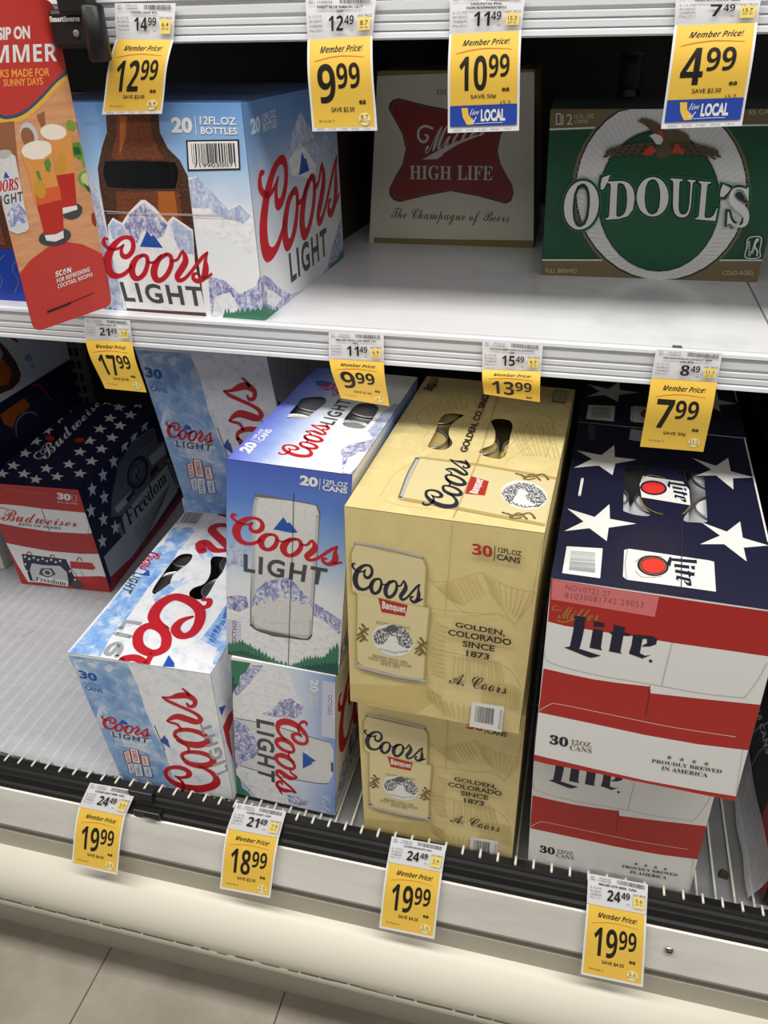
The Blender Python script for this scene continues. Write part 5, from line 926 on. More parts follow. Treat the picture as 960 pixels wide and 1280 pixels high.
  ('p','paper',[(142.4,225.3),(143.9,211.7),(133,211.7),(145.2,202.1),(147.7,188.5),(153.8,195.9),(166,187.5),(157.8,201.4),(163,210),(151.7,211.3)]),
  ('p','paper',[(98.7,260.3),(100.5,246.2),(89.3,246.2),(102.1,236.2),(105,222),(111,229.7),(123.7,220.9),(115,235.5),(120.1,244.3),(108.5,245.7)]),
  ('p','paper',[(132.7,281.7),(134.2,267.3),(123,267.3),(135.7,257.1),(138.3,242.6),(144.5,250.4),(157.1,241.5),(148.6,256.3),(153.9,265.4),(142.2,266.8)]),
  ('p','paper',[(94.5,313.9),(96.4,299),(84.9,299),(98.1,288.4),(101,273.4),(107.3,281.5),(120.3,272.2),(111.3,287.6),(116.6,296.9),(104.6,298.4)]),
  ('p','paper',[(130.7,335.4),(132.3,320.2),(120.8,320.3),(133.8,309.5),(136.5,294.2),(142.9,302.4),(155.9,292.9),(147.1,308.6),(152.5,318.1),(140.6,319.6)]),
  ('p','paper',[(87.3,365),(89.3,355.4),(77.5,355.6),(91.1,344.3),(94.2,328.4),(100.6,336.9),(114.1,326.9),(104.7,343.3),(110.1,353.1),(97.8,354.8)]),
  ('p','paper',[(122.8,365),(124.5,365),(112.7,365),(126.2,365),(129,348.8),(135.6,357.5),(148.9,347.3),(139.8,364),(145.4,365),(133,365)]),
  ('p','paper',[(79.4,365),(81.6,365),(69.4,365),(83.4,365),(86.7,365),(93.2,365),(107.1,365),(97.5,365),(103,365),(90.3,365)]),
  ('p','paper',[(44.9,365),(47.3,365),(34.9,365),(49.4,365),(53,365),(59.5,365),(73.8,365),(63.7,365),(69.2,365),(56.2,365)]),
  ('p','paper',[(116.4,365),(118.2,365),(106,365),(119.9,365),(122.8,365),(129.6,365),(143.3,365),(133.9,365),(139.6,365),(126.9,365)]),
  ('p','paper',[(84.1,39),(85.8,27.9),(75.8,27.7),(87.3,20),(89.9,8.8),(95.3,15),(106.7,8.3),(98.8,19.7),(103.3,26.8),(92.9,27.6)]),
  ('p','paper',[(49.8,56),(51.7,44.6),(41.6,44.4),(53.4,36.6),(56.4,25.1),(61.7,31.4),(73.4,24.5),(65.1,36.2),(69.6,43.5),(59,44.4)]),
  ('p','paper',[(0,142.4),(0,129.7),(0,129.6),(0,120.8),(0,108),(0,115),(0,107.2),(0,120.2),(0,128.2),(0,129.3)]),
  ('p','paper',[(0,365),(0,365),(0,365),(0,365),(0,365),(4.4,365),(19.1,365),(8.4,365),(13.7,365),(0.5,365)]),
  ('p','paper',[(48.8,365),(51.1,365),(39,365),(53.1,365),(56.6,353),(62.9,361.7),(76.8,351.5),(67,365),(72.3,365),(59.7,365)]),
  ('p','bud_navy',[(35.5,143.9),(14.1,271.8),(0,365),(37.9,365),(73.8,341.7),(99.6,170.4),(86.6,116.8)]),
  ('p','bud_dark',[(25.3,169),(21.9,203.3),(35.4,208.9),(44.6,180.7),(42.3,158)]),
  ('p','bud_dark',[(68.7,184.1),(80.6,222.6),(101.4,216.1),(106.7,189.3),(101.8,166.3)]),
  ('p','bud_red_can',[(38.4,181.7),(37.3,183.8),(35.8,185.9),(34.1,188),(32.1,189.9),(30.1,191.6),(27.9,193.2),(25.8,194.4),(23.7,195.3),(21.7,195.9),(19.9,196.1),(18.4,195.9),(17.1,195.4),(16.1,194.5),(15.5,193.2),(15.3,191.7),(15.5,190),(16,188.1),(16.9,186),(18.1,183.9),(19.6,181.8),(21.3,179.7),(23.2,177.8),(25.3,176.1),(27.4,174.6),(29.5,173.4),(31.6,172.5),(33.6,172),(35.3,171.8),(36.9,172),(38.1,172.5),(39.1,173.4),(39.7,174.6),(39.9,176),(39.8,177.8),(39.3,179.7)]),
  ('p','bud_red_can',[(102.5,185.1),(101.4,186.9),(100.1,188.5),(98.5,190),(96.7,191.3),(94.8,192.4),(92.8,193.2),(90.9,193.7),(88.9,194),(87.1,193.9),(85.4,193.5),(84,192.8),(82.8,191.8),(81.9,190.6),(81.3,189.2),(81.1,187.6),(81.2,185.9),(81.7,184.1),(82.5,182.4),(83.6,180.6),(84.9,179),(86.5,177.5),(88.3,176.2),(90.2,175.2),(92.1,174.4),(94.1,173.8),(96,173.6),(97.8,173.7),(99.4,174.1),(100.9,174.8),(102.1,175.7),(103,176.9),(103.5,178.3),(103.8,179.9),(103.7,181.6),(103.2,183.4)]),
  ('t', 'paper', 'Budweiser', [(34.1, 117.9), (20.8, 400.4), (49.2, 381.8), (70.1, 96.2)], 'sc', 0.0),
  ('s','paper',[(58.8,112.9),(53.6,98.8),(39.9,105.2),(35.3,122.3),(41.3,131.7)],[2.86,2.86,2.86,2.86,2.86],0,1),
  ('t', 'paper', 'Budweiser', [(-87.5, 430.1), (-66.5, 473.8), (-47.6, 449.6), (-62.9, 412.2)], 'sc', 0.0),
 ]),
 'bud_side': ((365.0, 225.0), [
  ('p','paper',[(279.3,225),(270.8,225),(256.4,225),(265.3,223.4),(257.9,214.3),(271.9,216.1),(282,205.8),(281.6,217.8),(295.4,220.7),(280.9,225)]),
  ('p','paper',[(228.7,225),(220.5,225),(206.9,225),(215.1,223.4),(208,214.5),(221.3,216.3),(230.8,206.3),(230.6,217.9),(243.7,220.8),(230.1,225)]),
  ('p','paper',[(186.5,225),(178.5,225),(165.6,225),(173.4,223.4),(166.4,214.7),(179.2,216.4),(188.1,206.6),(188.1,218),(200.7,220.8),(187.7,225)]),
  ('p','paper',[(135.5,225),(127.8,220.2),(115.6,224.4),(122.8,214.5),(116.1,206),(128.2,207.7),(136.5,198),(136.7,209.2),(148.7,211.9),(136.4,217)]),
  ('p','paper',[(88.9,222.8),(81.5,215.1),(69.9,219.2),(76.6,209.5),(70.1,201.2),(81.7,202.8),(89.4,193.4),(89.8,204.3),(101.2,206.9),(89.6,211.9)]),
  ('p','paper',[(44.2,217.3),(37,209.8),(26.1,213.8),(32.3,204.3),(26,196.2),(37,197.7),(44.3,188.5),(44.8,199.1),(55.7,201.6),(44.7,206.6)]),
  ('p','paper',[(72.7,184.4),(65.3,176.8),(53.8,181.2),(60.4,171.2),(53.9,162.9),(65.4,164.3),(73.1,154.5),(73.5,165.6),(84.9,168),(73.4,173.4)]),
  ('p','paper',[(21.3,185.6),(14.2,178.1),(3.4,182.4),(9.5,172.7),(3.2,164.6),(14.1,166),(21.2,156.5),(21.7,167.2),(32.5,169.6),(21.8,174.8)]),
  ('p','paper',[(50,149.6),(42.6,142),(31.3,146.7),(37.8,136.5),(31.3,128.2),(42.7,129.4),(50.1,119.3),(50.6,130.5),(61.9,132.7),(50.6,138.4)]),
  ('p','paper',[(79.5,113.9),(71.9,106.2),(60,111.3),(66.8,100.5),(60.1,92),(72,93),(79.9,82.4),(80.3,94.1),(92.1,96.1),(80.2,102.2)]),
  ('p','paper',[(26.8,115.8),(19.5,108.3),(8.4,113.2),(14.6,102.8),(8.2,94.5),(19.4,95.5),(26.7,85.2),(27.2,96.5),(38.3,98.5),(27.2,104.5)]),
  ('p','steel_print',[(11.2,73.5),(101.8,69.5),(104.9,53.6),(96,11.5),(12.1,22.4)]),
  ('p','bud_side_red',[(11.2,26.7),(95,14.1),(365,10.2),(365,0),(1,0)]),
  ('p','steel_dark',[(69.6,125),(92,159.1),(139.8,200.1),(219.6,215.6),(309.7,203),(311.7,164.5),(343.5,155.3),(332.4,108.8),(236.8,108.1),(119.3,100.8)]),
  ('s','bud_navy',[(108.8,173.1),(149.9,197.7),(226.2,205.2),(301.5,195.7)],[1.88,1.88,1.88,1.88],0,1),
  ('s','bud_navy',[(119.8,164.5),(158.9,190.5),(230.9,197.9),(297.7,188.8)],[1.9,1.9,1.9,1.9],0,1),
  ('s','bud_navy',[(131.1,155.7),(168.1,183.2),(235.6,190.5),(293.9,181.9)],[1.91,1.91,1.91,1.91],0,1),
  ('p','steel_print',[(104.4,103.7),(183.7,106.4),(326.1,105.5),(331.9,75.8),(342,28),(213.5,17.2),(97.3,13.8)]),
  ('p','bud_navy',[(249.3,142.6),(250,148.2),(249.2,153.8),(246.9,159.4),(243.3,164.6),(238.4,169.4),(232.5,173.5),(225.7,177),(218.2,179.6),(210.4,181.3),(202.3,182.1),(194.3,181.9),(186.7,180.8),(179.5,178.9),(173,176.1),(167.5,172.5),(162.9,168.4),(159.6,163.7),(157.5,158.6),(156.7,153.3),(157.3,148),(159.2,142.6),(162.4,137.5),(166.8,132.8),(172.4,128.5),(178.8,124.9),(186.1,122),(193.9,120),(202,119),(210.2,118.9),(218.3,119.7),(225.8,121.6),(232.7,124.4),(238.7,128),(243.5,132.3),(247.1,137.2)]),
  ('p','steel_dark',[(237.2,144.6),(237.7,148.6),(237.2,152.8),(235.5,156.8),(232.9,160.7),(229.3,164.2),(224.9,167.3),(219.8,169.9),(214.3,171.9),(208.4,173.2),(202.3,173.9),(196.3,173.8),(190.6,173.1),(185.1,171.7),(180.3,169.6),(176.1,167.1),(172.6,164),(170.1,160.6),(168.5,156.8),(167.9,152.9),(168.4,148.9),(169.8,145),(172.3,141.2),(175.6,137.7),(179.8,134.5),(184.6,131.9),(190.1,129.7),(195.9,128.3),(202,127.5),(208.1,127.4),(214.1,128),(219.7,129.3),(224.9,131.3),(229.3,134),(232.9,137.1),(235.6,140.7)]),
  ('s','bud_navy',[(193.5,168.9),(228,163),(230,143.4),(204.5,132.2),(176.6,138.4),(175,157.6)],[3.09,3.09,3.09,3.09,3.09,3.09],1,0),
  ('s','bud_navy',[(208,161.2),(207.6,149.2),(190.7,146),(201,137.3)],[4.63,4.63,4.63,4.63],0,1),
  ('p','steel_print',[(89.2,134.1),(160.7,131.9),(164.8,117.3),(94.4,118.9)]),
  ('p','steel_print',[(257.4,157.2),(333.4,152.5),(334,127.6),(264.8,134.4)]),
  ('p','bud_navy',[(134.7,128.5),(171.3,129),(172.1,119.3),(138,117.4)]),
  ('p','bud_navy',[(247.6,127.7),(287.5,125.7),(284.1,114.6),(246,112.7)]),
  ('t', 'ink_black', 'Freedom', [(117.8, 106.7), (305.4, 102.0), (307.5, 71.7), (118.1, 72.9)], 'sb', 0.0),
  ('s','steel_dark',[(132,58.5),(208.3,56.8),(323.3,60.3)],[2.45,2.45,2.45],0,1),
  ('s','steel_dark',[(133.9,48.4),(205,50.9),(312.5,56.8)],[2.45,2.45,2.45],0,1),
  ('s','steel_dark',[(135.7,38.2),(201.7,45),(301.8,53.4)],[2.45,2.45,2.45],0,1),
  ('s','steel_dark',[(137.6,27.9),(198.5,39.1),(291.1,50.1)],[2.45,2.45,2.45],0,1),
  ('s','steel_dark',[(139.4,17.6),(195.2,33.2),(280.6,46.7)],[2.45,2.45,2.45],0,1),
  ('s','steel_dark',[(141.3,7.2),(191.9,27.4),(270.1,43.4)],[2.45,2.45,2.45],0,1),
  ('s','steel_dark',[(143.2,0),(188.7,21.5),(259.7,40.1)],[2.45,2.45,2.45],0,1),
  ('t', 'steel_print', 'BUDWEISER', [(92.4, 98.9), (99.0, 25.6), (88.0, 23.4), (81.7, 96.3)], 'b', 0),
  ('t', 'steel_print', 'BUDWEISER', [(341.2, 114.1), (356.4, 31.6), (340.8, 31.4), (329.0, 110.6)], 'b', 0),
 ]),
 'bottles_front': ((250.0, 215.0), [
  ('p','snow',[(181.4,145.4),(190.9,147.5),(206.5,132.5),(222.4,117.3),(236.4,121.7),(249.2,110.3),(247.8,69.8),(213.2,84.8),(186.4,91.9),(173.7,99.6)]),
  ('p','peak_soft',[(182,143.5),(193,146.8),(206.5,132.5),(223,115.4),(236.3,120.9),(247.4,110.3),(238.3,102),(216.4,107.2),(199.6,116.6),(181.1,116)]),
  ('p','peak',[(188.6,45.6),(207,42.3),(224,28),(243.9,37.9),(250,49.3),(250,0.8),(185.9,0)]),
  ('p','snow',[(194.9,24.1),(212.3,29.5),(221.9,12.4),(200.9,0),(186.6,1)]),
  ('p','peak_soft',[(62.3,148.6),(70.7,132.8),(72.9,95.9),(74.1,61.7),(76.4,26.1),(77.2,0),(34.3,0.3),(32.2,77.2)]),
  ('p','fir_green',[(201.6,4.3),(204.6,11.6),(205.5,4.8),(208.5,12.1),(209.5,5.3),(211.8,8.1),(213.4,5.9),(215.7,8.8),(217.3,6.4),(220.1,13.1),(221.2,6.9),(225.1,13.3),(227.5,8),(231.4,14),(233.8,9),(237.4,13.3),(240.1,10),(243.8,15.7),(246.3,11.1),(250,16.8),(250,12.1),(250,0),(229.7,0),(212.5,0),(199.3,0)]),
  ('p','fir_green',[(31,0),(34.8,1),(37.1,0),(40.7,1.1),(43.2,0),(47.2,3.8),(49.3,0),(52.8,2.3),(55.3,0.8),(59.3,4),(61.7,0),(65.5,2.6),(68,0),(71.6,0.7),(74.3,0),(78.2,1.6),(80.6,0),(78.1,0),(61.2,0),(44.5,0),(28.1,0)]),
  ('p','amber_dark',[(99.7,206),(159.6,206.3),(157.5,188.1),(163.7,173.4),(175.3,162.4),(181.8,147.3),(180.7,108),(179.6,49.5),(179,0),(80.1,0),(77.2,53),(74.9,87.5),(75.6,132.9),(77.8,152.8),(87.2,172.3),(96.8,187.5)],1),
  ('p','amber',[(111.2,206),(149.8,206.2),(148.1,186.2),(153.9,169.5),(158.1,162.8),(98.5,161.8),(97.7,166.7),(107.6,185.8)]),
  ('p','amber',[(94.3,130.2),(169.1,132.3),(168.5,107.6),(167.5,91.2),(89.9,88.1)]),
  ('p','amber_light',[(144.4,131.6),(163.5,132.1),(163.8,107.4),(156.1,90.7),(139.4,98.4)]),
  ('p','amber_light',[(114.9,202.4),(123.2,202.5),(117,182.1),(106.7,165)]),
  ('p','snow_white',[(76.6,94.7),(84.6,103.1),(94.7,97.9),(105.8,109.7),(122.9,122.4),(128,122.6),(138.2,115),(149.8,100.8),(157.6,107.1),(178.7,94.1),(175.4,59.1),(180,4.3),(80.6,2.8),(77.9,32.2),(73.6,69.6)]),
  ('p','peak_soft',[(77.5,93.2),(84.4,100.6),(94.3,95.8),(101.1,82.9),(79.4,79.8)]),
  ('p','peak',[(96.9,95.9),(108.3,109),(123.9,118.9),(127.5,118.3),(137.1,109.3),(149.3,97.8),(142.9,86.1),(133.7,82.8),(129.5,87.1),(120,91.1),(108.6,77.2),(99.9,85.9)]),
  ('p','peak_soft',[(152.7,98.2),(158,104.2),(177.4,91.6),(176,68.2),(160.1,69),(155.7,82.2)]),
  ('s','fold_light',[(75.7,109.7),(133.7,109.2),(213.1,110.4)],[0.62,0.62,0.62],0,1),
  ('p','logo_blue',[(123.8,91.3),(127.7,85.2),(130.8,87.1),(139.7,73.6),(111.6,73.6)]),
  ('s','fold_light',[(146.9,116.8),(159.9,105.7)],[0.15,0.15],0,1),
  ('l','coors_red','coors',[(66.9,83.1),(198.7,82.1),(192.1,38.6),(56.5,37.8)],0.004),
  ('t', 'grey_ink', 'LIGHT', [(77.5, 33.8), (178.9, 33.5), (179.4, 11.4), (79.9, 11.3)], 'sp', 0.03),
  ('p','amber_dark',[(80.8,3.5),(131.2,3.9),(179.9,4.6),(179.8,0),(79.9,0)]),
  ('t', 'paper', '20', [(172.6, 202.0), (195.5, 201.8), (194.4, 187.4), (170.8, 187.6)], '', 0.045),
  ('s','paper',[(199.1,202.9),(198,185.7)],[0.79,0.79],0,1),
  ('t', 'paper', '12FL.OZ', [(204.4, 203.0), (243.0, 202.1), (242.9, 195.4), (203.2, 195.5)], '', 0.02),
  ('t', 'paper', 'BOTTLES', [(203.7, 193.3), (243.0, 193.0), (243.0, 186.9), (203.1, 186.8)], '', 0.025),
  ('p','ink_black',[(185.8,181.1),(243.7,182.6),(241.7,154.7),(182.6,152.3)]),
  ('p','paper',[(187.3,179.7),(241.8,181.1),(240.2,156.1),(184.7,153.9)]),
  ('p','ink_black',[(190.7,178),(191.3,178),(189.8,159.6),(189.2,159.6)]),
  ('p','ink_black',[(192.8,178.1),(193.4,178.1),(192,159.7),(191.3,159.7)]),
  ('p','ink_black',[(194.9,178.1),(196.5,178.2),(195.1,159.8),(193.5,159.8)]),
  ('p','ink_black',[(198,178.2),(198.7,178.2),(197.3,159.9),(196.7,159.9)]),
  ('p','ink_black',[(199.3,178.3),(200,178.3),(198.6,160),(197.9,159.9)]),
  ('p','ink_black',[(201.5,178.3),(202.5,178.4),(201.2,160.1),(200.1,160)]),
  ('p','ink_black',[(203.6,178.4),(204.2,178.4),(202.9,160.1),(202.3,160.1)]),
  ('p','ink_black',[(204.9,178.4),(205.5,178.4),(204.2,160.2),(203.6,160.2)]),
  ('p','ink_black',[(206.6,178.5),(207.2,178.5),(205.9,160.2),(205.3,160.2)]),
  ('p','ink_black',[(207.8,178.5),(209.4,178.5),(208.2,160.3),(206.6,160.3)]),
  ('p','ink_black',[(210.1,178.6),(210.7,178.6),(209.5,160.4),(208.8,160.4)]),
  ('p','ink_black',[(211.3,178.6),(212.4,178.6),(211.2,160.5),(210.1,160.4)]),
  ('p','ink_black',[(213,178.6),(213.7,178.7),(212.5,160.5),(211.8,160.5)]),
  ('p','ink_black',[(214.3,178.7),(215.3,178.7),(214.2,160.6),(213.1,160.5)]),
  ('p','ink_black',[(216.4,178.7),(218,178.8),(216.8,160.7),(215.2,160.6)]),
  ('p','ink_black',[(218.6,178.8),(219.2,178.8),(218.1,160.7),(217.5,160.7)]),
  ('p','ink_black',[(220.7,178.9),(222.3,178.9),(221.2,160.9),(219.6,160.8)]),
  ('p','ink_black',[(223.8,178.9),(225.3,179),(224.3,161),(222.7,160.9)]),
  ('p','ink_black',[(226.8,179),(227.9,179.1),(226.8,161.1),(225.8,161)]),
  ('p','ink_black',[(229.3,179.1),(230,179.1),(229,161.2),(228.3,161.1)]),
  ('p','ink_black',[(231.4,179.1),(232.5,179.2),(231.5,161.3),(230.4,161.2)]),
  ('p','ink_black',[(233.1,179.2),(233.7,179.2),(232.8,161.3),(232.1,161.3)]),
  ('p','ink_black',[(234.3,179.2),(235.4,179.3),(234.5,161.4),(233.4,161.3)]),
  ('p','ink_black',[(236.9,179.3),(238.4,179.3),(237.5,161.5),(235.9,161.4)]),
  ('t', 'ink_black', '7199030071', [(190.6, 159.7), (237.4, 161.3), (237.7, 157.6), (190.9, 155.9)], '', 0),
  ('t', 'grey_soft', '20111', [(71.5, 199.2), (86.4, 198.9), (85.6, 195.6), (70.6, 195.8)], '', 0),
  ('s','grey_soft',[(79.5,107.8),(234.7,109)],[0.66,0.66],0,1),
 ]),
 'bottles_side': ((285.0, 215.0), [
  ('p','peak_soft',[(103.2,149.5),(118.3,164.3),(130.2,177.8),(157.4,193.8),(172.9,183),(189,171.8),(204.9,156.2),(216.3,146.8),(206.1,131.6),(182.3,142.9),(155.6,161.9),(129.9,153.6)]),
  ('p','peak_soft',[(202.9,132.1),(224.6,154),(240.4,162.9),(259.1,150),(284.9,129.6),(285,120.5),(256.5,137.6),(236.5,144.3)]),
  ('p','snow',[(108.6,148.8),(130.3,155.4),(149.8,162.6),(171.4,150.3),(199.2,130.5),(183.2,118.5),(113.1,133)]),
  ('p','peak',[(0,46.4),(9.3,47.5),(25.2,39.8),(40.7,27.6),(60,16.1),(80.8,5.9),(129.2,0),(52.1,0),(0,2.5)]),
  ('p','snow',[(14.8,30.7),(29,24.7),(52.6,9.7),(29.4,6.1),(10.7,15.8)]),
  ('p','peak',[(193,0),(214.5,6.5),(232.5,21),(259.2,38.6),(280.5,54.3),(285,3.5),(227.9,0)]),
  ('p','fir_green',[(0,20.3),(0,22.3),(0,18.1),(1.3,21.5),(1.5,15.8),(4.1,18.5),(4.5,13.6),(7.4,17.4),(7.6,11.3),(10.5,15.2),(13.3,8.4),(18.2,9.1),(21.9,5),(26.8,5.4),(30.6,1.4),(36.7,5.8),(39.4,0),(44.9,0),(48.5,0),(44.3,0),(17.7,0),(0.3,0),(0,5.5)]),
  ('p','fir_green',[(221.1,2.4),(225.6,7.9),(227.9,2.9),(232.5,8.5),(234.8,3.3),(239.1,7.5),(241.8,3.7),(245.9,7),(248.9,4.1),(252.8,6.3),(256.1,5),(260.7,10.6),(263.5,6.5),(268,11.3),(270.9,8),(275.7,14.1),(278.5,9.5),(282.9,13.9),(285,11),(283.4,0),(260.7,0),(239,0),(218.3,0)]),
  ('l','coors_red','coors',[(23.2,151.9),(293.2,152.6),(276.4,66),(-3.5,58.9)],0.004),
  ('t', 'grey_ink', 'LIGHT', [(83.5, 53.1), (218.9, 55.0), (217.3, 19.9), (84.0, 18.3)], 'sp', 0.03),
  ('p','logo_blue',[(153.3,152.2),(158.7,144.1),(164.9,144),(172.7,129.2),(136.8,129.1)]),
  ('t', 'frost_blue', '20', [(15.7, 199.3), (40.3, 200.1), (38.5, 185.6), (15.0, 184.7)], '', 0.045),
  ('s','frost_blue',[(44.1,200.1),(42.9,184.2)],[0.56,0.56],0,1),
  ('t', 'frost_blue', '12FL.OZ', [(47.1, 200.6), (82.7, 202.7), (83.7, 194.9), (46.5, 193.5)], '', 0.02),
  ('t', 'frost_blue', 'BOTTLES', [(46.6, 192.3), (83.3, 193.5), (82.6, 185.3), (45.9, 184.4)], '', 0.025),
  ('t', 'grey_soft', 'THE ROCKIES', [(131.2, 159.1), (193.1, 161.6), (193.5, 157.5), (131.5, 155.3)], '', 0),
 ]),
 'high_life_front': ((224.7, 224.7), [
  ('p','maroon',[(19,178.8),(19.6,186),(25,190.6),(33.4,192),(72.5,183.9),(108.4,177.9),(145.9,183.3),(181.8,190.8),(189.9,189.2),(195.1,183.8),(196.1,174.9),(188,162.9),(179.1,146.6),(175.3,127.9),(179.7,111.1),(187.8,97.3),(195.9,84.5),(197.8,72.6),(194.3,63.2),(187.2,59.5),(148.6,68.9),(111.7,74.8),(77,67.8),(40.9,58.4),(31.4,61.2),(25.6,67.9),(24.7,75.8),(33.4,93.8),(42.3,109.3),(46.2,128.8),(40.5,147.8),(30,163.4)]),
  ('p','high_gold',[(23.3,176.5),(23.8,183.3),(28.9,187.8),(37,189.1),(74.2,181.4),(108.5,175.6),(144.3,180.8),(178.6,188),(186.4,186.5),(191.3,181.4),(192.3,172.8),(184.6,161.3),(176,145.7),(172.4,127.8),(176.6,111.8),(184.4,98.6),(192.1,86.4),(194,75),(190.7,66.1),(183.8,62.6),(146.9,71.6),(111.6,77.2),(78.5,70.6),(44.1,61.7),(34.9,64.3),(29.4,70.7),(28.6,78.2),(36.9,95.4),(45.4,110.1),(49.1,128.7),(43.7,146.9),(33.8,161.8)]),
  ('p','high_red',[(24.7,175.7),(25.2,182.5),(30.3,186.8),(38.2,188.2),(74.8,180.5),(108.6,174.9),(143.8,180),(177.5,187.1),(185.2,185.6),(190,180.6),(191,172.1),(183.4,160.8),(175,145.4),(171.5,127.8),(175.6,112),(183.3,99.1),(190.9,87.1),(192.7,75.8),(189.4,67.1),(182.7,63.6),(146.3,72.4),(111.6,78),(79,71.5),(45.1,62.7),(36.1,65.3),(30.7,71.6),(29.9,79),(38.1,95.9),(46.4,110.4),(50.1,128.7),(44.8,146.5),(35,161.2)]),
  ('t', 'high_silver', 'Miller', [(76.5, 155.3), (164.9, 166.8), (156.1, 147.4), (73.8, 122.6)], 'sc', 0.0),
  ('s','high_silver',[(83.2,155.3),(72.4,158),(64.2,153.2),(64.2,142.7),(72,137.9),(77.7,143.8),(74,146.9)],[3.12,3.12,3.12,3.12,3.12,3.12,3.12],0,1),
  ('s','high_silver',[(71.7,115.7),(86.8,121.1),(98.4,126.7),(121.4,137.9),(156,149.5)],[0.89,5.34,6.67,3.56,1.33],0,1),
  ('p','high_silver',[(71,115.5),(83.2,122.7),(97.2,127.1),(100,121.8),(91.7,116.4)]),
  ('t', 'high_silver', 'HIGH', [(53.0, 107.9), (111.9, 107.6), (112.2, 89.8), (53.8, 89.3)], 'sb', 0.0),
  ('t', 'high_silver', 'LIFE', [(120.0, 108.6), (169.5, 108.0), (168.6, 90.1), (120.5, 90.0)], 'sb', 0.0),
  ('t', 'high_ink', 'The Champagne of Beers', [(29.4, 50.8), (192.3, 49.2), (192.1, 28.1), (29.7, 29.4)], 'sc', 0),
  ('t', 'high_ink', 'EST', [(87.3, 202.8), (101.9, 202.4), (102.1, 196.1), (87.5, 196.5)], 'sb', 0),
  ('t', 'high_ink', '1903', [(114.7, 202.3), (131.3, 202.3), (131.5, 196.0), (114.9, 196.0)], 'sb', 0),
  ('p','high_gold_band',[(6.6,7.8),(118.1,8.6),(224.7,10.9),(224.7,0),(7,0)]),
  ('p','high_gold_band',[(0,224.7),(111.5,224.7),(224.7,224.7),(224.7,221.8),(106.9,221.3),(0,218.7)]),
 ]),
 'odouls_front': ((263.8, 190.1), [
  ('p','odoul_gold',[(0,190.1),(110.9,190.1),(263.8,190.1),(263.8,175),(235.5,174.2),(57,172),(0,169.2)]),
  ('p','odoul_white',[(0,169.8),(57,172),(235.3,174.9),(263.8,175.5),(263.8,173.8),(235.7,173.2),(57.2,170.2),(0,167.9)]),
  ('p','odoul_gold',[(0,17.7),(136.4,21.6),(263.8,25.7),(263.8,0),(0,0)]),
  ('p','odoul_white',[(0,19.9),(136.1,23.7),(263.8,27.7),(263.8,26),(0,18.1)]),
  ('p','odoul_gold',[(232.4,106.1),(227,123.6),(219.1,140.2),(208.9,155.6),(196.6,169.3),(182.8,181),(167.7,190.1),(151.8,190.1),(135.3,190.1),(118.8,190.1),(102.6,190.1),(87.1,190.1),(72.7,190.1),(59.8,180.9),(48.8,168.9),(40.1,154.6),(34,138.6),(30.8,121.2),(30.6,102.9),(33.7,84.4),(40.1,66.1),(49.6,48.8),(62,33),(76.9,19.3),(93.9,8.3),(112.3,0.3),(131.4,0),(150.6,0),(169,0),(186.1,2.9),(201.2,11.9),(213.9,23.6),(223.8,37.6),(230.6,53.4),(234.3,70.5),(234.8,88.2)]),
  ('p','odoul_dark',[(229.6,106),(224.5,123.2),(216.7,139.5),(206.8,154.5),(194.9,168),(181.4,179.5),(166.7,188.7),(151.2,190.1),(135.2,190.1),(119.1,190.1),(103.3,190.1),(88.2,190.1),(74.2,188.8),(61.7,179.4),(51.1,167.5),(42.7,153.6),(36.8,137.9),(33.7,120.9),(33.6,103),(36.6,84.8),(42.8,67),(52.1,50),(64.2,34.6),(78.7,21.2),(95.2,10.5),(113,2.7),(131.6,0),(150.2,0),(168.1,0),(184.7,5.2),(199.4,13.9),(211.7,25.4),(221.3,39.1),(227.9,54.5),(231.5,71.2),(232.1,88.5)]),
  ('p','odoul_white',[(227.7,106),(222.7,122.8),(215.1,138.8),(205.4,153.6),(193.7,166.8),(180.5,178.1),(166.1,187.2),(150.8,190.1),(135.1,190.1),(119.4,190.1),(103.9,190.1),(89.1,190.1),(75.4,187.2),(63.1,178),(52.7,166.3),(44.5,152.7),(38.7,137.3),(35.7,120.5),(35.6,103),(38.7,85.2),(44.8,67.7),(53.8,51.1),(65.7,36),(79.9,22.9),(96,12.4),(113.5,4.8),(131.7,0.4),(149.8,0),(167.4,1.6),(183.6,7.2),(198,15.7),(210.1,26.9),(219.5,40.3),(226,55.5),(229.5,71.8),(230.1,88.8)]),
  ('s','odoul_rib',[(229.1,106),(206.3,95.5)],[0.55,0.55],0,1),
  ('s','odoul_rib',[(227.4,112.7),(205,101.2)],[0.55,0.55],0,1),
  ('s','odoul_rib',[(225.3,119.2),(203.3,106.8)],[0.54,0.54],0,1),
  ('s','odoul_rib',[(222.8,125.7),(201.3,112.4)],[0.54,0.54],0,1),
  ('s','odoul_rib',[(219.8,132),(199,117.8)],[0.54,0.54],0,1),
  ('s','odoul_rib',[(216.5,138.1),(196.4,123.1)],[0.54,0.54],0,1),
  ('s','odoul_rib',[(212.9,144.1),(193.5,128.3)],[0.53,0.53],0,1),
  ('s','odoul_rib',[(208.9,149.8),(190.4,133.2)],[0.53,0.53],0,1),
  ('s','odoul_rib',[(204.5,155.3),(187,138)],[0.53,0.53],0,1),
  ('s','odoul_rib',[(199.9,160.6),(183.4,142.5)],[0.53,0.53],0,1),
  ('s','odoul_rib',[(195,165.5),(179.5,146.8)],[0.53,0.53],0,1),
  ('s','odoul_rib',[(189.8,170.2),(175.5,150.8)],[0.52,0.52],0,1),
  ('s','odoul_rib',[(184.4,174.5),(171.3,154.6)],[0.52,0.52],0,1),
  ('s','odoul_rib',[(178.8,178.5),(166.9,158)],[0.52,0.52],0,1),
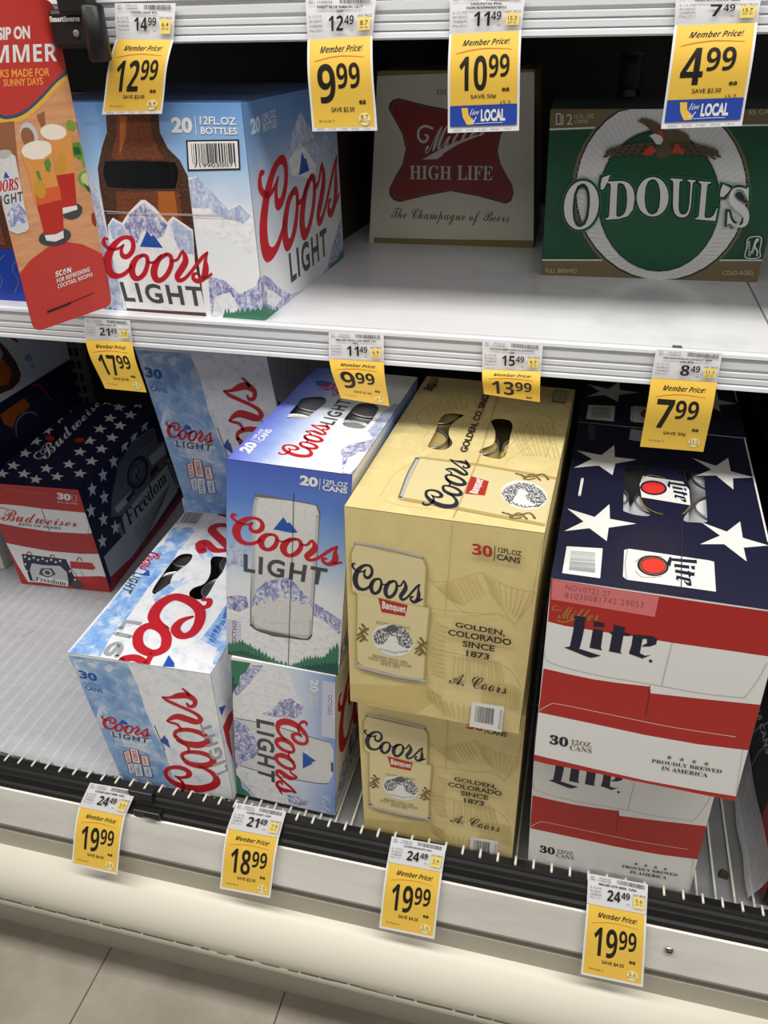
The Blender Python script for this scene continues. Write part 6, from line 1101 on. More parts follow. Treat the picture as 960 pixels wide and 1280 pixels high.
  ('s','odoul_rib',[(173,182.1),(162.4,161.2)],[0.52,0.52],0,1),
  ('s','odoul_rib',[(167.1,185.4),(157.7,164)],[0.52,0.52],0,1),
  ('s','odoul_rib',[(161,188.3),(153,166.5)],[0.52,0.52],0,1),
  ('s','odoul_rib',[(154.8,190.1),(148.1,168.7)],[0.52,0.52],0,1),
  ('s','odoul_rib',[(148.5,190.1),(143.2,170.5)],[0.52,0.52],0,1),
  ('s','odoul_rib',[(142.1,190.1),(138.3,172)],[0.52,0.52],0,1),
  ('s','odoul_rib',[(135.7,190.1),(133.3,173.1)],[0.52,0.52],0,1),
  ('s','odoul_rib',[(129.3,190.1),(128.3,173.8)],[0.52,0.52],0,1),
  ('s','odoul_rib',[(122.8,190.1),(123.4,174.2)],[0.52,0.52],0,1),
  ('s','odoul_rib',[(116.5,190.1),(118.4,174.2)],[0.52,0.52],0,1),
  ('s','odoul_rib',[(110.1,190.1),(113.6,173.8)],[0.52,0.52],0,1),
  ('s','odoul_rib',[(103.9,190.1),(108.8,173)],[0.52,0.52],0,1),
  ('s','odoul_rib',[(97.8,190.1),(104.1,171.9)],[0.53,0.53],0,1),
  ('s','odoul_rib',[(91.8,190.1),(99.5,170.4)],[0.53,0.53],0,1),
  ('s','odoul_rib',[(86,190.1),(95,168.5)],[0.53,0.53],0,1),
  ('s','odoul_rib',[(80.3,188.4),(90.7,166.3)],[0.53,0.53],0,1),
  ('s','odoul_rib',[(74.9,185.5),(86.6,163.8)],[0.53,0.53],0,1),
  ('s','odoul_rib',[(69.7,182.1),(82.7,160.8)],[0.54,0.54],0,1),
  ('s','odoul_rib',[(64.8,178.4),(79,157.6)],[0.54,0.54],0,1),
  ('s','odoul_rib',[(60.1,174.3),(75.5,154)],[0.54,0.54],0,1),
  ('s','odoul_rib',[(55.8,169.8),(72.2,150.2)],[0.54,0.54],0,1),
  ('s','odoul_rib',[(51.8,165),(69.3,146)],[0.55,0.55],0,1),
  ('s','odoul_rib',[(48.1,159.9),(66.6,141.6)],[0.55,0.55],0,1),
  ('s','odoul_rib',[(44.8,154.4),(64.2,136.9)],[0.55,0.55],0,1),
  ('s','odoul_rib',[(41.9,148.7),(62.1,132)],[0.55,0.55],0,1),
  ('s','odoul_rib',[(39.5,142.7),(60.3,126.8)],[0.56,0.56],0,1),
  ('s','odoul_rib',[(37.4,136.5),(58.9,121.5)],[0.56,0.56],0,1),
  ('s','odoul_rib',[(35.8,130.1),(57.8,116)],[0.56,0.56],0,1),
  ('s','odoul_rib',[(34.7,123.5),(57.1,110.4)],[0.57,0.57],0,1),
  ('s','odoul_rib',[(34,116.8),(56.7,104.6)],[0.57,0.57],0,1),
  ('s','odoul_rib',[(33.9,109.9),(56.7,98.8)],[0.57,0.57],0,1),
  ('s','odoul_rib',[(34.2,103),(57.1,92.9)],[0.58,0.58],0,1),
  ('s','odoul_rib',[(35,96),(57.9,86.9)],[0.58,0.58],0,1),
  ('s','odoul_rib',[(36.3,89.1),(59,81)],[0.58,0.58],0,1),
  ('s','odoul_rib',[(38.1,82.1),(60.6,75.1)],[0.59,0.59],0,1),
  ('s','odoul_rib',[(40.5,75.2),(62.5,69.3)],[0.59,0.59],0,1),
  ('s','odoul_rib',[(43.3,68.5),(64.7,63.5)],[0.59,0.59],0,1),
  ('s','odoul_rib',[(46.6,61.9),(67.4,57.9)],[0.6,0.6],0,1),
  ('s','odoul_rib',[(50.4,55.4),(70.4,52.4)],[0.6,0.6],0,1),
  ('s','odoul_rib',[(54.6,49.2),(73.7,47.2)],[0.6,0.6],0,1),
  ('s','odoul_rib',[(59.2,43.2),(77.3,42.1)],[0.6,0.6],0,1),
  ('s','odoul_rib',[(64.3,37.5),(81.3,37.3)],[0.6,0.6],0,1),
  ('s','odoul_rib',[(69.8,32.1),(85.5,32.7)],[0.61,0.61],0,1),
  ('s','odoul_rib',[(75.6,27.1),(90,28.5)],[0.61,0.61],0,1),
  ('s','odoul_rib',[(81.8,22.5),(94.7,24.6)],[0.61,0.61],0,1),
  ('s','odoul_rib',[(88.3,18.3),(99.7,21)],[0.61,0.61],0,1),
  ('s','odoul_rib',[(95,14.5),(104.8,17.8)],[0.61,0.61],0,1),
  ('s','odoul_rib',[(101.9,11.1),(110.1,15)],[0.61,0.61],0,1),
  ('s','odoul_rib',[(109,8.3),(115.5,12.5)],[0.61,0.61],0,1),
  ('s','odoul_rib',[(116.3,5.9),(121.1,10.5)],[0.61,0.61],0,1),
  ('s','odoul_rib',[(123.6,4.1),(126.6,9)],[0.61,0.61],0,1),
  ('s','odoul_rib',[(131,2.8),(132.3,7.8)],[0.61,0.61],0,1),
  ('s','odoul_rib',[(138.4,2),(137.9,7.1)],[0.61,0.61],0,1),
  ('s','odoul_rib',[(145.8,1.7),(143.5,6.9)],[0.61,0.61],0,1),
  ('s','odoul_rib',[(153.1,2),(149,7)],[0.61,0.61],0,1),
  ('s','odoul_rib',[(160.2,2.7),(154.4,7.7)],[0.61,0.61],0,1),
  ('s','odoul_rib',[(167.2,4),(159.7,8.7)],[0.61,0.61],0,1),
  ('s','odoul_rib',[(174,5.8),(164.8,10.2)],[0.61,0.61],0,1),
  ('s','odoul_rib',[(180.5,8.1),(169.8,12.2)],[0.6,0.6],0,1),
  ('s','odoul_rib',[(186.8,10.9),(174.5,14.5)],[0.6,0.6],0,1),
  ('s','odoul_rib',[(192.7,14.1),(179,17.2)],[0.6,0.6],0,1),
  ('s','odoul_rib',[(198.3,17.8),(183.2,20.3)],[0.6,0.6],0,1),
  ('s','odoul_rib',[(203.5,21.9),(187.2,23.7)],[0.59,0.59],0,1),
  ('s','odoul_rib',[(208.4,26.4),(190.8,27.5)],[0.59,0.59],0,1),
  ('s','odoul_rib',[(212.8,31.2),(194.2,31.6)],[0.59,0.59],0,1),
  ('s','odoul_rib',[(216.7,36.4),(197.2,36)],[0.58,0.58],0,1),
  ('s','odoul_rib',[(220.2,41.9),(199.8,40.6)],[0.58,0.58],0,1),
  ('s','odoul_rib',[(223.3,47.6),(202.1,45.5)],[0.58,0.58],0,1),
  ('s','odoul_rib',[(225.9,53.6),(204.1,50.6)],[0.57,0.57],0,1),
  ('s','odoul_rib',[(228,59.8),(205.6,55.8)],[0.57,0.57],0,1),
  ('s','odoul_rib',[(229.6,66.1),(206.8,61.3)],[0.57,0.57],0,1),
  ('s','odoul_rib',[(230.7,72.6),(207.7,66.8)],[0.56,0.56],0,1),
  ('s','odoul_rib',[(231.3,79.2),(208.1,72.5)],[0.56,0.56],0,1),
  ('s','odoul_rib',[(231.5,85.9),(208.2,78.2)],[0.56,0.56],0,1),
  ('s','odoul_rib',[(231.1,92.6),(207.9,83.9)],[0.56,0.56],0,1),
  ('s','odoul_rib',[(230.3,99.3),(207.3,89.7)],[0.55,0.55],0,1),
  ('p','odoul_dark',[(201.3,94),(197.6,107.5),(192.1,120.4),(184.8,132.3),(176.2,142.9),(166.4,152),(155.7,159.4),(144.4,164.7),(132.8,168),(121.1,169.1),(109.7,167.9),(98.9,164.6),(89,159),(80.2,151.5),(72.8,142.1),(67.1,131.1),(63.2,118.7),(61.3,105.4),(61.7,91.5),(64.2,77.4),(68.9,63.7),(75.7,50.6),(84.4,38.8),(94.8,28.5),(106.5,20.3),(119.1,14.3),(132.1,10.8),(145.1,9.9),(157.7,11.7),(169.4,15.9),(179.7,22.6),(188.4,31.3),(195.2,41.9),(200,53.8),(202.6,66.7),(203,80.3)]),
  ('p','odoul_green',[(199.8,93.4),(196.2,106.6),(190.7,119.3),(183.7,130.9),(175.3,141.4),(165.7,150.3),(155.2,157.5),(144.2,162.7),(132.8,165.9),(121.4,167),(110.3,165.9),(99.8,162.6),(90.1,157.1),(81.5,149.7),(74.3,140.5),(68.7,129.7),(64.9,117.6),(63.1,104.6),(63.5,91),(66,77.2),(70.6,63.7),(77.2,51),(85.8,39.4),(95.9,29.4),(107.3,21.3),(119.5,15.4),(132.2,12),(145,11.2),(157.2,12.8),(168.6,17),(178.6,23.5),(187.1,32.1),(193.8,42.4),(198.4,54),(201,66.7),(201.4,80)]),
  ('p','odoul_brown',[(96.1,177.8),(101.1,180.9),(110.7,179.4),(120.8,174.7),(127.1,169.1),(125.8,159.2),(115.9,161.8),(112.2,169),(103.2,175.2)]),
  ('p','odoul_brown',[(123,169.1),(141.9,169.1),(153.4,164),(157.4,156.7),(144.7,151.4),(135.5,140.8),(124.8,138.5),(117.8,148.6),(127.6,156.6)]),
  ('p','odoul_shade',[(147,152.5),(146.6,153),(146.1,153.5),(145.3,154),(144.5,154.5),(143.4,154.9),(142.3,155.4),(141.2,155.8),(140,156.1),(138.8,156.4),(137.6,156.6),(136.6,156.7),(135.6,156.7),(134.8,156.6),(134.2,156.4),(133.7,156.2),(133.4,155.9),(133.4,155.5),(133.6,155),(133.9,154.6),(134.5,154.1),(135.2,153.6),(136.1,153.1),(137.1,152.6),(138.2,152.1),(139.4,151.7),(140.6,151.4),(141.8,151.1),(142.9,151),(144,150.9),(145,150.9),(145.8,150.9),(146.4,151.1),(146.9,151.4),(147.1,151.7),(147.2,152.1)]),
  ('p','odoul_brown',[(145.7,153),(145.5,153.3),(145,153.6),(144.5,153.9),(143.8,154.3),(143,154.6),(142.1,154.9),(141.1,155.2),(140.1,155.4),(139.2,155.6),(138.2,155.7),(137.4,155.8),(136.6,155.9),(135.9,155.9),(135.3,155.8),(134.9,155.7),(134.7,155.5),(134.6,155.3),(134.7,155),(135,154.8),(135.4,154.4),(136,154.1),(136.7,153.8),(137.5,153.5),(138.4,153.2),(139.4,152.9),(140.3,152.7),(141.3,152.5),(142.2,152.3),(143.1,152.2),(143.9,152.2),(144.6,152.2),(145.1,152.2),(145.5,152.4),(145.8,152.5),(145.8,152.8)]),
  ('p','odoul_shade',[(106.6,152.2),(106.8,152.7),(107.2,153.2),(107.8,153.7),(108.5,154.3),(109.4,154.8),(110.4,155.2),(111.5,155.6),(112.6,156),(113.7,156.2),(114.8,156.4),(115.8,156.5),(116.8,156.6),(117.6,156.5),(118.3,156.3),(118.9,156.1),(119.2,155.8),(119.4,155.4),(119.4,155),(119.1,154.5),(118.7,154),(118.2,153.5),(117.4,152.9),(116.5,152.4),(115.5,152),(114.5,151.6),(113.4,151.2),(112.2,151),(111.1,150.8),(110.1,150.6),(109.1,150.6),(108.3,150.7),(107.6,150.9),(107,151.1),(106.7,151.4),(106.5,151.8)]),
  ('p','odoul_brown',[(107.7,152.8),(107.9,153.1),(108.2,153.4),(108.7,153.7),(109.3,154.1),(110,154.4),(110.8,154.7),(111.7,155),(112.6,155.2),(113.5,155.5),(114.4,155.6),(115.3,155.7),(116.1,155.8),(116.8,155.8),(117.3,155.7),(117.8,155.6),(118.1,155.4),(118.2,155.2),(118.2,154.9),(118,154.7),(117.7,154.3),(117.2,154),(116.6,153.7),(115.9,153.3),(115,153),(114.2,152.7),(113.3,152.5),(112.3,152.3),(111.4,152.1),(110.6,152),(109.8,151.9),(109.1,151.9),(108.5,152),(108.1,152.1),(107.8,152.3),(107.7,152.5)]),
  ('p','odoul_shade',[(150.6,147),(150.3,147.5),(149.7,148.1),(149,148.7),(148.1,149.3),(147,149.9),(145.9,150.5),(144.7,151),(143.5,151.6),(142.3,152),(141.1,152.4),(140,152.6),(139.1,152.8),(138.2,152.9),(137.6,152.8),(137.1,152.7),(136.8,152.5),(136.8,152.1),(136.9,151.7),(137.3,151.2),(137.9,150.7),(138.6,150.1),(139.5,149.5),(140.5,148.9),(141.7,148.3),(142.9,147.7),(144.1,147.2),(145.3,146.7),(146.5,146.4),(147.6,146.1),(148.5,145.9),(149.4,145.9),(150,145.9),(150.5,146),(150.7,146.3),(150.8,146.6)]),
  ('p','odoul_brown',[(149.3,147.8),(149.1,148.1),(148.6,148.5),(148.1,148.9),(147.3,149.3),(146.5,149.7),(145.6,150.1),(144.6,150.5),(143.7,150.9),(142.7,151.2),(141.7,151.5),(140.8,151.7),(140,151.9),(139.3,152),(138.8,152),(138.4,152),(138.1,151.9),(138,151.7),(138.1,151.4),(138.4,151.1),(138.8,150.8),(139.4,150.4),(140.1,150),(141,149.6),(141.9,149.2),(142.8,148.8),(143.8,148.4),(144.8,148.1),(145.8,147.8),(146.7,147.5),(147.5,147.4),(148.2,147.3),(148.7,147.2),(149.1,147.3),(149.4,147.4),(149.4,147.6)]),
  ('p','odoul_shade',[(104.5,146.7),(104.7,147.2),(105.2,147.8),(105.7,148.4),(106.5,149),(107.3,149.6),(108.3,150.2),(109.3,150.8),(110.4,151.3),(111.5,151.8),(112.6,152.2),(113.6,152.5),(114.5,152.7),(115.3,152.7),(116,152.7),(116.5,152.6),(116.8,152.3),(117,152),(117,151.6),(116.7,151.1),(116.3,150.5),(115.8,149.9),(115,149.3),(114.2,148.7),(113.2,148.1),(112.2,147.5),(111.1,146.9),(110,146.5),(109,146.1),(107.9,145.8),(107,145.6),(106.2,145.5),(105.5,145.6),(105,145.7),(104.6,145.9),(104.5,146.3)]),
  ('p','odoul_brown',[(105.6,147.5),(105.8,147.8),(106.1,148.2),(106.6,148.6),(107.2,149),(107.9,149.4),(108.7,149.8),(109.5,150.3),(110.4,150.7),(111.3,151),(112.2,151.3),(113,151.6),(113.8,151.7),(114.5,151.8),(115,151.9),(115.4,151.8),(115.7,151.7),(115.9,151.5),(115.8,151.3),(115.6,151),(115.3,150.6),(114.8,150.3),(114.2,149.8),(113.5,149.4),(112.8,149),(111.9,148.6),(111,148.2),(110.1,147.8),(109.2,147.5),(108.4,147.3),(107.6,147.1),(107,147),(106.4,146.9),(106,147),(105.7,147.1),(105.6,147.3)]),
  ('p','odoul_shade',[(154.3,141.7),(153.9,142.3),(153.3,142.9),(152.6,143.5),(151.6,144.2),(150.6,145),(149.4,145.7),(148.2,146.5),(147,147.1),(145.8,147.8),(144.6,148.3),(143.5,148.8),(142.5,149.1),(141.6,149.3),(141,149.4),(140.5,149.4),(140.2,149.2),(140.2,148.9),(140.3,148.5),(140.7,148),(141.2,147.4),(142,146.8),(142.9,146),(144,145.3),(145.1,144.5),(146.3,143.8),(147.6,143.1),(148.8,142.5),(150,141.9),(151.1,141.5),(152.1,141.2),(152.9,140.9),(153.6,140.8),(154.1,140.9),(154.4,141),(154.4,141.3)]),
  ('p','odoul_brown',[(152.9,142.8),(152.7,143.1),(152.2,143.5),(151.6,143.9),(150.9,144.4),(150.1,144.9),(149.1,145.5),(148.2,146),(147.2,146.5),(146.2,147),(145.2,147.4),(144.3,147.8),(143.5,148.1),(142.8,148.3),(142.2,148.4),(141.8,148.4),(141.5,148.4),(141.5,148.2),(141.6,148),(141.8,147.7),(142.3,147.3),(142.8,146.9),(143.6,146.4),(144.4,145.9),(145.3,145.3),(146.3,144.8),(147.3,144.3),(148.3,143.8),(149.3,143.4),(150.2,143),(151,142.7),(151.7,142.5),(152.3,142.4),(152.7,142.4),(153,142.4),(153,142.6)]),
  ('p','odoul_shade',[(102.4,141.3),(102.7,141.8),(103.1,142.4),(103.6,143.1),(104.4,143.9),(105.2,144.6),(106.1,145.4),(107.1,146.1),(108.2,146.9),(109.2,147.5),(110.3,148.1),(111.3,148.5),(112.2,148.9),(112.9,149.1),(113.6,149.2),(114.1,149.2),(114.4,149),(114.6,148.8),(114.5,148.3),(114.3,147.8),(113.9,147.2),(113.4,146.5),(112.6,145.8),(111.8,145.1),(110.9,144.3),(109.9,143.5),(108.8,142.8),(107.8,142.2),(106.7,141.6),(105.7,141.1),(104.8,140.8),(104,140.5),(103.4,140.4),(102.9,140.4),(102.5,140.6),(102.4,140.9)]),
  ('p','odoul_brown',[(103.5,142.4),(103.7,142.7),(104,143.1),(104.5,143.6),(105,144.1),(105.7,144.6),(106.5,145.1),(107.3,145.7),(108.2,146.2),(109.1,146.7),(109.9,147.2),(110.7,147.5),(111.5,147.8),(112.1,148.1),(112.7,148.2),(113.1,148.2),(113.3,148.2),(113.5,148),(113.4,147.8),(113.3,147.5),(112.9,147.1),(112.5,146.6),(111.9,146.1),(111.2,145.6),(110.4,145.1),(109.6,144.5),(108.7,144),(107.9,143.5),(107,143.1),(106.2,142.7),(105.4,142.4),(104.8,142.1),(104.3,142),(103.8,142),(103.6,142),(103.4,142.2)]),
  ('p','odoul_shade',[(155.2,152.4),(154.8,152.9),(154.3,153.4),(153.6,153.9),(152.7,154.4),(151.7,154.8),(150.6,155.3),(149.5,155.7),(148.3,156),(147.2,156.3),(146.1,156.4),(145,156.5),(144.1,156.6),(143.3,156.5),(142.7,156.3),(142.3,156.1),(142,155.7),(142,155.4),(142.2,154.9),(142.5,154.5),(143.1,154),(143.8,153.5),(144.6,152.9),(145.6,152.5),(146.7,152),(147.9,151.6),(149,151.3),(150.2,151),(151.3,150.9),(152.3,150.8),(153.3,150.8),(154,150.8),(154.7,151),(155.1,151.2),(155.3,151.6),(155.4,151.9)]),
  ('p','odoul_brown',[(154,152.9),(153.7,153.2),(153.3,153.5),(152.7,153.8),(152,154.1),(151.2,154.5),(150.4,154.8),(149.5,155),(148.5,155.3),(147.6,155.5),(146.7,155.6),(145.8,155.7),(145,155.8),(144.4,155.8),(143.9,155.7),(143.5,155.6),(143.2,155.4),(143.2,155.2),(143.3,154.9),(143.6,154.6),(144,154.3),(144.5,154),(145.2,153.7),(146,153.4),(146.9,153.1),(147.8,152.8),(148.8,152.6),(149.7,152.4),(150.6,152.2),(151.5,152.1),(152.2,152.1),(152.9,152.1),(153.4,152.1),(153.8,152.3),(154,152.4),(154.1,152.6)]),
  ('p','odoul_shade',[(98.3,152),(98.5,152.5),(98.9,153),(99.5,153.5),(100.2,154.1),(101.1,154.5),(102,155),(103.1,155.4),(104.2,155.8),(105.3,156),(106.3,156.2),(107.3,156.3),(108.3,156.4),(109.1,156.3),(109.8,156.1),(110.3,155.9),(110.6,155.6),(110.8,155.2),(110.7,154.8),(110.5,154.3),(110.1,153.8),(109.5,153.2),(108.8,152.7),(107.9,152.2),(107,151.8),(105.9,151.4),(104.9,151),(103.8,150.7),(102.7,150.5),(101.7,150.4),(100.7,150.4),(99.9,150.5),(99.2,150.6),(98.7,150.9),(98.4,151.2),(98.2,151.6)]),
  ('p','odoul_brown',[(99.3,152.6),(99.5,152.9),(99.9,153.2),(100.3,153.5),(100.9,153.8),(101.7,154.2),(102.4,154.5),(103.3,154.8),(104.2,155),(105.1,155.2),(106,155.4),(106.8,155.5),(107.6,155.6),(108.2,155.6),(108.8,155.5),(109.2,155.4),(109.5,155.2),(109.6,155),(109.6,154.7),(109.4,154.5),(109.1,154.1),(108.6,153.8),(108,153.5),(107.3,153.1),(106.5,152.8),(105.6,152.5),(104.8,152.3),(103.9,152.1),(103,151.9),(102.1,151.8),(101.4,151.7),(100.7,151.7),(100.1,151.8),(99.7,151.9),(99.4,152.1),(99.3,152.3)]),
  ('p','odoul_shade',[(158.8,147.1),(158.5,147.6),(157.9,148.2),(157.2,148.8),(156.3,149.4),(155.3,150),(154.2,150.6),(153,151.1),(151.8,151.6),(150.6,152.1),(149.5,152.4),(148.5,152.7),(147.5,152.9),(146.7,153),(146.1,152.9),(145.7,152.8),(145.4,152.5),(145.4,152.2),(145.5,151.8),(145.9,151.3),(146.4,150.8),(147.2,150.2),(148.1,149.6),(149.1,148.9),(150.2,148.4),(151.3,147.8),(152.5,147.3),(153.7,146.8),(154.8,146.5),(155.9,146.2),(156.8,146),(157.6,146),(158.3,146),(158.7,146.1),(158.9,146.4),(159,146.7)]),
  ('p','odoul_brown',[(157.6,147.9),(157.3,148.2),(156.9,148.6),(156.3,149),(155.6,149.4),(154.8,149.8),(153.9,150.2),(153,150.6),(152,151),(151,151.3),(150.1,151.6),(149.3,151.8),(148.5,152),(147.8,152.1),(147.3,152.1),(146.9,152.1),(146.7,152),(146.6,151.8),(146.7,151.5),(147,151.2),(147.4,150.9),(148,150.5),(148.7,150.1),(149.5,149.7),(150.3,149.3),(151.3,148.9),(152.2,148.5),(153.2,148.2),(154.1,147.9),(155,147.6),(155.8,147.5),(156.4,147.4),(157,147.3),(157.4,147.4),(157.6,147.5),(157.7,147.7)]),
  ('p','odoul_shade',[(96.1,146.7),(96.4,147.2),(96.8,147.7),(97.3,148.3),(98.1,149),(98.9,149.6),(99.9,150.2),(100.9,150.8),(101.9,151.3),(103,151.8),(104,152.2),(105,152.5),(105.9,152.6),(106.7,152.7),(107.3,152.7),(107.8,152.6),(108.2,152.3),(108.3,152),(108.3,151.6),(108.1,151.1),(107.7,150.5),(107.1,149.9),(106.4,149.3),(105.5,148.7),(104.6,148),(103.6,147.5),(102.5,146.9),(101.5,146.5),(100.4,146.1),(99.4,145.8),(98.5,145.6),(97.7,145.5),(97.1,145.5),(96.6,145.7),(96.3,145.9),(96.1,146.3)]),
  ('p','odoul_brown',[(97.2,147.5),(97.4,147.8),(97.7,148.2),(98.2,148.6),(98.8,149),(99.5,149.4),(100.2,149.8),(101.1,150.2),(101.9,150.6),(102.8,151),(103.7,151.3),(104.5,151.5),(105.2,151.7),(105.9,151.8),(106.4,151.9),(106.8,151.8),(107.1,151.7),(107.2,151.5),(107.2,151.3),(107,151),(106.7,150.6),(106.2,150.2),(105.6,149.8),(104.9,149.4),(104.1,149),(103.3,148.5),(102.4,148.1),(101.6,147.8),(100.7,147.5),(99.9,147.2),(99.2,147.1),(98.5,146.9),(98,146.9),(97.6,146.9),(97.3,147.1),(97.2,147.2)]),
  ('p','odoul_shade',[(162.4,142),(162.1,142.5),(161.5,143.1),(160.8,143.8),(159.9,144.5),(158.8,145.2),(157.7,146),(156.5,146.7),(155.3,147.4),(154.1,148),(153,148.6),(151.9,149),(150.9,149.4),(150.1,149.6),(149.5,149.7),(149,149.6),(148.8,149.5),(148.7,149.2),(148.9,148.8),(149.2,148.3),(149.8,147.7),(150.5,147),(151.4,146.3),(152.5,145.6),(153.6,144.8),(154.8,144.1),(156,143.4),(157.2,142.8),(158.3,142.2),(159.4,141.8),(160.4,141.4),(161.2,141.2),(161.8,141.1),(162.3,141.1),(162.6,141.3),(162.6,141.6)]),
  ('p','odoul_brown',[(161.1,143.1),(160.9,143.4),(160.4,143.8),(159.9,144.2),(159.1,144.7),(158.3,145.2),(157.4,145.7),(156.5,146.2),(155.5,146.8),(154.5,147.2),(153.6,147.7),(152.7,148),(151.9,148.3),(151.2,148.5),(150.7,148.7),(150.3,148.7),(150,148.6),(150,148.5),(150.1,148.3),(150.4,147.9),(150.8,147.6),(151.4,147.1),(152.1,146.6),(152.9,146.1),(153.8,145.6),(154.7,145.1),(155.7,144.6),(156.7,144.1),(157.6,143.7),(158.5,143.3),(159.3,143),(160,142.8),(160.5,142.6),(160.9,142.6),(161.2,142.7),(161.2,142.8)]),
  ('p','odoul_shade',[(94,141.4),(94.2,142),(94.6,142.6),(95.2,143.3),(95.9,144),(96.7,144.8),(97.6,145.5),(98.6,146.3),(99.6,147),(100.7,147.6),(101.7,148.2),(102.6,148.7),(103.5,149),(104.3,149.3),(104.9,149.4),(105.4,149.3),(105.7,149.2),(105.8,148.9),(105.8,148.5),(105.6,148),(105.2,147.4),(104.6,146.7),(103.9,145.9),(103.1,145.2),(102.2,144.4),(101.2,143.7),(100.2,142.9),(99.2,142.3),(98.1,141.7),(97.2,141.2),(96.3,140.9),(95.5,140.6),(94.9,140.5),(94.4,140.6),(94.1,140.7),(94,141)]),
  ('p','odoul_brown',[(95,142.5),(95.2,142.8),(95.5,143.2),(96,143.7),(96.6,144.2),(97.2,144.7),(98,145.3),(98.8,145.8),(99.7,146.4),(100.5,146.8),(101.3,147.3),(102.1,147.7),(102.8,148),(103.5,148.2),(104,148.3),(104.4,148.4),(104.6,148.3),(104.8,148.2),(104.7,147.9),(104.5,147.6),(104.2,147.2),(103.8,146.8),(103.2,146.3),(102.5,145.7),(101.8,145.2),(101,144.7),(100.1,144.1),(99.3,143.6),(98.4,143.2),(97.6,142.8),(96.9,142.5),(96.3,142.3),(95.8,142.1),(95.4,142.1),(95.1,142.1),(95,142.3)]),
  ('p','odoul_shade',[(163.4,151.9),(163.1,152.4),(162.5,152.9),(161.8,153.4),(161,153.9),(160,154.4),(158.9,154.8),(157.8,155.2),(156.7,155.5),(155.6,155.8),(154.5,156),(153.5,156.1),(152.6,156.1),(151.9,156),(151.3,155.8),(150.9,155.6),(150.7,155.3),(150.6,154.9),(150.8,154.5),(151.1,154),(151.7,153.5),(152.4,153),(153.2,152.5),(154.2,152),(155.3,151.6),(156.4,151.2),(157.5,150.8),(158.6,150.6),(159.7,150.4),(160.7,150.3),(161.6,150.3),(162.3,150.4),(162.9,150.5),(163.4,150.8),(163.6,151.1),(163.6,151.5)]),
  ('p','odoul_brown',[(162.2,152.4),(162,152.7),(161.6,153),(161,153.4),(160.3,153.7),(159.6,154),(158.7,154.3),(157.8,154.6),(156.9,154.8),(156,155),(155.1,155.2),(154.3,155.3),(153.5,155.3),(152.9,155.3),(152.4,155.2),(152,155.1),(151.8,154.9),(151.8,154.7),(151.9,154.5),(152.2,154.2),(152.6,153.9),(153.1,153.5),(153.8,153.2),(154.6,152.9),(155.4,152.6),(156.3,152.3),(157.2,152.1),(158.1,151.9),(159,151.7),(159.9,151.6),(160.6,151.6),(161.2,151.6),(161.7,151.7),(162.1,151.8),(162.3,152),(162.4,152.2)]),
  ('p','odoul_shade',[(90,151.5),(90.2,151.9),(90.6,152.4),(91.2,153),(91.9,153.5),(92.7,154),(93.7,154.4),(94.7,154.8),(95.8,155.2),(96.8,155.5),(97.9,155.7),(98.8,155.8),(99.7,155.8),(100.5,155.7),(101.2,155.6),(101.7,155.3),(102,155),(102.2,154.6),(102.1,154.2),(101.9,153.7),(101.5,153.2),(100.9,152.7),(100.2,152.2),(99.4,151.7),(98.4,151.2),(97.4,150.8),(96.4,150.4),(95.3,150.2),(94.2,150),(93.2,149.9),(92.3,149.8),(91.5,149.9),(90.9,150.1),(90.4,150.3),(90.1,150.6),(89.9,151)]),
  ('p','odoul_brown',[(91,152),(91.2,152.3),(91.5,152.6),(92,152.9),(92.6,153.3),(93.3,153.6),(94.1,153.9),(94.9,154.2),(95.8,154.5),(96.6,154.7),(97.5,154.8),(98.3,155),(99,155),(99.7,155),(100.2,154.9),(100.6,154.8),(100.9,154.6),(101,154.4),(101,154.2),(100.8,153.9),(100.5,153.6),(100,153.2),(99.4,152.9),(98.7,152.6),(98,152.2),(97.1,152),(96.3,151.7),(95.4,151.5),(94.5,151.3),(93.7,151.2),(93,151.2),(92.3,151.2),(91.8,151.2),(91.4,151.3),(91.1,151.5),(91,151.7)]),
  ('p','odoul_shade',[(167.1,146.8),(166.7,147.3),(166.1,147.8),(165.4,148.4),(164.6,149),(163.6,149.6),(162.5,150.2),(161.4,150.8),(160.2,151.3),(159.1,151.7),(158,152.1),(157,152.3),(156.1,152.5),(155.3,152.6),(154.7,152.6),(154.3,152.4),(154,152.2),(154,151.8),(154.2,151.4),(154.5,150.9),(155.1,150.4),(155.8,149.8),(156.6,149.2),(157.6,148.6),(158.7,148),(159.8,147.4),(161,146.9),(162.1,146.5),(163.2,146.1),(164.3,145.8),(165.2,145.7),(165.9,145.6),(166.5,145.6),(167,145.8),(167.2,146),(167.2,146.4)]),
  ('p','odoul_brown',[(165.8,147.6),(165.6,147.9),(165.1,148.2),(164.6,148.6),(163.9,149),(163.1,149.4),(162.3,149.8),(161.3,150.2),(160.4,150.6),(159.5,150.9),(158.6,151.2),(157.7,151.4),(157,151.6),(156.3,151.7),(155.8,151.7),(155.5,151.7),(155.2,151.6),(155.2,151.4),(155.3,151.2),(155.6,150.9),(156,150.5),(156.5,150.1),(157.2,149.7),(158,149.3),(158.9,148.9),(159.8,148.5),(160.7,148.1),(161.6,147.8),(162.5,147.5),(163.4,147.3),(164.1,147.1),(164.8,147),(165.3,147),(165.7,147),(165.9,147.1),(165.9,147.3)]),
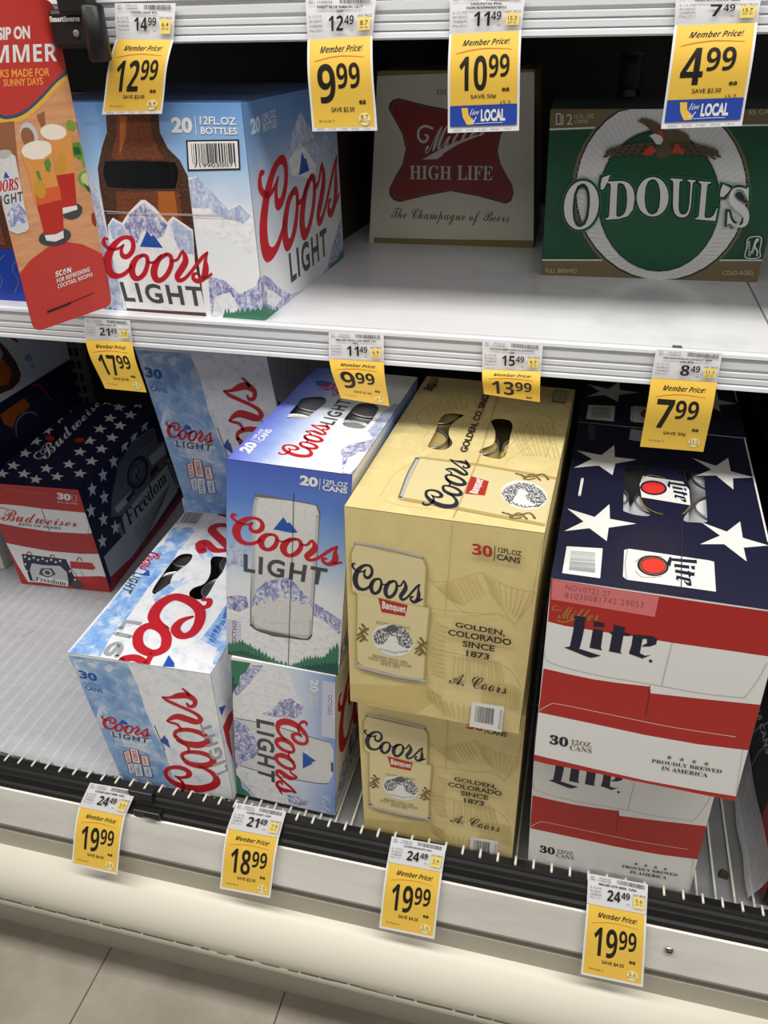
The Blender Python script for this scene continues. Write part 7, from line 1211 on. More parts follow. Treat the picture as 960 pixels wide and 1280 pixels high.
  ('p','odoul_shade',[(87.8,146.2),(88,146.7),(88.4,147.3),(89,147.9),(89.7,148.5),(90.5,149.1),(91.4,149.7),(92.4,150.3),(93.5,150.8),(94.5,151.3),(95.5,151.7),(96.5,152),(97.3,152.2),(98.1,152.2),(98.7,152.2),(99.2,152.1),(99.5,151.8),(99.7,151.5),(99.6,151.1),(99.4,150.6),(99,150),(98.4,149.4),(97.7,148.8),(96.9,148.2),(96,147.5),(95,147),(94,146.4),(93,146),(91.9,145.6),(91,145.3),(90.1,145.1),(89.3,145),(88.7,145),(88.2,145.2),(87.9,145.4),(87.8,145.8)]),
  ('p','odoul_brown',[(88.8,147),(89,147.3),(89.3,147.7),(89.8,148.1),(90.4,148.5),(91.1,148.9),(91.8,149.3),(92.6,149.8),(93.5,150.1),(94.3,150.5),(95.2,150.8),(95.9,151.1),(96.7,151.2),(97.3,151.3),(97.8,151.4),(98.2,151.3),(98.5,151.2),(98.6,151),(98.5,150.8),(98.4,150.5),(98,150.1),(97.6,149.7),(97,149.3),(96.3,148.9),(95.6,148.5),(94.8,148),(93.9,147.7),(93.1,147.3),(92.2,147),(91.4,146.7),(90.7,146.6),(90.1,146.4),(89.6,146.4),(89.2,146.5),(88.9,146.6),(88.8,146.7)]),
  ('p','odoul_shade',[(170.7,141.7),(170.3,142.2),(169.8,142.8),(169,143.5),(168.1,144.2),(167.1,144.9),(166,145.7),(164.9,146.4),(163.7,147.1),(162.5,147.7),(161.4,148.3),(160.4,148.7),(159.5,149.1),(158.7,149.3),(158.1,149.4),(157.6,149.3),(157.4,149.2),(157.3,148.9),(157.5,148.5),(157.9,148),(158.4,147.4),(159.2,146.7),(160,146),(161,145.3),(162.1,144.5),(163.3,143.8),(164.5,143.1),(165.6,142.5),(166.8,141.9),(167.8,141.5),(168.7,141.1),(169.5,140.9),(170.1,140.8),(170.6,140.8),(170.8,141),(170.9,141.3)]),
  ('p','odoul_brown',[(169.4,142.8),(169.1,143.1),(168.7,143.5),(168.2,143.9),(167.5,144.4),(166.7,144.9),(165.8,145.4),(164.9,145.9),(163.9,146.5),(163,146.9),(162,147.4),(161.2,147.7),(160.4,148),(159.8,148.2),(159.2,148.4),(158.9,148.4),(158.6,148.3),(158.6,148.2),(158.7,148),(158.9,147.6),(159.4,147.3),(159.9,146.8),(160.6,146.3),(161.4,145.8),(162.3,145.3),(163.2,144.8),(164.2,144.3),(165.1,143.8),(166.1,143.4),(166.9,143),(167.7,142.7),(168.3,142.5),(168.9,142.4),(169.2,142.3),(169.5,142.4),(169.5,142.5)]),
  ('p','odoul_shade',[(85.6,141),(85.8,141.5),(86.2,142.1),(86.8,142.8),(87.5,143.6),(88.3,144.3),(89.2,145.1),(90.1,145.9),(91.1,146.6),(92.2,147.2),(93.1,147.8),(94.1,148.3),(94.9,148.6),(95.6,148.8),(96.2,148.9),(96.7,148.9),(97,148.8),(97.1,148.5),(97.1,148.1),(96.9,147.5),(96.5,146.9),(95.9,146.2),(95.3,145.5),(94.5,144.7),(93.6,144),(92.6,143.2),(91.6,142.5),(90.6,141.8),(89.6,141.3),(88.7,140.8),(87.8,140.4),(87.1,140.2),(86.5,140.1),(86,140.1),(85.7,140.3),(85.6,140.6)]),
  ('p','odoul_brown',[(86.6,142.1),(86.8,142.4),(87.1,142.8),(87.6,143.3),(88.1,143.8),(88.8,144.3),(89.5,144.8),(90.3,145.4),(91.1,145.9),(92,146.4),(92.8,146.9),(93.5,147.2),(94.2,147.6),(94.9,147.8),(95.4,147.9),(95.7,148),(96,147.9),(96.1,147.7),(96,147.5),(95.9,147.2),(95.6,146.8),(95.1,146.3),(94.5,145.8),(93.9,145.3),(93.1,144.8),(92.4,144.2),(91.5,143.7),(90.7,143.2),(89.9,142.7),(89.1,142.4),(88.4,142),(87.8,141.8),(87.3,141.7),(86.9,141.6),(86.7,141.7),(86.6,141.8)]),
  ('p','odoul_shade',[(171.8,150.8),(171.4,151.3),(170.9,151.8),(170.2,152.3),(169.3,152.8),(168.4,153.3),(167.4,153.7),(166.3,154.1),(165.2,154.4),(164.1,154.7),(163.1,154.9),(162.1,155),(161.2,155),(160.5,154.9),(160,154.7),(159.6,154.5),(159.4,154.2),(159.3,153.8),(159.5,153.4),(159.9,152.9),(160.4,152.4),(161.1,151.9),(161.9,151.4),(162.9,150.9),(163.9,150.5),(165,150.1),(166.1,149.7),(167.2,149.5),(168.2,149.3),(169.2,149.2),(170,149.2),(170.8,149.3),(171.3,149.4),(171.7,149.7),(171.9,150),(171.9,150.4)]),
  ('p','odoul_brown',[(170.6,151.3),(170.3,151.6),(169.9,151.9),(169.4,152.3),(168.7,152.6),(168,152.9),(167.2,153.2),(166.3,153.5),(165.4,153.7),(164.5,153.9),(163.6,154.1),(162.9,154.2),(162.1,154.2),(161.5,154.2),(161,154.1),(160.7,154),(160.5,153.8),(160.5,153.6),(160.6,153.4),(160.8,153.1),(161.2,152.8),(161.8,152.5),(162.4,152.1),(163.2,151.8),(164,151.5),(164.9,151.2),(165.8,151),(166.7,150.8),(167.5,150.6),(168.3,150.5),(169,150.5),(169.6,150.5),(170.1,150.6),(170.5,150.7),(170.7,150.9),(170.7,151.1)]),
  ('p','odoul_shade',[(81.7,150.2),(81.9,150.7),(82.3,151.2),(82.9,151.8),(83.6,152.3),(84.4,152.8),(85.4,153.2),(86.4,153.6),(87.4,154),(88.4,154.3),(89.4,154.5),(90.4,154.6),(91.3,154.6),(92,154.5),(92.7,154.4),(93.1,154.1),(93.5,153.8),(93.6,153.4),(93.5,153),(93.3,152.5),(92.9,152),(92.4,151.5),(91.7,150.9),(90.8,150.4),(89.9,150),(88.9,149.6),(87.9,149.2),(86.9,148.9),(85.8,148.7),(84.9,148.6),(84,148.6),(83.2,148.7),(82.6,148.8),(82.1,149.1),(81.8,149.4),(81.7,149.8)]),
  ('p','odoul_brown',[(82.7,150.8),(82.9,151.1),(83.3,151.4),(83.7,151.7),(84.3,152.1),(85,152.4),(85.7,152.7),(86.5,153),(87.4,153.3),(88.2,153.5),(89.1,153.6),(89.9,153.7),(90.6,153.8),(91.2,153.8),(91.7,153.7),(92.1,153.6),(92.4,153.4),(92.5,153.2),(92.5,153),(92.3,152.7),(91.9,152.4),(91.5,152),(90.9,151.7),(90.2,151.4),(89.5,151),(88.7,150.7),(87.8,150.5),(87,150.3),(86.1,150.1),(85.3,150),(84.6,149.9),(84,149.9),(83.5,150),(83.1,150.1),(82.8,150.3),(82.7,150.5)]),
  ('p','odoul_shade',[(175.4,145.7),(175,146.2),(174.5,146.8),(173.8,147.3),(172.9,147.9),(172,148.6),(170.9,149.1),(169.8,149.7),(168.7,150.2),(167.6,150.7),(166.5,151),(165.5,151.3),(164.7,151.5),(163.9,151.5),(163.3,151.5),(162.9,151.4),(162.7,151.1),(162.7,150.8),(162.9,150.4),(163.2,149.9),(163.8,149.3),(164.5,148.7),(165.3,148.1),(166.3,147.5),(167.3,146.9),(168.4,146.4),(169.6,145.9),(170.7,145.4),(171.8,145.1),(172.7,144.8),(173.6,144.6),(174.4,144.5),(174.9,144.6),(175.3,144.7),(175.6,145),(175.6,145.3)]),
  ('p','odoul_brown',[(174.2,146.5),(173.9,146.8),(173.5,147.1),(173,147.5),(172.3,147.9),(171.5,148.3),(170.7,148.8),(169.8,149.2),(168.9,149.5),(168,149.9),(167.1,150.2),(166.3,150.4),(165.6,150.6),(165,150.7),(164.5,150.7),(164.1,150.7),(163.9,150.5),(163.9,150.4),(164,150.1),(164.2,149.8),(164.7,149.5),(165.2,149.1),(165.9,148.7),(166.6,148.3),(167.5,147.8),(168.4,147.4),(169.3,147.1),(170.2,146.7),(171.1,146.4),(171.9,146.2),(172.6,146),(173.2,145.9),(173.7,145.9),(174.1,146),(174.3,146.1),(174.3,146.3)]),
  ('p','odoul_shade',[(79.5,145),(79.7,145.5),(80.1,146.1),(80.7,146.7),(81.4,147.3),(82.2,147.9),(83.1,148.5),(84.1,149.1),(85.1,149.7),(86.1,150.1),(87.1,150.5),(88,150.8),(88.8,151),(89.6,151.1),(90.2,151),(90.6,150.9),(90.9,150.7),(91.1,150.3),(91,149.9),(90.8,149.4),(90.4,148.8),(89.8,148.2),(89.2,147.6),(88.4,147),(87.5,146.4),(86.5,145.8),(85.5,145.2),(84.5,144.8),(83.5,144.4),(82.6,144.1),(81.7,143.9),(81,143.8),(80.3,143.8),(79.9,144),(79.6,144.2),(79.5,144.6)]),
  ('p','odoul_brown',[(80.5,145.8),(80.7,146.1),(81,146.5),(81.5,146.9),(82,147.3),(82.7,147.7),(83.4,148.2),(84.2,148.6),(85.1,149),(85.9,149.3),(86.7,149.6),(87.5,149.9),(88.2,150.1),(88.8,150.2),(89.3,150.2),(89.6,150.2),(89.9,150),(90,149.9),(90,149.6),(89.8,149.3),(89.5,149),(89,148.6),(88.4,148.1),(87.8,147.7),(87,147.3),(86.3,146.9),(85.4,146.5),(84.6,146.1),(83.8,145.8),(83,145.6),(82.3,145.4),(81.7,145.3),(81.2,145.2),(80.8,145.3),(80.6,145.4),(80.5,145.6)]),
  ('p','odoul_shade',[(179,140.7),(178.7,141.2),(178.1,141.8),(177.4,142.5),(176.5,143.2),(175.6,143.9),(174.5,144.7),(173.4,145.4),(172.2,146.1),(171.1,146.7),(170,147.3),(169,147.7),(168.1,148),(167.3,148.3),(166.7,148.4),(166.3,148.3),(166.1,148.2),(166.1,147.9),(166.2,147.5),(166.6,147),(167.2,146.4),(167.9,145.7),(168.7,145),(169.7,144.2),(170.8,143.5),(171.9,142.8),(173.1,142.1),(174.2,141.5),(175.3,140.9),(176.3,140.5),(177.2,140.1),(178,139.9),(178.6,139.8),(179,139.8),(179.2,140),(179.2,140.3)]),
  ('p','odoul_brown',[(177.8,141.7),(177.5,142.1),(177.1,142.4),(176.6,142.9),(175.9,143.4),(175.1,143.9),(174.2,144.4),(173.3,144.9),(172.4,145.4),(171.5,145.9),(170.6,146.3),(169.8,146.7),(169,147),(168.4,147.2),(167.9,147.3),(167.5,147.4),(167.3,147.3),(167.3,147.2),(167.4,146.9),(167.6,146.6),(168.1,146.2),(168.6,145.8),(169.3,145.3),(170.1,144.8),(170.9,144.3),(171.8,143.8),(172.8,143.2),(173.7,142.8),(174.6,142.3),(175.4,142),(176.2,141.7),(176.8,141.5),(177.3,141.3),(177.7,141.3),(177.9,141.4),(177.9,141.5)]),
  ('p','odoul_shade',[(77.3,139.8),(77.5,140.4),(77.9,141),(78.4,141.7),(79.1,142.4),(79.9,143.2),(80.8,143.9),(81.7,144.7),(82.7,145.4),(83.7,146.1),(84.6,146.6),(85.5,147.1),(86.4,147.5),(87.1,147.7),(87.7,147.8),(88.1,147.8),(88.4,147.6),(88.5,147.3),(88.4,146.9),(88.2,146.4),(87.8,145.8),(87.3,145.1),(86.6,144.4),(85.9,143.6),(85,142.8),(84,142.1),(83.1,141.3),(82.1,140.7),(81.1,140.1),(80.2,139.6),(79.4,139.3),(78.7,139),(78.1,138.9),(77.6,139),(77.3,139.1),(77.2,139.4)]),
  ('p','odoul_brown',[(78.2,140.9),(78.4,141.2),(78.7,141.6),(79.2,142.1),(79.7,142.6),(80.4,143.1),(81.1,143.7),(81.9,144.2),(82.7,144.8),(83.5,145.3),(84.3,145.7),(85,146.1),(85.7,146.4),(86.3,146.6),(86.8,146.8),(87.1,146.8),(87.4,146.7),(87.5,146.6),(87.4,146.4),(87.3,146),(86.9,145.6),(86.5,145.2),(85.9,144.7),(85.3,144.2),(84.6,143.6),(83.8,143.1),(83,142.5),(82.2,142),(81.4,141.6),(80.7,141.2),(80,140.9),(79.4,140.7),(78.9,140.5),(78.5,140.5),(78.3,140.5),(78.2,140.7)]),
  ('p','odoul_shade',[(180.2,149),(179.8,149.5),(179.3,150),(178.6,150.5),(177.8,151),(176.9,151.5),(175.9,151.9),(174.8,152.3),(173.8,152.6),(172.7,152.9),(171.7,153.1),(170.8,153.2),(170,153.2),(169.3,153.1),(168.7,152.9),(168.4,152.7),(168.2,152.4),(168.2,152),(168.3,151.6),(168.7,151.1),(169.2,150.6),(169.9,150.1),(170.7,149.6),(171.7,149.1),(172.7,148.7),(173.7,148.3),(174.8,147.9),(175.8,147.7),(176.8,147.5),(177.8,147.4),(178.6,147.4),(179.3,147.5),(179.8,147.6),(180.2,147.9),(180.4,148.2),(180.4,148.6)]),
  ('p','odoul_brown',[(179.1,149.5),(178.8,149.8),(178.4,150.1),(177.9,150.5),(177.2,150.8),(176.5,151.1),(175.7,151.4),(174.9,151.7),(174,151.9),(173.1,152.1),(172.3,152.3),(171.5,152.4),(170.9,152.4),(170.3,152.4),(169.8,152.3),(169.5,152.2),(169.3,152),(169.3,151.8),(169.4,151.6),(169.6,151.3),(170,151),(170.6,150.7),(171.2,150.3),(171.9,150),(172.7,149.7),(173.6,149.4),(174.5,149.2),(175.3,149),(176.1,148.8),(176.9,148.7),(177.6,148.7),(178.2,148.7),(178.7,148.8),(179,148.9),(179.2,149.1),(179.2,149.3)]),
  ('p','odoul_shade',[(73.5,148.3),(73.7,148.8),(74.1,149.3),(74.7,149.8),(75.4,150.3),(76.2,150.8),(77.1,151.3),(78.1,151.7),(79.1,152.1),(80.1,152.3),(81.1,152.5),(82,152.6),(82.8,152.7),(83.6,152.6),(84.2,152.4),(84.6,152.2),(84.9,151.9),(85.1,151.5),(85,151),(84.8,150.5),(84.4,150),(83.8,149.5),(83.2,149),(82.3,148.5),(81.4,148),(80.5,147.6),(79.5,147.3),(78.5,147),(77.5,146.8),(76.5,146.7),(75.7,146.7),(74.9,146.7),(74.3,146.9),(73.9,147.1),(73.6,147.5),(73.4,147.8)]),
  ('p','odoul_brown',[(74.5,148.8),(74.7,149.1),(75,149.4),(75.5,149.8),(76,150.1),(76.7,150.5),(77.4,150.8),(78.2,151.1),(79.1,151.3),(79.9,151.5),(80.7,151.7),(81.5,151.8),(82.2,151.9),(82.8,151.9),(83.3,151.8),(83.6,151.7),(83.9,151.5),(84,151.3),(84,151),(83.8,150.7),(83.4,150.4),(83,150.1),(82.4,149.7),(81.8,149.4),(81,149.1),(80.2,148.8),(79.4,148.5),(78.6,148.3),(77.8,148.2),(77,148),(76.3,148),(75.7,148),(75.2,148.1),(74.8,148.2),(74.6,148.3),(74.5,148.6)]),
  ('p','odoul_shade',[(183.9,144),(183.5,144.5),(183,145),(182.3,145.6),(181.4,146.2),(180.5,146.8),(179.5,147.4),(178.4,148),(177.3,148.5),(176.2,148.9),(175.2,149.3),(174.2,149.5),(173.4,149.7),(172.7,149.8),(172.1,149.7),(171.7,149.6),(171.5,149.4),(171.5,149),(171.7,148.6),(172.1,148.1),(172.6,147.6),(173.3,147),(174.1,146.4),(175.1,145.8),(176.1,145.2),(177.2,144.6),(178.3,144.1),(179.4,143.7),(180.4,143.3),(181.3,143),(182.2,142.9),(182.9,142.8),(183.5,142.8),(183.8,143),(184,143.2),(184,143.5)]),
  ('p','odoul_brown',[(182.7,144.7),(182.4,145),(182,145.4),(181.5,145.8),(180.8,146.2),(180.1,146.6),(179.3,147),(178.4,147.4),(177.5,147.8),(176.6,148.1),(175.8,148.4),(175,148.6),(174.3,148.8),(173.7,148.9),(173.2,148.9),(172.9,148.9),(172.7,148.8),(172.7,148.6),(172.8,148.4),(173,148.1),(173.4,147.7),(174,147.3),(174.6,146.9),(175.4,146.5),(176.2,146.1),(177.1,145.7),(178,145.3),(178.8,145),(179.7,144.7),(180.5,144.5),(181.2,144.3),(181.8,144.2),(182.2,144.2),(182.6,144.2),(182.8,144.3),(182.8,144.5)]),
  ('p','odoul_shade',[(71.3,143.1),(71.5,143.6),(71.9,144.1),(72.4,144.8),(73.1,145.4),(73.9,146),(74.8,146.6),(75.7,147.2),(76.7,147.8),(77.7,148.2),(78.6,148.6),(79.5,148.9),(80.4,149.1),(81.1,149.2),(81.7,149.1),(82.1,149),(82.4,148.8),(82.5,148.4),(82.4,148),(82.2,147.5),(81.8,146.9),(81.3,146.3),(80.6,145.7),(79.8,145.1),(79,144.4),(78,143.9),(77,143.3),(76,142.8),(75.1,142.5),(74.2,142.2),(73.3,142),(72.6,141.9),(72,141.9),(71.6,142.1),(71.3,142.3),(71.2,142.6)]),
  ('p','odoul_brown',[(72.2,143.9),(72.4,144.2),(72.7,144.6),(73.2,145),(73.7,145.4),(74.4,145.8),(75.1,146.3),(75.9,146.7),(76.7,147.1),(77.5,147.4),(78.3,147.7),(79,148),(79.7,148.2),(80.3,148.3),(80.8,148.3),(81.1,148.3),(81.4,148.2),(81.5,148),(81.4,147.7),(81.2,147.4),(80.9,147.1),(80.5,146.7),(79.9,146.2),(79.3,145.8),(78.6,145.4),(77.8,144.9),(77,144.6),(76.2,144.2),(75.4,143.9),(74.6,143.6),(74,143.5),(73.4,143.3),(72.9,143.3),(72.5,143.3),(72.3,143.5),(72.2,143.6)]),
  ('p','odoul_shade',[(187.5,139),(187.2,139.5),(186.6,140.1),(185.9,140.8),(185,141.5),(184.1,142.2),(183,143),(181.9,143.7),(180.8,144.4),(179.7,145),(178.7,145.6),(177.7,146),(176.8,146.4),(176.1,146.6),(175.5,146.7),(175.1,146.6),(174.9,146.5),(174.9,146.2),(175.1,145.8),(175.4,145.3),(176,144.7),(176.7,144),(177.5,143.3),(178.5,142.6),(179.5,141.8),(180.6,141.1),(181.8,140.4),(182.9,139.8),(183.9,139.2),(184.9,138.8),(185.8,138.4),(186.5,138.2),(187.1,138.1),(187.5,138.2),(187.7,138.3),(187.7,138.6)]),
  ('p','odoul_brown',[(186.3,140.1),(186,140.4),(185.6,140.8),(185.1,141.2),(184.4,141.7),(183.6,142.2),(182.8,142.7),(181.9,143.3),(181,143.8),(180.1,144.2),(179.3,144.7),(178.5,145),(177.7,145.3),(177.1,145.5),(176.6,145.7),(176.3,145.7),(176.1,145.6),(176.1,145.5),(176.2,145.3),(176.4,144.9),(176.9,144.6),(177.4,144.1),(178.1,143.6),(178.8,143.1),(179.7,142.6),(180.5,142.1),(181.4,141.6),(182.3,141.1),(183.2,140.7),(184,140.3),(184.7,140),(185.4,139.8),(185.8,139.7),(186.2,139.6),(186.4,139.7),(186.4,139.8)]),
  ('p','odoul_shade',[(69,138),(69.2,138.5),(69.6,139.1),(70.1,139.8),(70.8,140.5),(71.6,141.3),(72.4,142.1),(73.3,142.8),(74.3,143.6),(75.2,144.2),(76.2,144.8),(77,145.3),(77.8,145.6),(78.5,145.9),(79.1,146),(79.5,145.9),(79.8,145.8),(79.9,145.5),(79.8,145.1),(79.6,144.5),(79.2,143.9),(78.7,143.2),(78,142.5),(77.3,141.7),(76.4,141),(75.5,140.2),(74.6,139.5),(73.6,138.8),(72.7,138.2),(71.8,137.8),(71,137.4),(70.3,137.2),(69.7,137.1),(69.3,137.1),(69,137.3),(68.9,137.5)]),
  ('p','odoul_brown',[(69.9,139.1),(70.1,139.4),(70.4,139.8),(70.8,140.2),(71.4,140.7),(72,141.3),(72.7,141.8),(73.5,142.4),(74.3,142.9),(75.1,143.4),(75.8,143.9),(76.5,144.2),(77.2,144.6),(77.8,144.8),(78.2,144.9),(78.6,145),(78.8,144.9),(78.9,144.8),(78.9,144.5),(78.7,144.2),(78.4,143.8),(77.9,143.3),(77.4,142.8),(76.8,142.3),(76.1,141.8),(75.3,141.2),(74.5,140.7),(73.7,140.2),(73,139.7),(72.2,139.3),(71.6,139),(71,138.8),(70.5,138.7),(70.2,138.6),(69.9,138.7),(69.9,138.8)]),
  ('p','odoul_shade',[(188.8,146.6),(188.4,147.1),(187.9,147.6),(187.2,148.1),(186.4,148.6),(185.5,149.1),(184.5,149.5),(183.5,149.9),(182.5,150.2),(181.5,150.5),(180.5,150.7),(179.6,150.8),(178.8,150.8),(178.1,150.7),(177.6,150.5),(177.3,150.3),(177.1,150),(177.1,149.6),(177.3,149.1),(177.6,148.7),(178.2,148.2),(178.8,147.7),(179.6,147.2),(180.5,146.7),(181.5,146.2),(182.5,145.9),(183.6,145.5),(184.6,145.3),(185.6,145.1),(186.5,145),(187.3,145),(187.9,145.1),(188.4,145.2),(188.8,145.5),(189,145.8),(188.9,146.2)]),
  ('p','odoul_brown',[(187.7,147.1),(187.4,147.4),(187,147.7),(186.5,148),(185.9,148.4),(185.1,148.7),(184.4,149),(183.5,149.3),(182.7,149.5),(181.9,149.7),(181.1,149.9),(180.3,150),(179.7,150),(179.1,150),(178.7,149.9),(178.4,149.8),(178.2,149.6),(178.2,149.4),(178.3,149.2),(178.5,148.9),(178.9,148.6),(179.5,148.2),(180.1,147.9),(180.8,147.6),(181.6,147.3),(182.4,147),(183.2,146.8),(184.1,146.6),(184.9,146.4),(185.6,146.3),(186.3,146.3),(186.8,146.3),(187.3,146.4),(187.6,146.5),(187.8,146.7),(187.8,146.9)]),
  ('p','odoul_shade',[(65.3,145.7),(65.5,146.2),(65.9,146.7),(66.5,147.2),(67.2,147.7),(68,148.2),(68.8,148.7),(69.8,149.1),(70.8,149.5),(71.7,149.8),(72.7,150),(73.6,150.1),(74.4,150.1),(75.1,150),(75.7,149.9),(76.2,149.6),(76.4,149.3),(76.6,148.9),(76.5,148.5),(76.3,148),(75.9,147.5),(75.3,146.9),(74.7,146.4),(73.9,145.9),(73,145.4),(72.1,145),(71.1,144.7),(70.1,144.4),(69.1,144.2),(68.2,144.1),(67.4,144.1),(66.7,144.1),(66.1,144.3),(65.6,144.5),(65.4,144.9),(65.3,145.2)]),
  ('p','odoul_brown',[(66.3,146.2),(66.5,146.5),(66.8,146.9),(67.2,147.2),(67.8,147.5),(68.4,147.9),(69.2,148.2),(69.9,148.5),(70.7,148.7),(71.6,149),(72.3,149.1),(73.1,149.2),(73.8,149.3),(74.3,149.3),(74.8,149.2),(75.2,149.1),(75.4,148.9),(75.5,148.7),(75.5,148.4),(75.3,148.2),(75,147.8),(74.5,147.5),(74,147.2),(73.3,146.8),(72.6,146.5),(71.8,146.2),(71,145.9),(70.2,145.7),(69.4,145.6),(68.7,145.5),(68,145.4),(67.4,145.4),(66.9,145.5),(66.6,145.6),(66.3,145.8),(66.2,146)]),
  ('p','odoul_shade',[(192.4,141.7),(192.1,142.2),(191.5,142.7),(190.8,143.3),(190,143.9),(189.1,144.5),(188.1,145.1),(187.1,145.7),(186,146.2),(185,146.6),(184,147),(183,147.3),(182.2,147.4),(181.5,147.5),(181,147.5),(180.6,147.3),(180.5,147.1),(180.5,146.7),(180.6,146.3),(181,145.8),(181.5,145.3),(182.2,144.7),(183,144.1),(184,143.5),(185,142.9),(186,142.3),(187.1,141.8),(188.1,141.4),(189.1,141),(190,140.7),(190.9,140.6),(191.5,140.5),(192.1,140.5),(192.4,140.7),(192.6,140.9),(192.6,141.3)]),
  ('p','odoul_brown',[(191.3,142.5),(191,142.8),(190.6,143.1),(190.1,143.5),(189.5,143.9),(188.7,144.3),(187.9,144.7),(187.1,145.1),(186.2,145.5),(185.4,145.8),(184.6,146.1),(183.8,146.4),(183.1,146.5),(182.5,146.6),(182.1,146.7),(181.8,146.6),(181.6,146.5),(181.6,146.3),(181.7,146.1),(181.9,145.8),(182.3,145.4),(182.9,145),(183.5,144.6),(184.2,144.2),(185,143.8),(185.9,143.4),(186.7,143),(187.6,142.7),(188.4,142.4),(189.2,142.2),(189.8,142),(190.4,141.9),(190.9,141.9),(191.2,141.9),(191.4,142),(191.4,142.2)]),
  ('p','odoul_shade',[(63,140.6),(63.2,141.1),(63.6,141.7),(64.2,142.3),(64.8,142.9),(65.6,143.6),(66.5,144.2),(67.4,144.8),(68.3,145.3),(69.3,145.8),(70.2,146.1),(71.1,146.4),(71.9,146.6),(72.6,146.7),(73.1,146.7),(73.6,146.5),(73.8,146.3),(73.9,146),(73.9,145.5),(73.7,145),(73.3,144.5),(72.7,143.9),(72.1,143.2),(71.3,142.6),(70.5,142),(69.5,141.4),(68.6,140.8),(67.6,140.4),(66.7,140),(65.8,139.7),(65,139.5),(64.3,139.4),(63.7,139.4),(63.3,139.6),(63,139.8),(62.9,140.2)]),
  ('p','odoul_brown',[(64,141.4),(64.1,141.7),(64.5,142.1),(64.9,142.5),(65.4,142.9),(66.1,143.3),(66.8,143.8),(67.5,144.2),(68.3,144.6),(69.1,145),(69.9,145.3),(70.6,145.5),(71.2,145.7),(71.8,145.8),(72.3,145.8),(72.6,145.8),(72.8,145.7),(72.9,145.5),(72.9,145.3),(72.7,144.9),(72.4,144.6),(72,144.2),(71.4,143.8),(70.8,143.3),(70.1,142.9),(69.3,142.5),(68.5,142.1),(67.8,141.7),(67,141.4),(66.3,141.2),(65.6,141),(65,140.9),(64.6,140.8),(64.2,140.9),(64,141),(63.9,141.2)]),
  ('p','odoul_white',[(111.4,163),(116.8,165.4),(123.9,163.1),(127.2,159.2),(125.3,153.9),(119.7,154.4),(116.3,159.1)]),
  ('p','odoul_red',[(119.5,167.5),(124.4,169.1),(127.4,161.8),(123.3,163.4)]),
  ('p','odoul_red',[(106,143.7),(111.9,151.2),(115.8,153.4),(121.3,147.3),(117.3,142.7),(111.9,141.6)]),
  ('p','odoul_red',[(139.1,144),(139.6,152.7),(144.1,155.4),(147.1,150.1),(152,148.8),(151,143),(144.4,144.8)]),
  ('t', 'odoul_dim', 'PREMIUM', [(90.9, 130.9), (167.6, 132.5), (168.9, 125.0), (91.8, 123.6)], 'sb', 0),
  ('t', 'odoul_leaf', 'O', [(18.2, 115.7), (65.0, 118.0), (68.2, 56.5), (20.3, 53.0)], 'sb', 0.055),
  ('t', 'odoul_leaf', "'", [(60.7, 120.7), (75.8, 124.2), (72.5, 101.9), (59.2, 101.1)], 'sb', 0.055),
  ('t', 'odoul_leaf', 'D', [(67.5, 116.4), (104.1, 118.5), (110.5, 70.1), (69.8, 66.8)], 'sb', 0.055),
  ('t', 'odoul_leaf', 'O', [(100.3, 121.7), (141.4, 122.2), (149.5, 72.1), (105.9, 72.0)], 'sb', 0.055),
  ('t', 'odoul_leaf', 'U', [(137.8, 120.8), (171.9, 119.4), (177.3, 70.7), (144.7, 72.8)], 'sb', 0.055),
  ('t', 'odoul_leaf', 'L', [(169.8, 118.2), (198.9, 117.0), (205.0, 68.5), (174.6, 69.8)], 'sb', 0.055),
  ('t', 'odoul_leaf', "'", [(196.8, 115.3), (211.9, 111.2), (209.0, 94.7), (195.0, 96.4)], 'sb', 0.055),
  ('t', 'odoul_leaf', 'S', [(204.0, 112.2), (232.8, 112.6), (243.1, 59.3), (211.2, 64.3)], 'sb', 0.055),
  ('t', 'odoul_dark', 'O', [(19.5, 114.6), (64.0, 116.9), (66.9, 57.7), (21.4, 54.2)], 'sb', 0.04),
  ('t', 'odoul_dark', "'", [(62.0, 119.6), (74.8, 123.1), (71.3, 103.0), (60.3, 102.3)], 'sb', 0.04),
  ('t', 'odoul_dark', 'D', [(68.8, 115.3), (103.1, 117.4), (109.2, 71.2), (70.9, 68.0)], 'sb', 0.04),
  ('t', 'odoul_dark', 'O', [(101.5, 120.7), (140.5, 121.1), (148.1, 73.2), (106.9, 73.2)], 'sb', 0.04),
  ('t', 'odoul_dark', 'U', [(139.0, 119.8), (171.0, 118.3), (175.9, 71.8), (145.7, 74.0)], 'sb', 0.04),
  ('t', 'odoul_dark', 'L', [(171.1, 117.2), (198.1, 115.9), (203.7, 69.6), (175.5, 70.9)], 'sb', 0.04),
  ('t', 'odoul_dark', "'", [(198.1, 114.3), (211.0, 110.1), (207.6, 95.8), (195.9, 97.5)], 'sb', 0.04),
  ('t', 'odoul_dark', 'S', [(205.3, 111.1), (232.0, 111.5), (241.7, 60.5), (212.1, 65.5)], 'sb', 0.04),
  ('t', 'odoul_white', 'O', [(21.7, 112.7), (62.2, 114.9), (64.6, 59.7), (23.4, 56.3)], 'sb', 0.0),
  ('t', 'odoul_white', "'", [(64.2, 117.7), (73.0, 121.1), (69.0, 104.9), (62.1, 104.3)], 'sb', 0.0),
  ('t', 'odoul_white', 'D', [(71.0, 113.4), (101.4, 115.4), (106.9, 73.2), (72.8, 70.1)], 'sb', 0.0),
  ('t', 'odoul_white', 'O', [(103.8, 118.8), (138.9, 119.2), (145.8, 75.2), (108.7, 75.2)], 'sb', 0.0),
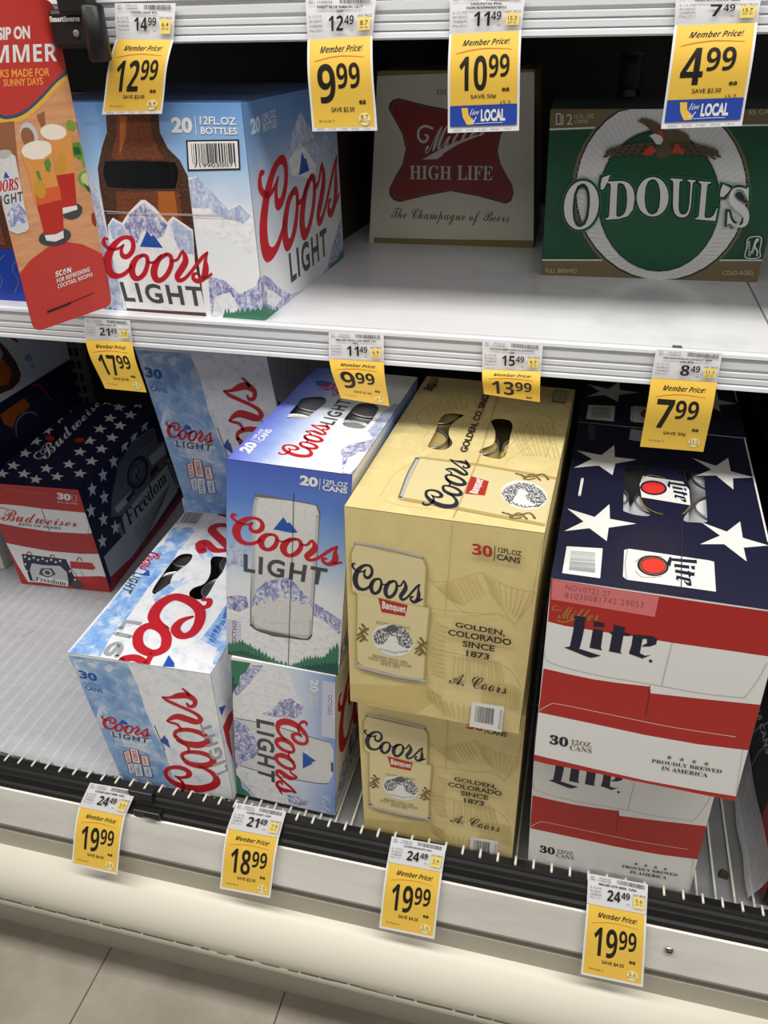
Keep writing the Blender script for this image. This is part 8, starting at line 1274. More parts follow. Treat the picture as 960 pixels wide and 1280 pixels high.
  ('t', 'odoul_white', 'U', [(141.3, 117.9), (169.4, 116.3), (173.6, 73.7), (147.4, 76.0)], 'sb', 0.0),
  ('t', 'odoul_white', 'L', [(173.4, 115.3), (196.5, 114.0), (201.3, 71.5), (177.1, 73.0)], 'sb', 0.0),
  ('t', 'odoul_white', "'", [(200.4, 112.4), (209.5, 108.2), (205.3, 97.7), (197.5, 99.5)], 'sb', 0.0),
  ('t', 'odoul_white', 'S', [(207.6, 109.2), (230.5, 109.6), (239.3, 62.4), (213.7, 67.5)], 'sb', 0.0),
  ('p','odoul_white',[(6.3,186.1),(11.6,186.3),(13,174.6),(7.1,174)]),
  ('p','odoul_gold',[(7.2,185),(11.1,185.3),(12.1,175.6),(7.9,175.1)]),
  ('t', 'odoul_tan', '12', [(13.1, 185.0), (24.7, 185.5), (25.6, 174.6), (13.9, 174.0)], '', 0),
  ('t', 'odoul_tan', '12 FL. OZ.', [(27.0, 185.0), (49.0, 185.8), (49.4, 181.6), (27.3, 180.9)], '', 0),
  ('t', 'odoul_tan', 'CANS', [(26.9, 179.5), (42.4, 180.1), (42.7, 176.2), (27.2, 175.6)], '', 0),
  ('t', 'odoul_tan', '65 CALORIES', [(211.5, 189.9), (257.0, 190.9), (258.2, 185.9), (212.5, 185.0)], '', 0),
  ('t', 'odoul_tan', 'FULL BREWED', [(5.3, 9.6), (44.4, 10.3), (44.9, 5.0), (5.0, 4.3)], '', 0),
  ('t', 'odoul_tan', 'COLD-AGED', [(220.4, 14.0), (255.2, 15.1), (256.4, 10.0), (220.9, 8.8)], '', 0),
  ('s','odoul_white',[(241.4,53),(254.7,54.2),(256.9,39.8),(258.4,31),(243,30.5),(241.6,42.2)],[1.15,1.15,1.15,1.15,1.15,1.15],1,1),
  ('s','odoul_white',[(249,36),(249.7,43.9),(250.1,49.7),(250.9,51.2)],[2.58,2.58,2.58,2.58],0,1),
  ('s','odoul_white',[(250.6,47.7),(253.1,51.3),(250.5,52.9)],[1.14,1.14,1.14],0,1),
  ('s','odoul_white',[(249.7,43.9),(254.5,38.2),(255,33.2)],[1.73,1.73,1.73],0,1),
  ('t', 'odoul_white', 'PGA TOUR', [(245.6, 32.1), (241.1, 49.5), (243.8, 49.9), (248.4, 32.5)], 'b', 0),
  ('s','odoul_green',[(249,36),(249.7,43.9)],[0.58,0.58],0,1),
 ]),
 'sign': ((97.6, 292.5), [
  ('p','sign_wood',[(0,238.5),(0,213.5),(19.8,201.8),(30.3,199.7),(46.3,203.2),(66.6,214.1),(85.7,226.9),(97.6,233),(97.6,197.3),(97.6,126.7),(97.6,51.2),(97.6,56.9),(76.5,72),(58.2,78.6),(36.7,78.3),(13.8,70),(0,60.9),(0,56.8),(0,79.9),(0,135.1)]),
  ('s','sign_navy',[(0,237.2),(0,212.1),(19.5,200.7),(30,198.8),(46,202.1),(66.2,212.8),(85.3,225.4),(97.6,231.9)],[3.34,3.34,3.34,3.34,3.34,3.34,3.34,3.34],0,1),
  ('s','sign_yellow',[(0,233.8),(0,208.5),(18.5,197.3),(29.1,195.5),(45.1,198.6),(65.3,209.1),(84.3,221.6),(97.6,228.1)],[3.68,3.68,3.68,3.68,3.68,3.68,3.68,3.68],0,1),
  ('t', 'paper', 'SIP ON', [(36.8, 270.6), (68.7, 271.8), (66.3, 261.0), (34.0, 260.7)], '', 0.04),
  ('t', 'paper', 'SUMMER', [(-2.0, 257.3), (92.3, 256.7), (89.4, 241.6), (-6.0, 243.8)], 'b', 0.0),
  ('t', 'sign_orange', 'DRINKS MADE FOR', [(11.0, 238.4), (79.9, 236.6), (78.5, 229.9), (9.1, 231.9)], '', 0.02),
  ('t', 'sign_orange', 'SUNNY DAYS', [(30.6, 230.0), (70.6, 229.4), (69.5, 222.9), (29.5, 224.1)], '', 0.02),
  ('p','wood_dark',[(0,195.3),(31.8,195.2),(26.3,161.9),(23.5,141.5),(16.1,149.2),(0,146.3)]),
  ('p','steel_print',[(52.5,179.4),(52.7,181.3),(52.6,183.2),(52.2,185.1),(51.5,186.9),(50.7,188.5),(49.6,189.9),(48.3,191.1),(46.8,192),(45.3,192.6),(43.7,192.9),(42.2,192.8),(40.6,192.4),(39.2,191.8),(37.9,190.8),(36.7,189.5),(35.7,188.1),(35,186.5),(34.6,184.7),(34.4,182.8),(34.4,181),(34.8,179.1),(35.4,177.3),(36.2,175.7),(37.3,174.3),(38.6,173.1),(40,172.1),(41.5,171.5),(43.1,171.2),(44.7,171.2),(46.3,171.5),(47.8,172.2),(49.1,173.2),(50.3,174.5),(51.3,175.9),(52,177.6)]),
  ('p','wood_dark',[(48.4,178.8),(48.5,180.2),(48.5,181.6),(48.2,183),(47.8,184.3),(47.2,185.5),(46.4,186.5),(45.4,187.4),(44.4,188.1),(43.2,188.5),(42.1,188.7),(40.9,188.7),(39.7,188.4),(38.7,187.9),(37.6,187.1),(36.8,186.2),(36,185.1),(35.5,183.9),(35.1,182.6),(34.9,181.2),(35,179.8),(35.2,178.4),(35.6,177.1),(36.2,175.9),(37,174.8),(37.9,173.9),(39,173.3),(40.1,172.8),(41.3,172.6),(42.5,172.6),(43.7,172.9),(44.8,173.4),(45.8,174.1),(46.7,175.1),(47.4,176.2),(48,177.4)]),
  ('p','wood_dark',[(55.4,197.6),(65,200.7),(62.9,188.9),(58.2,186.1)]),
  ('p','mint',[(87,169.2),(96.1,169.8),(97.6,163.7),(97.6,155.5),(92,153),(85.8,158.2)]),
  ('p','mint_dark',[(87.6,165.7),(94.8,164.8),(95.3,157.8),(88,158.8)]),
  ('p','lime',[(95.5,182.9),(95.7,183.8),(95.8,184.7),(95.7,185.6),(95.5,186.5),(95.1,187.4),(94.5,188.2),(93.8,188.9),(93.1,189.5),(92.2,189.9),(91.3,190.3),(90.4,190.4),(89.4,190.4),(88.5,190.2),(87.7,189.9),(86.9,189.4),(86.3,188.8),(85.7,188.1),(85.3,187.3),(85.1,186.5),(85,185.6),(85.1,184.6),(85.3,183.7),(85.7,182.9),(86.3,182.1),(86.9,181.4),(87.7,180.8),(88.6,180.3),(89.5,180),(90.4,179.8),(91.3,179.8),(92.3,180),(93.1,180.3),(93.9,180.8),(94.6,181.4),(95.1,182.1)]),
  ('p','berry',[(96.5,188.7),(97.6,186.8),(97.6,169.6),(97.4,175.1)]),
  ('p','lime',[(97.6,148.7),(97.6,149.8),(97.6,150.9),(97.6,152),(97.6,153.1),(97.6,154.1),(97.6,155),(97.6,155.8),(97.6,156.5),(97.6,157),(97.6,157.3),(97.6,157.5),(97.6,157.4),(97.6,157.2),(96.7,156.8),(95.9,156.2),(95.2,155.4),(94.7,154.6),(94.3,153.6),(94,152.5),(93.8,151.4),(93.9,150.3),(94,149.3),(94.4,148.2),(94.9,147.3),(95.5,146.5),(96.2,145.8),(97,145.3),(97.6,144.9),(97.6,144.8),(97.6,144.8),(97.6,145.1),(97.6,145.5),(97.6,146.1),(97.6,146.8),(97.6,147.7)]),
  ('p','lime',[(97.6,129.8),(97.6,131.2),(97.6,132.7),(97.6,134.2),(97.6,135.7),(97.6,137.1),(97.6,138.4),(97.6,139.6),(97.6,140.6),(97.6,141.4),(97.4,142),(95.7,142.4),(94.1,142.4),(92.6,142.2),(91.1,141.8),(89.8,141.1),(88.6,140.3),(87.7,139.2),(87,138),(86.5,136.6),(86.3,135.2),(86.4,133.7),(86.8,132.2),(87.4,130.8),(88.3,129.5),(89.4,128.3),(90.7,127.2),(92.2,126.4),(93.8,125.8),(95.4,125.4),(97,125.3),(97.6,125.5),(97.6,125.9),(97.6,126.6),(97.6,127.5),(97.6,128.5)]),
  ('p','lime_pale',[(97.6,130.9),(97.6,131.9),(97.6,133),(97.6,134.1),(97.6,135.2),(97.6,136.2),(97.6,137.2),(97.6,138.1),(97.6,138.8),(97.6,139.4),(97.4,139.8),(96.3,140),(95.2,140.1),(94.1,139.9),(93.1,139.6),(92.1,139.1),(91.3,138.5),(90.6,137.7),(90.1,136.8),(89.8,135.8),(89.6,134.7),(89.7,133.6),(89.9,132.5),(90.3,131.5),(90.9,130.5),(91.7,129.7),(92.6,128.9),(93.5,128.3),(94.6,127.9),(95.7,127.6),(96.8,127.6),(97.6,127.7),(97.6,128),(97.6,128.5),(97.6,129.2),(97.6,130)]),
  ('p','mint_dark',[(91.1,132),(97.6,124.6),(97.6,119.3),(93.7,124.3)]),
  ('p','berry',[(93.3,99.6),(97.6,100.5),(97.6,89.5),(95.6,85.6),(92.4,91.3)]),
  ('p','coaster',[(83.9,105.1),(84.2,106.5),(84.1,107.9),(83.6,109.2),(82.8,110.4),(81.7,111.5),(80.2,112.5),(78.6,113.2),(76.7,113.8),(74.8,114.1),(72.7,114.2),(70.7,114.1),(68.7,113.7),(66.8,113.1),(65,112.3),(63.5,111.4),(62.3,110.3),(61.3,109),(60.7,107.7),(60.4,106.4),(60.5,105.1),(60.9,103.8),(61.7,102.5),(62.8,101.4),(64.2,100.5),(65.8,99.7),(67.6,99.1),(69.6,98.7),(71.7,98.6),(73.7,98.7),(75.8,99.1),(77.7,99.6),(79.5,100.4),(81,101.4),(82.3,102.5),(83.3,103.8)]),
  ('p','amber_drink',[(56.3,184.4),(69.7,184.6),(89.3,180.7),(83.7,143.7),(83.8,133.1),(63,134.8),(64.9,161.9)]),
  ('p','red_drink',[(62,142.7),(83.2,142.1),(78.5,110.7),(61.3,111.8)]),
  ('p','paper',[(61.3,111.8),(78.6,111.1),(78.5,107.1),(60.9,105.9)]),
  ('p','lime_drink',[(75.7,150.1),(76.3,151.9),(76.6,153.6),(76.8,155.4),(76.8,157),(76.6,158.5),(76.3,159.8),(75.7,160.9),(75.1,161.8),(74.2,162.3),(73.3,162.6),(72.3,162.5),(71.3,162.2),(70.2,161.6),(69.2,160.7),(68.2,159.5),(67.3,158.2),(66.4,156.6),(65.7,155),(65.2,153.3),(64.8,151.5),(64.6,149.8),(64.6,148.2),(64.8,146.7),(65.1,145.3),(65.7,144.2),(66.3,143.4),(67.2,142.8),(68.1,142.5),(69.1,142.5),(70.1,142.8),(71.2,143.5),(72.3,144.4),(73.3,145.5),(74.2,146.9),(75,148.5)]),
  ('p','foam',[(83.7,179.4),(83.9,180.6),(83.6,181.9),(82.9,183.1),(81.8,184.3),(80.3,185.5),(78.5,186.5),(76.4,187.3),(74.2,188),(71.8,188.4),(69.3,188.7),(66.9,188.7),(64.5,188.6),(62.4,188.2),(60.4,187.6),(58.7,186.9),(57.4,186),(56.4,184.9),(55.8,183.8),(55.6,182.6),(55.9,181.4),(56.5,180.1),(57.6,178.9),(59,177.8),(60.8,176.8),(62.8,176),(65,175.3),(67.4,174.8),(69.9,174.5),(72.3,174.4),(74.7,174.5),(77,174.9),(79,175.4),(80.7,176.2),(82.1,177.1),(83.2,178.2)]),
  ('p','coaster',[(65,84),(65.2,85.5),(64.8,87),(63.9,88.4),(62.4,89.8),(60.5,91.1),(58.1,92.2),(55.4,93.1),(52.5,93.8),(49.4,94.3),(46.2,94.5),(43.1,94.5),(40,94.2),(37.2,93.7),(34.7,92.9),(32.5,92),(30.8,90.9),(29.5,89.6),(28.8,88.2),(28.6,86.8),(28.9,85.4),(29.7,84),(31.1,82.6),(33,81.3),(35.2,80.2),(37.8,79.2),(40.7,78.5),(43.8,78),(47,77.7),(50.2,77.7),(53.4,77.9),(56.3,78.4),(58.9,79.2),(61.1,80.1),(63,81.3),(64.3,82.6)]),
  ('p','amber_drink',[(30.9,164.7),(62.3,163.9),(62.6,145.2),(62.6,120.8),(33.7,120.7),(33.6,149.6)]),
  ('p','orange_drink',[(35.8,132.4),(63.6,132.9),(62.8,119.9),(61.6,110.3),(34.8,113.6)]),
  ('p','red_drink',[(35.2,118.7),(63.4,119.8),(58.1,91),(47.9,88.6),(36,91.2)]),
  ('p','paper',[(35.7,90.3),(47.9,88.5),(57.3,90.3),(56.1,83.2),(46.1,81.7),(36.4,84.8)]),
  ('p','foam',[(64.1,169),(64.1,170.3),(63.6,171.5),(62.6,172.7),(61.2,173.7),(59.3,174.6),(57.2,175.3),(54.7,175.8),(52,176.2),(49.3,176.3),(46.4,176.1),(43.7,175.8),(41,175.3),(38.6,174.6),(36.5,173.7),(34.7,172.7),(33.3,171.6),(32.3,170.4),(31.8,169.2),(31.8,167.9),(32.2,166.7),(33.1,165.6),(34.5,164.6),(36.2,163.7),(38.3,162.9),(40.8,162.4),(43.4,162),(46.2,161.9),(49,162),(51.8,162.2),(54.5,162.8),(57,163.5),(59.2,164.3),(61.1,165.4),(62.6,166.5),(63.6,167.7)]),
  ('p','foam',[(32.3,171),(64,168.7),(62.9,163.8),(52.1,159.4),(40.5,160.5),(32.8,164.5)]),
  ('p','mint',[(52.4,156.9),(58.2,159.7),(59.8,154.1),(56.3,146.2),(52.8,148.4)]),
  ('p','mint',[(41.6,150),(45.4,149.5),(46.3,139.2),(42.5,142.3)]),
  ('p','lime_drink',[(48,130.3),(48.3,131.8),(48.4,133.3),(48.3,134.8),(48,136.2),(47.5,137.6),(46.9,138.8),(46.1,139.8),(45.2,140.6),(44.2,141.2),(43.2,141.5),(42.1,141.6),(41,141.4),(39.9,141),(38.9,140.3),(38,139.4),(37.2,138.3),(36.6,137.1),(36.1,135.7),(35.8,134.3),(35.7,132.8),(35.8,131.3),(36.1,129.9),(36.5,128.5),(37.2,127.3),(37.9,126.3),(38.8,125.4),(39.8,124.8),(40.9,124.5),(42,124.4),(43.1,124.5),(44.2,125),(45.2,125.6),(46.1,126.5),(46.9,127.6),(47.5,128.9)]),
  ('p','can_frost',[(0,171.8),(7.6,171.8),(21.5,168.4),(24.5,165.6),(21.8,121.2),(21.1,100.5),(17.4,97.8),(7.3,97.3),(0,102.3),(0,102.2)]),
  ('p','silver',[(21.6,168.9),(21.7,169.5),(21.4,170.2),(20.9,170.8),(20.1,171.3),(19.1,171.8),(17.9,172.2),(16.5,172.4),(14.9,172.6),(13.3,172.6),(11.7,172.6),(10.1,172.4),(8.6,172.1),(7.1,171.7),(5.9,171.2),(4.8,170.7),(3.9,170.1),(3.3,169.4),(3,168.8),(3,168.1),(3.2,167.5),(3.7,166.9),(4.4,166.3),(5.4,165.9),(6.6,165.5),(8,165.2),(9.5,165),(11.1,165),(12.8,165),(14.4,165.2),(16,165.5),(17.4,165.9),(18.7,166.4),(19.8,166.9),(20.7,167.5),(21.3,168.2)]),
  ('p','logo_blue',[(7.4,148.6),(11,154.6),(13.8,148)]),
  ('t', 'coors_red', 'COORS', [(-6.8, 147.6), (22.2, 147.2), (20.6, 136.6), (-9.0, 137.0)], 'sbi', 0.02),
  ('t', 'grey_ink', 'LIGHT', [(-5.2, 134.3), (23.2, 134.5), (21.4, 125.5), (-6.8, 125.5)], 'sp', 0.03),
  ('p','peak',[(2,116.4),(11.3,125.6),(16.7,123.8),(21.8,115.2),(19.6,106.1),(1.5,104.5)]),
  ('t', 'paper', 'SCAN', [(38.2, 53.2), (56.9, 53.4), (55.9, 47.9), (37.1, 47.4)], 'b', 0.02),
  ('t', 'paper', 'FOR REFRESHING', [(37.8, 45.7), (78.1, 47.9), (77.6, 43.1), (37.1, 41.3)], 'b', 0.0),
  ('t', 'paper', 'COCKTAIL RECIPES', [(37.4, 40.1), (80.5, 41.6), (80.2, 37.7), (36.7, 35.7)], 'b', 0.0),
  ('s','ink_black',[(19.8,16.1),(47.1,17.4)],[2.01,2.01],0,1),
  ('s','ink_black',[(47.2,17.8),(77.1,19.8)],[0.83,0.83],0,1),
  ('s','ink_black',[(97.6,53.9),(97.6,37.4)],[1.06,1.06],0,1),
  ('s','ink_black',[(97.6,33.1),(97,21.4)],[0.86,0.86],0,1),
 ]),
 'ultra_side': ((360.0, 225.0), [
  ('p','amber_dark',[(81.7,159.5),(168.6,104),(180,88.3),(196.5,54.1),(201.3,27.5),(189.9,15.3),(165.9,10.4),(131.1,14.5),(30.5,41)]),
  ('p','orange_glow',[(59.7,108.6),(166.1,69.4),(178.4,40.5),(159,23.5),(34.7,50.7)]),
  ('p','grey_soft',[(73.5,140.5),(162.1,102.4),(167.8,80.7),(154.3,69.8),(62.5,115)]),
  ('p','bud_red_can',[(193.2,105.5),(204.6,103.6),(220,88.3),(213.1,86.7)]),
  ('t', 'logo_blue', '95', [(224.3, 57.0), (242.8, 54.5), (243.5, 40.0), (224.9, 42.7)], 'b', 0),
  ('t', 'logo_blue', 'CAL', [(231.1, 37.1), (244.3, 37.2), (248.6, 26.3), (234.9, 25.5)], '', 0),
 ]),
 'blue_case_side': ((360.0, 157.0), [
  ('p','orange_glow',[(115.7,135.8),(153.3,138.1),(191.7,138.8),(202.4,116.9),(167.3,110.7),(136.9,98.6),(119.2,115.3)]),
  ('p','bud_navy',[(145.2,103.4),(159.2,114.3),(187.5,112.5),(214.2,96.4),(216.1,84.4),(184.7,89.7),(149.1,66.7),(141.5,79.1)]),
  ('s','grey_soft',[(142.5,78.6),(150.5,101),(173.5,110.1),(197.9,105.8),(215.6,91.3)],[2.45,2.45,2.45,2.45,2.45],0,1),
  ('s','bud_red_can',[(224,153.3),(246.4,142.1),(258.1,119.7),(271.7,100.6)],[3.07,3.07,3.07,3.07],0,1),
 ]),
 'right_lower_side': ((365.0, 240.0), [
  ('p','lite_red',[(293.3,17.6),(282.4,52.8),(284.6,84),(299.7,120.5),(365,42.1),(365,0)]),
  ('p','grey_soft',[(182.1,0),(210.8,0),(286,8),(337.2,3.1),(365,0),(354.8,0),(284.2,0)]),
  ('p','steel_print',[(204.6,0),(210.6,0),(334,0),(360,0),(352.4,0)]),
  ('s','grey_soft',[(161.9,40.2),(166.4,84.3),(207.1,144.6)],[3.26,3.26,3.26],0,1),
  ('s','grey_soft',[(194.2,36),(206.3,88.4),(235.9,138.6)],[2.51,2.51,2.51],0,1),
  ('p','steel_print',[(176.1,15.4),(192.6,29.1),(225.1,31.9),(202.5,15.2)]),
  ('t', 'paper', '18 CANS', [(159.3, 122.1), (244.6, 129.9), (231.8, 111.4), (145.9, 106.6)], 'b', 0),
 ]),
 'right_rear_upper_side': ((360.0, 240.0), [
  ('t', 'text_dim', 'Blue', [(86.2, 162.6), (225.9, 145.9), (204.6, 131.0), (64.9, 126.7)], 'b', 0.02),
 ]),
}
HOLES = {'banquet_top': [[(55.4, 237.1), (60.8, 238.1), (67.1, 237.7), (71.2, 236.2), (71.6, 233.9), (69.9, 230.6), (68.0, 226.1), (66.1, 220.2), (64.0, 213.2), (62.7, 205.7), (62.6, 197.6), (63.4, 189.0), (64.9, 180.7), (68.0, 172.9), (72.0, 165.4), (74.2, 158.5), (73.7, 151.8), (71.6, 145.6), (68.2, 141.5), (62.9, 140.2), (56.4, 141.0), (51.4, 142.7), (49.3, 144.4), (48.8, 147.0), (48.6, 152.1), (48.5, 160.7), (48.6, 171.7), (48.6, 183.8), (47.7, 197.8), (46.6, 212.8), (46.7, 224.7), (48.6, 231.4), (51.6, 235.0)], [(110.4, 235.0), (114.6, 236.4), (119.9, 236.6), (124.5, 235.4), (127.6, 232.6), (130.0, 228.4), (131.7, 222.8), (132.6, 216.5), (132.9, 208.9), (133.2, 197.7), (134.4, 179.2), (135.6, 157.1), (135.0, 140.7), (131.4, 134.6), (126.0, 134.2), (120.8, 135.2), (116.0, 136.5), (111.3, 139.2), (108.0, 142.3), (106.5, 145.5), (106.4, 149.2), (107.5, 153.4), (110.7, 157.8), (115.2, 162.9), (118.1, 169.5), (118.3, 179.0), (117.0, 190.1), (115.1, 200.4), (112.2, 209.3), (108.6, 217.4), (106.5, 224.1), (106.5, 229.1), (107.9, 232.6)]], 'light20_top': [[(20.5, 168.3), (25.4, 172.8), (32.2, 175.9), (38.2, 177.5), (42.5, 177.3), (46.1, 175.5), (48.7, 172.4), (50.4, 168.0), (51.2, 162.2), (51.2, 155.4), (50.1, 146.7), (48.3, 136.9), (46.7, 128.7), (46.3, 123.2), (46.2, 119.3), (44.4, 116.1), (39.2, 113.1), (32.2, 110.8), (26.7, 110.0), (23.9, 110.5), (22.5, 112.4), (21.5, 116.9), (20.7, 125.7), (20.3, 137.1), (20.1, 147.5), (19.5, 155.6), (19.0, 162.6)], [(90.3, 168.0), (94.6, 171.9), (100.4, 173.1), (105.6, 173.0), (109.7, 171.8), (113.3, 169.3), (116.1, 165.8), (118.0, 161.9), (119.1, 157.0), (119.7, 149.9), (119.9, 138.7), (119.6, 125.3), (119.0, 114.7), (118.5, 109.1), (117.6, 106.2), (115.4, 104.5), (110.8, 103.5), (104.8, 103.6), (99.5, 104.6), (95.6, 106.0), (92.4, 108.3), (90.0, 112.6), (88.6, 120.0), (88.1, 129.4), (88.0, 139.1), (88.0, 149.4), (88.4, 160.0)]], 'light30_top': [[(48.4, 238.0), (52.6, 240.8), (57.8, 242.0), (62.1, 241.9), (64.9, 240.3), (67.0, 237.4), (68.3, 233.5), (69.1, 229.1), (69.3, 223.7), (68.5, 216.7), (65.6, 207.2), (61.8, 196.0), (59.8, 185.1), (61.7, 174.6), (65.5, 164.3), (68.3, 155.7), (69.3, 149.5), (69.3, 144.9), (67.8, 141.5), (63.8, 139.0), (58.3, 137.6), (53.6, 137.6), (50.7, 138.8), (48.6, 141.3), (46.9, 146.3), (45.6, 154.3), (44.7, 164.7), (44.0, 176.6), (43.4, 191.0), (42.9, 206.9), (43.2, 220.0), (44.2, 228.4), (45.8, 234.0)], [(97.3, 239.3), (101.9, 244.0), (110.3, 244.9), (117.2, 244.4), (120.3, 243.3), (121.9, 240.6), (123.3, 236.0), (125.3, 228.3), (127.1, 218.7), (128.3, 209.6), (128.3, 202.6), (127.7, 196.2), (127.4, 188.2), (128.1, 176.7), (129.2, 163.6), (129.6, 153.0), (129.2, 146.6), (128.2, 142.6), (125.8, 140.0), (121.2, 138.4), (115.4, 138.2), (110.3, 139.3), (106.6, 141.9), (103.6, 145.7), (101.7, 149.8), (101.0, 153.9), (101.4, 158.3), (102.9, 162.7), (106.2, 166.4), (110.6, 170.0), (113.6, 175.1), (114.5, 182.3), (114.0, 190.9), (112.1, 201.0), (106.9, 214.1), (100.2, 228.5)]], 'miller_top': [[(64.8, 237.8), (72.4, 242.0), (82.1, 245.6), (88.2, 245.6), (87.5, 239.4), (83.2, 229.4), (79.5, 219.9), (77.6, 212.7), (76.3, 205.9), (75.7, 197.7), (75.7, 186.7), (76.4, 174.2), (78.0, 162.7), (81.6, 152.4), (86.1, 143.0), (88.0, 136.2), (85.3, 132.9), (80.0, 132.2), (74.8, 132.3), (70.3, 132.8), (66.0, 134.3), (62.7, 136.4), (61.1, 136.9), (60.5, 138.1), (60.3, 146.9), (60.1, 170.5), (60.1, 201.8), (60.6, 225.6), (61.0, 234.8), (61.8, 236.5)], [(118.5, 238.6), (120.4, 241.1), (124.2, 242.3), (128.6, 242.4), (133.9, 241.8), (139.8, 240.1), (144.0, 236.6), (145.4, 232.3), (145.2, 226.2), (144.8, 214.9), (144.6, 193.3), (144.2, 166.4), (143.6, 145.9), (143.1, 137.6), (142.5, 135.6), (141.2, 134.7), (138.8, 133.1), (135.6, 132.6), (132.1, 132.4), (127.5, 131.5), (122.5, 131.1), (119.8, 133.5), (121.1, 140.3), (124.7, 150.1), (127.6, 161.0), (129.0, 173.4), (129.7, 187.0), (129.7, 199.0), (128.9, 208.2), (127.4, 215.8), (125.6, 222.5), (122.8, 228.9), (119.7, 234.4)]], 'bottles_front': [[(93.8, 160.1), (114.0, 160.6), (141.0, 160.7), (161.4, 160.6), (168.9, 160.3), (169.9, 159.7), (170.1, 158.5), (171.3, 156.6), (171.8, 154.0), (171.5, 150.9), (170.4, 146.8), (168.6, 142.1), (166.5, 138.4), (166.3, 136.3), (165.8, 135.1), (158.8, 134.3), (138.9, 133.6), (112.5, 133.2), (92.6, 133.4), (85.3, 134.1), (84.4, 135.3), (84.3, 137.2), (83.1, 140.0), (82.6, 143.5), (82.7, 147.0), (83.6, 150.5), (85.1, 154.1), (86.9, 156.9), (86.8, 158.6), (86.9, 159.5)]]}
# ------------------------------------------------------------------ the setting: floor and cooler back wall
b = MB()
for i in range(-8,9):
    for j in range(-7,3):
        x0 = -.404+.31*i; y0 = -.06+.31*j
        b.box((x0+.001,y0+.001,-.412),(x0+.309,y0+.309,-.400),'floor_tile',.0006)
b.box((-2.9,-2.3,-.43),(2.6,.9,-.4012),'scuff')
tag(b.build('floor'),'beige square floor tiles with thin dark joints in front of the cooler',None,None,'structure')
tag(MB().box((-1.6,.83,-.4),(1.6,.86,1.30),'dark_wall').build('wall_back'),'dark grey back wall inside the cooler',None,None,'structure')
# ------------------------------------------------------------------ the refrigerated case
XL,XR = -1.55,1.55
case = thing('refrigerated_case','long open supermarket cooler with cream bumper, steel trim and black rail','cooler',(0,0,-.4))
def cs(mb,name,label=None):
    o = mb.build(name,case); o.location = (0,0,.4); return tag(o,label,None)
cs(MB().prism([(-.074,-.4),(-.066,-.4),(-.066,-.228),(-.074,-.228)],XL,XR,'kick_beige'),'kick_plate','beige kick plate meeting the floor')
b = MB(); b.prism([(-0.0846,-0.1257),(-0.0964,-0.1247),(-0.1121,-0.1286),(-0.1278,-0.1384),(-0.1385,-0.1541),(-0.1439,-0.1727),(-0.1439,-0.1913),(-0.1425,-0.1943),(-0.1439,-0.1972),(-0.1405,-0.2149),(-0.1317,-0.2286),(-0.116,-0.2364),(-0.0846,-0.2384)],XL,XR,'bumper_cream',True); random.seed(4)
x = -.9
while x<.5:
    L = random.uniform(.004,.03); zz = -0.1951+random.uniform(-.0012,.0012); b.box((x,-0.1441,zz-random.uniform(.0002,.0007)),(x+L,-0.1419,zz+random.uniform(.0002,.0008)),'scuff'); x += L+random.choice([0,.001,.002,.004,.012])
cs(b,'bumper','rounded cream bumper with a dark scuffed seam')
cs(MB().prism([(-0.1003,-0.0894),(-0.1003,-0.1257),(-0.0729,-0.1257),(-0.0729,-0.0894)],XL,XR,'kick_beige'),'fascia_strip','beige strip between steel trim and bumper')
cs(MB().prism([(-0.0788,-0.0174),(-0.0822,-0.0184),(-0.1023,-0.0698),(-0.0993,-0.0758),(-0.0918,-0.0903),(-0.0729,-0.0914),(-0.0729,-0.0174)],XL,XR,'steel'),'steel_trim','brushed steel trim')
cs(MB().prism([(-.1023,-.0699),(-.1000,-.0758),(-.0918,-.0912),(-.0929,-.0916),(-.1012,-.0765),(-.1032,-.0705)],XL,XR,'steel_edge_shade'),'trim_edge_shade','lower edge of the steel trim, its shade painted in dark')  # darker metal colours in the shade of the down-facing lip
b = MB(); b.prism([(-0.0533,0.0184),(-0.0562,0.0203),(-0.0641,0.0203),(-0.0665,0.0174),(-0.0665,0.0135),(-0.0695,0.0105),(-0.0709,0.0042),(-0.0695,0.0032),(-0.0719,0.0007),(-0.0753,-0.0071),(-0.0744,-0.0081),(-0.0778,-0.011),(-0.0797,-0.0169),(-0.0729,-0.0208),(-0.0533,-0.0208)],XL,XR,'black_plastic'); rail = cs(b,'black_rail','ridged black plastic rail')
b = MB(); b.box((-0.289,-0.0729,0.0027),(-0.2518,-0.0552,0.0228),'black_plastic',.002); b.box((-0.2812,-0.0827,-0.0169),(-0.24,-0.069,-0.0032),'black_plastic',.002); b.tube([(-0.2645,-0.0851,-0.011),(-0.2449,-0.0851,-0.013)],.0012,'silver_dark'); cs(b,'rail_joint','black clip joining two rail lengths')
b = MB()
sx = (0.4347,-0.093,-0.0404); ax = Matrix.Translation(sx)@Matrix.Rotation(math.radians(70),4,'X')
b.lathe([(.0052,0),(.0055,.001),(.0045,.0022),(.002,.0028)],'chrome',20,ax); b.box((sx[0]-.003,sx[1]-.0036,sx[2]-.0002),(sx[0]+.003,sx[1]-.0025,sx[2]+.001),'slot_black'); cs(b,'screw','round screw in the steel trim')
b = MB(); b.box((XL,-.052,-.40),(XR,.83,-.055),'black_rubber'); b.box((XL,-.076,-.18),(XR,-.052,-.030),'black_rubber'); cs(b,'base_body')
b = MB(); b.box((XL,-.036,-.020),(XR,.83,-.0118),'deck_grey'); cs(b,'deck_pan','grey deck pan under the wires')
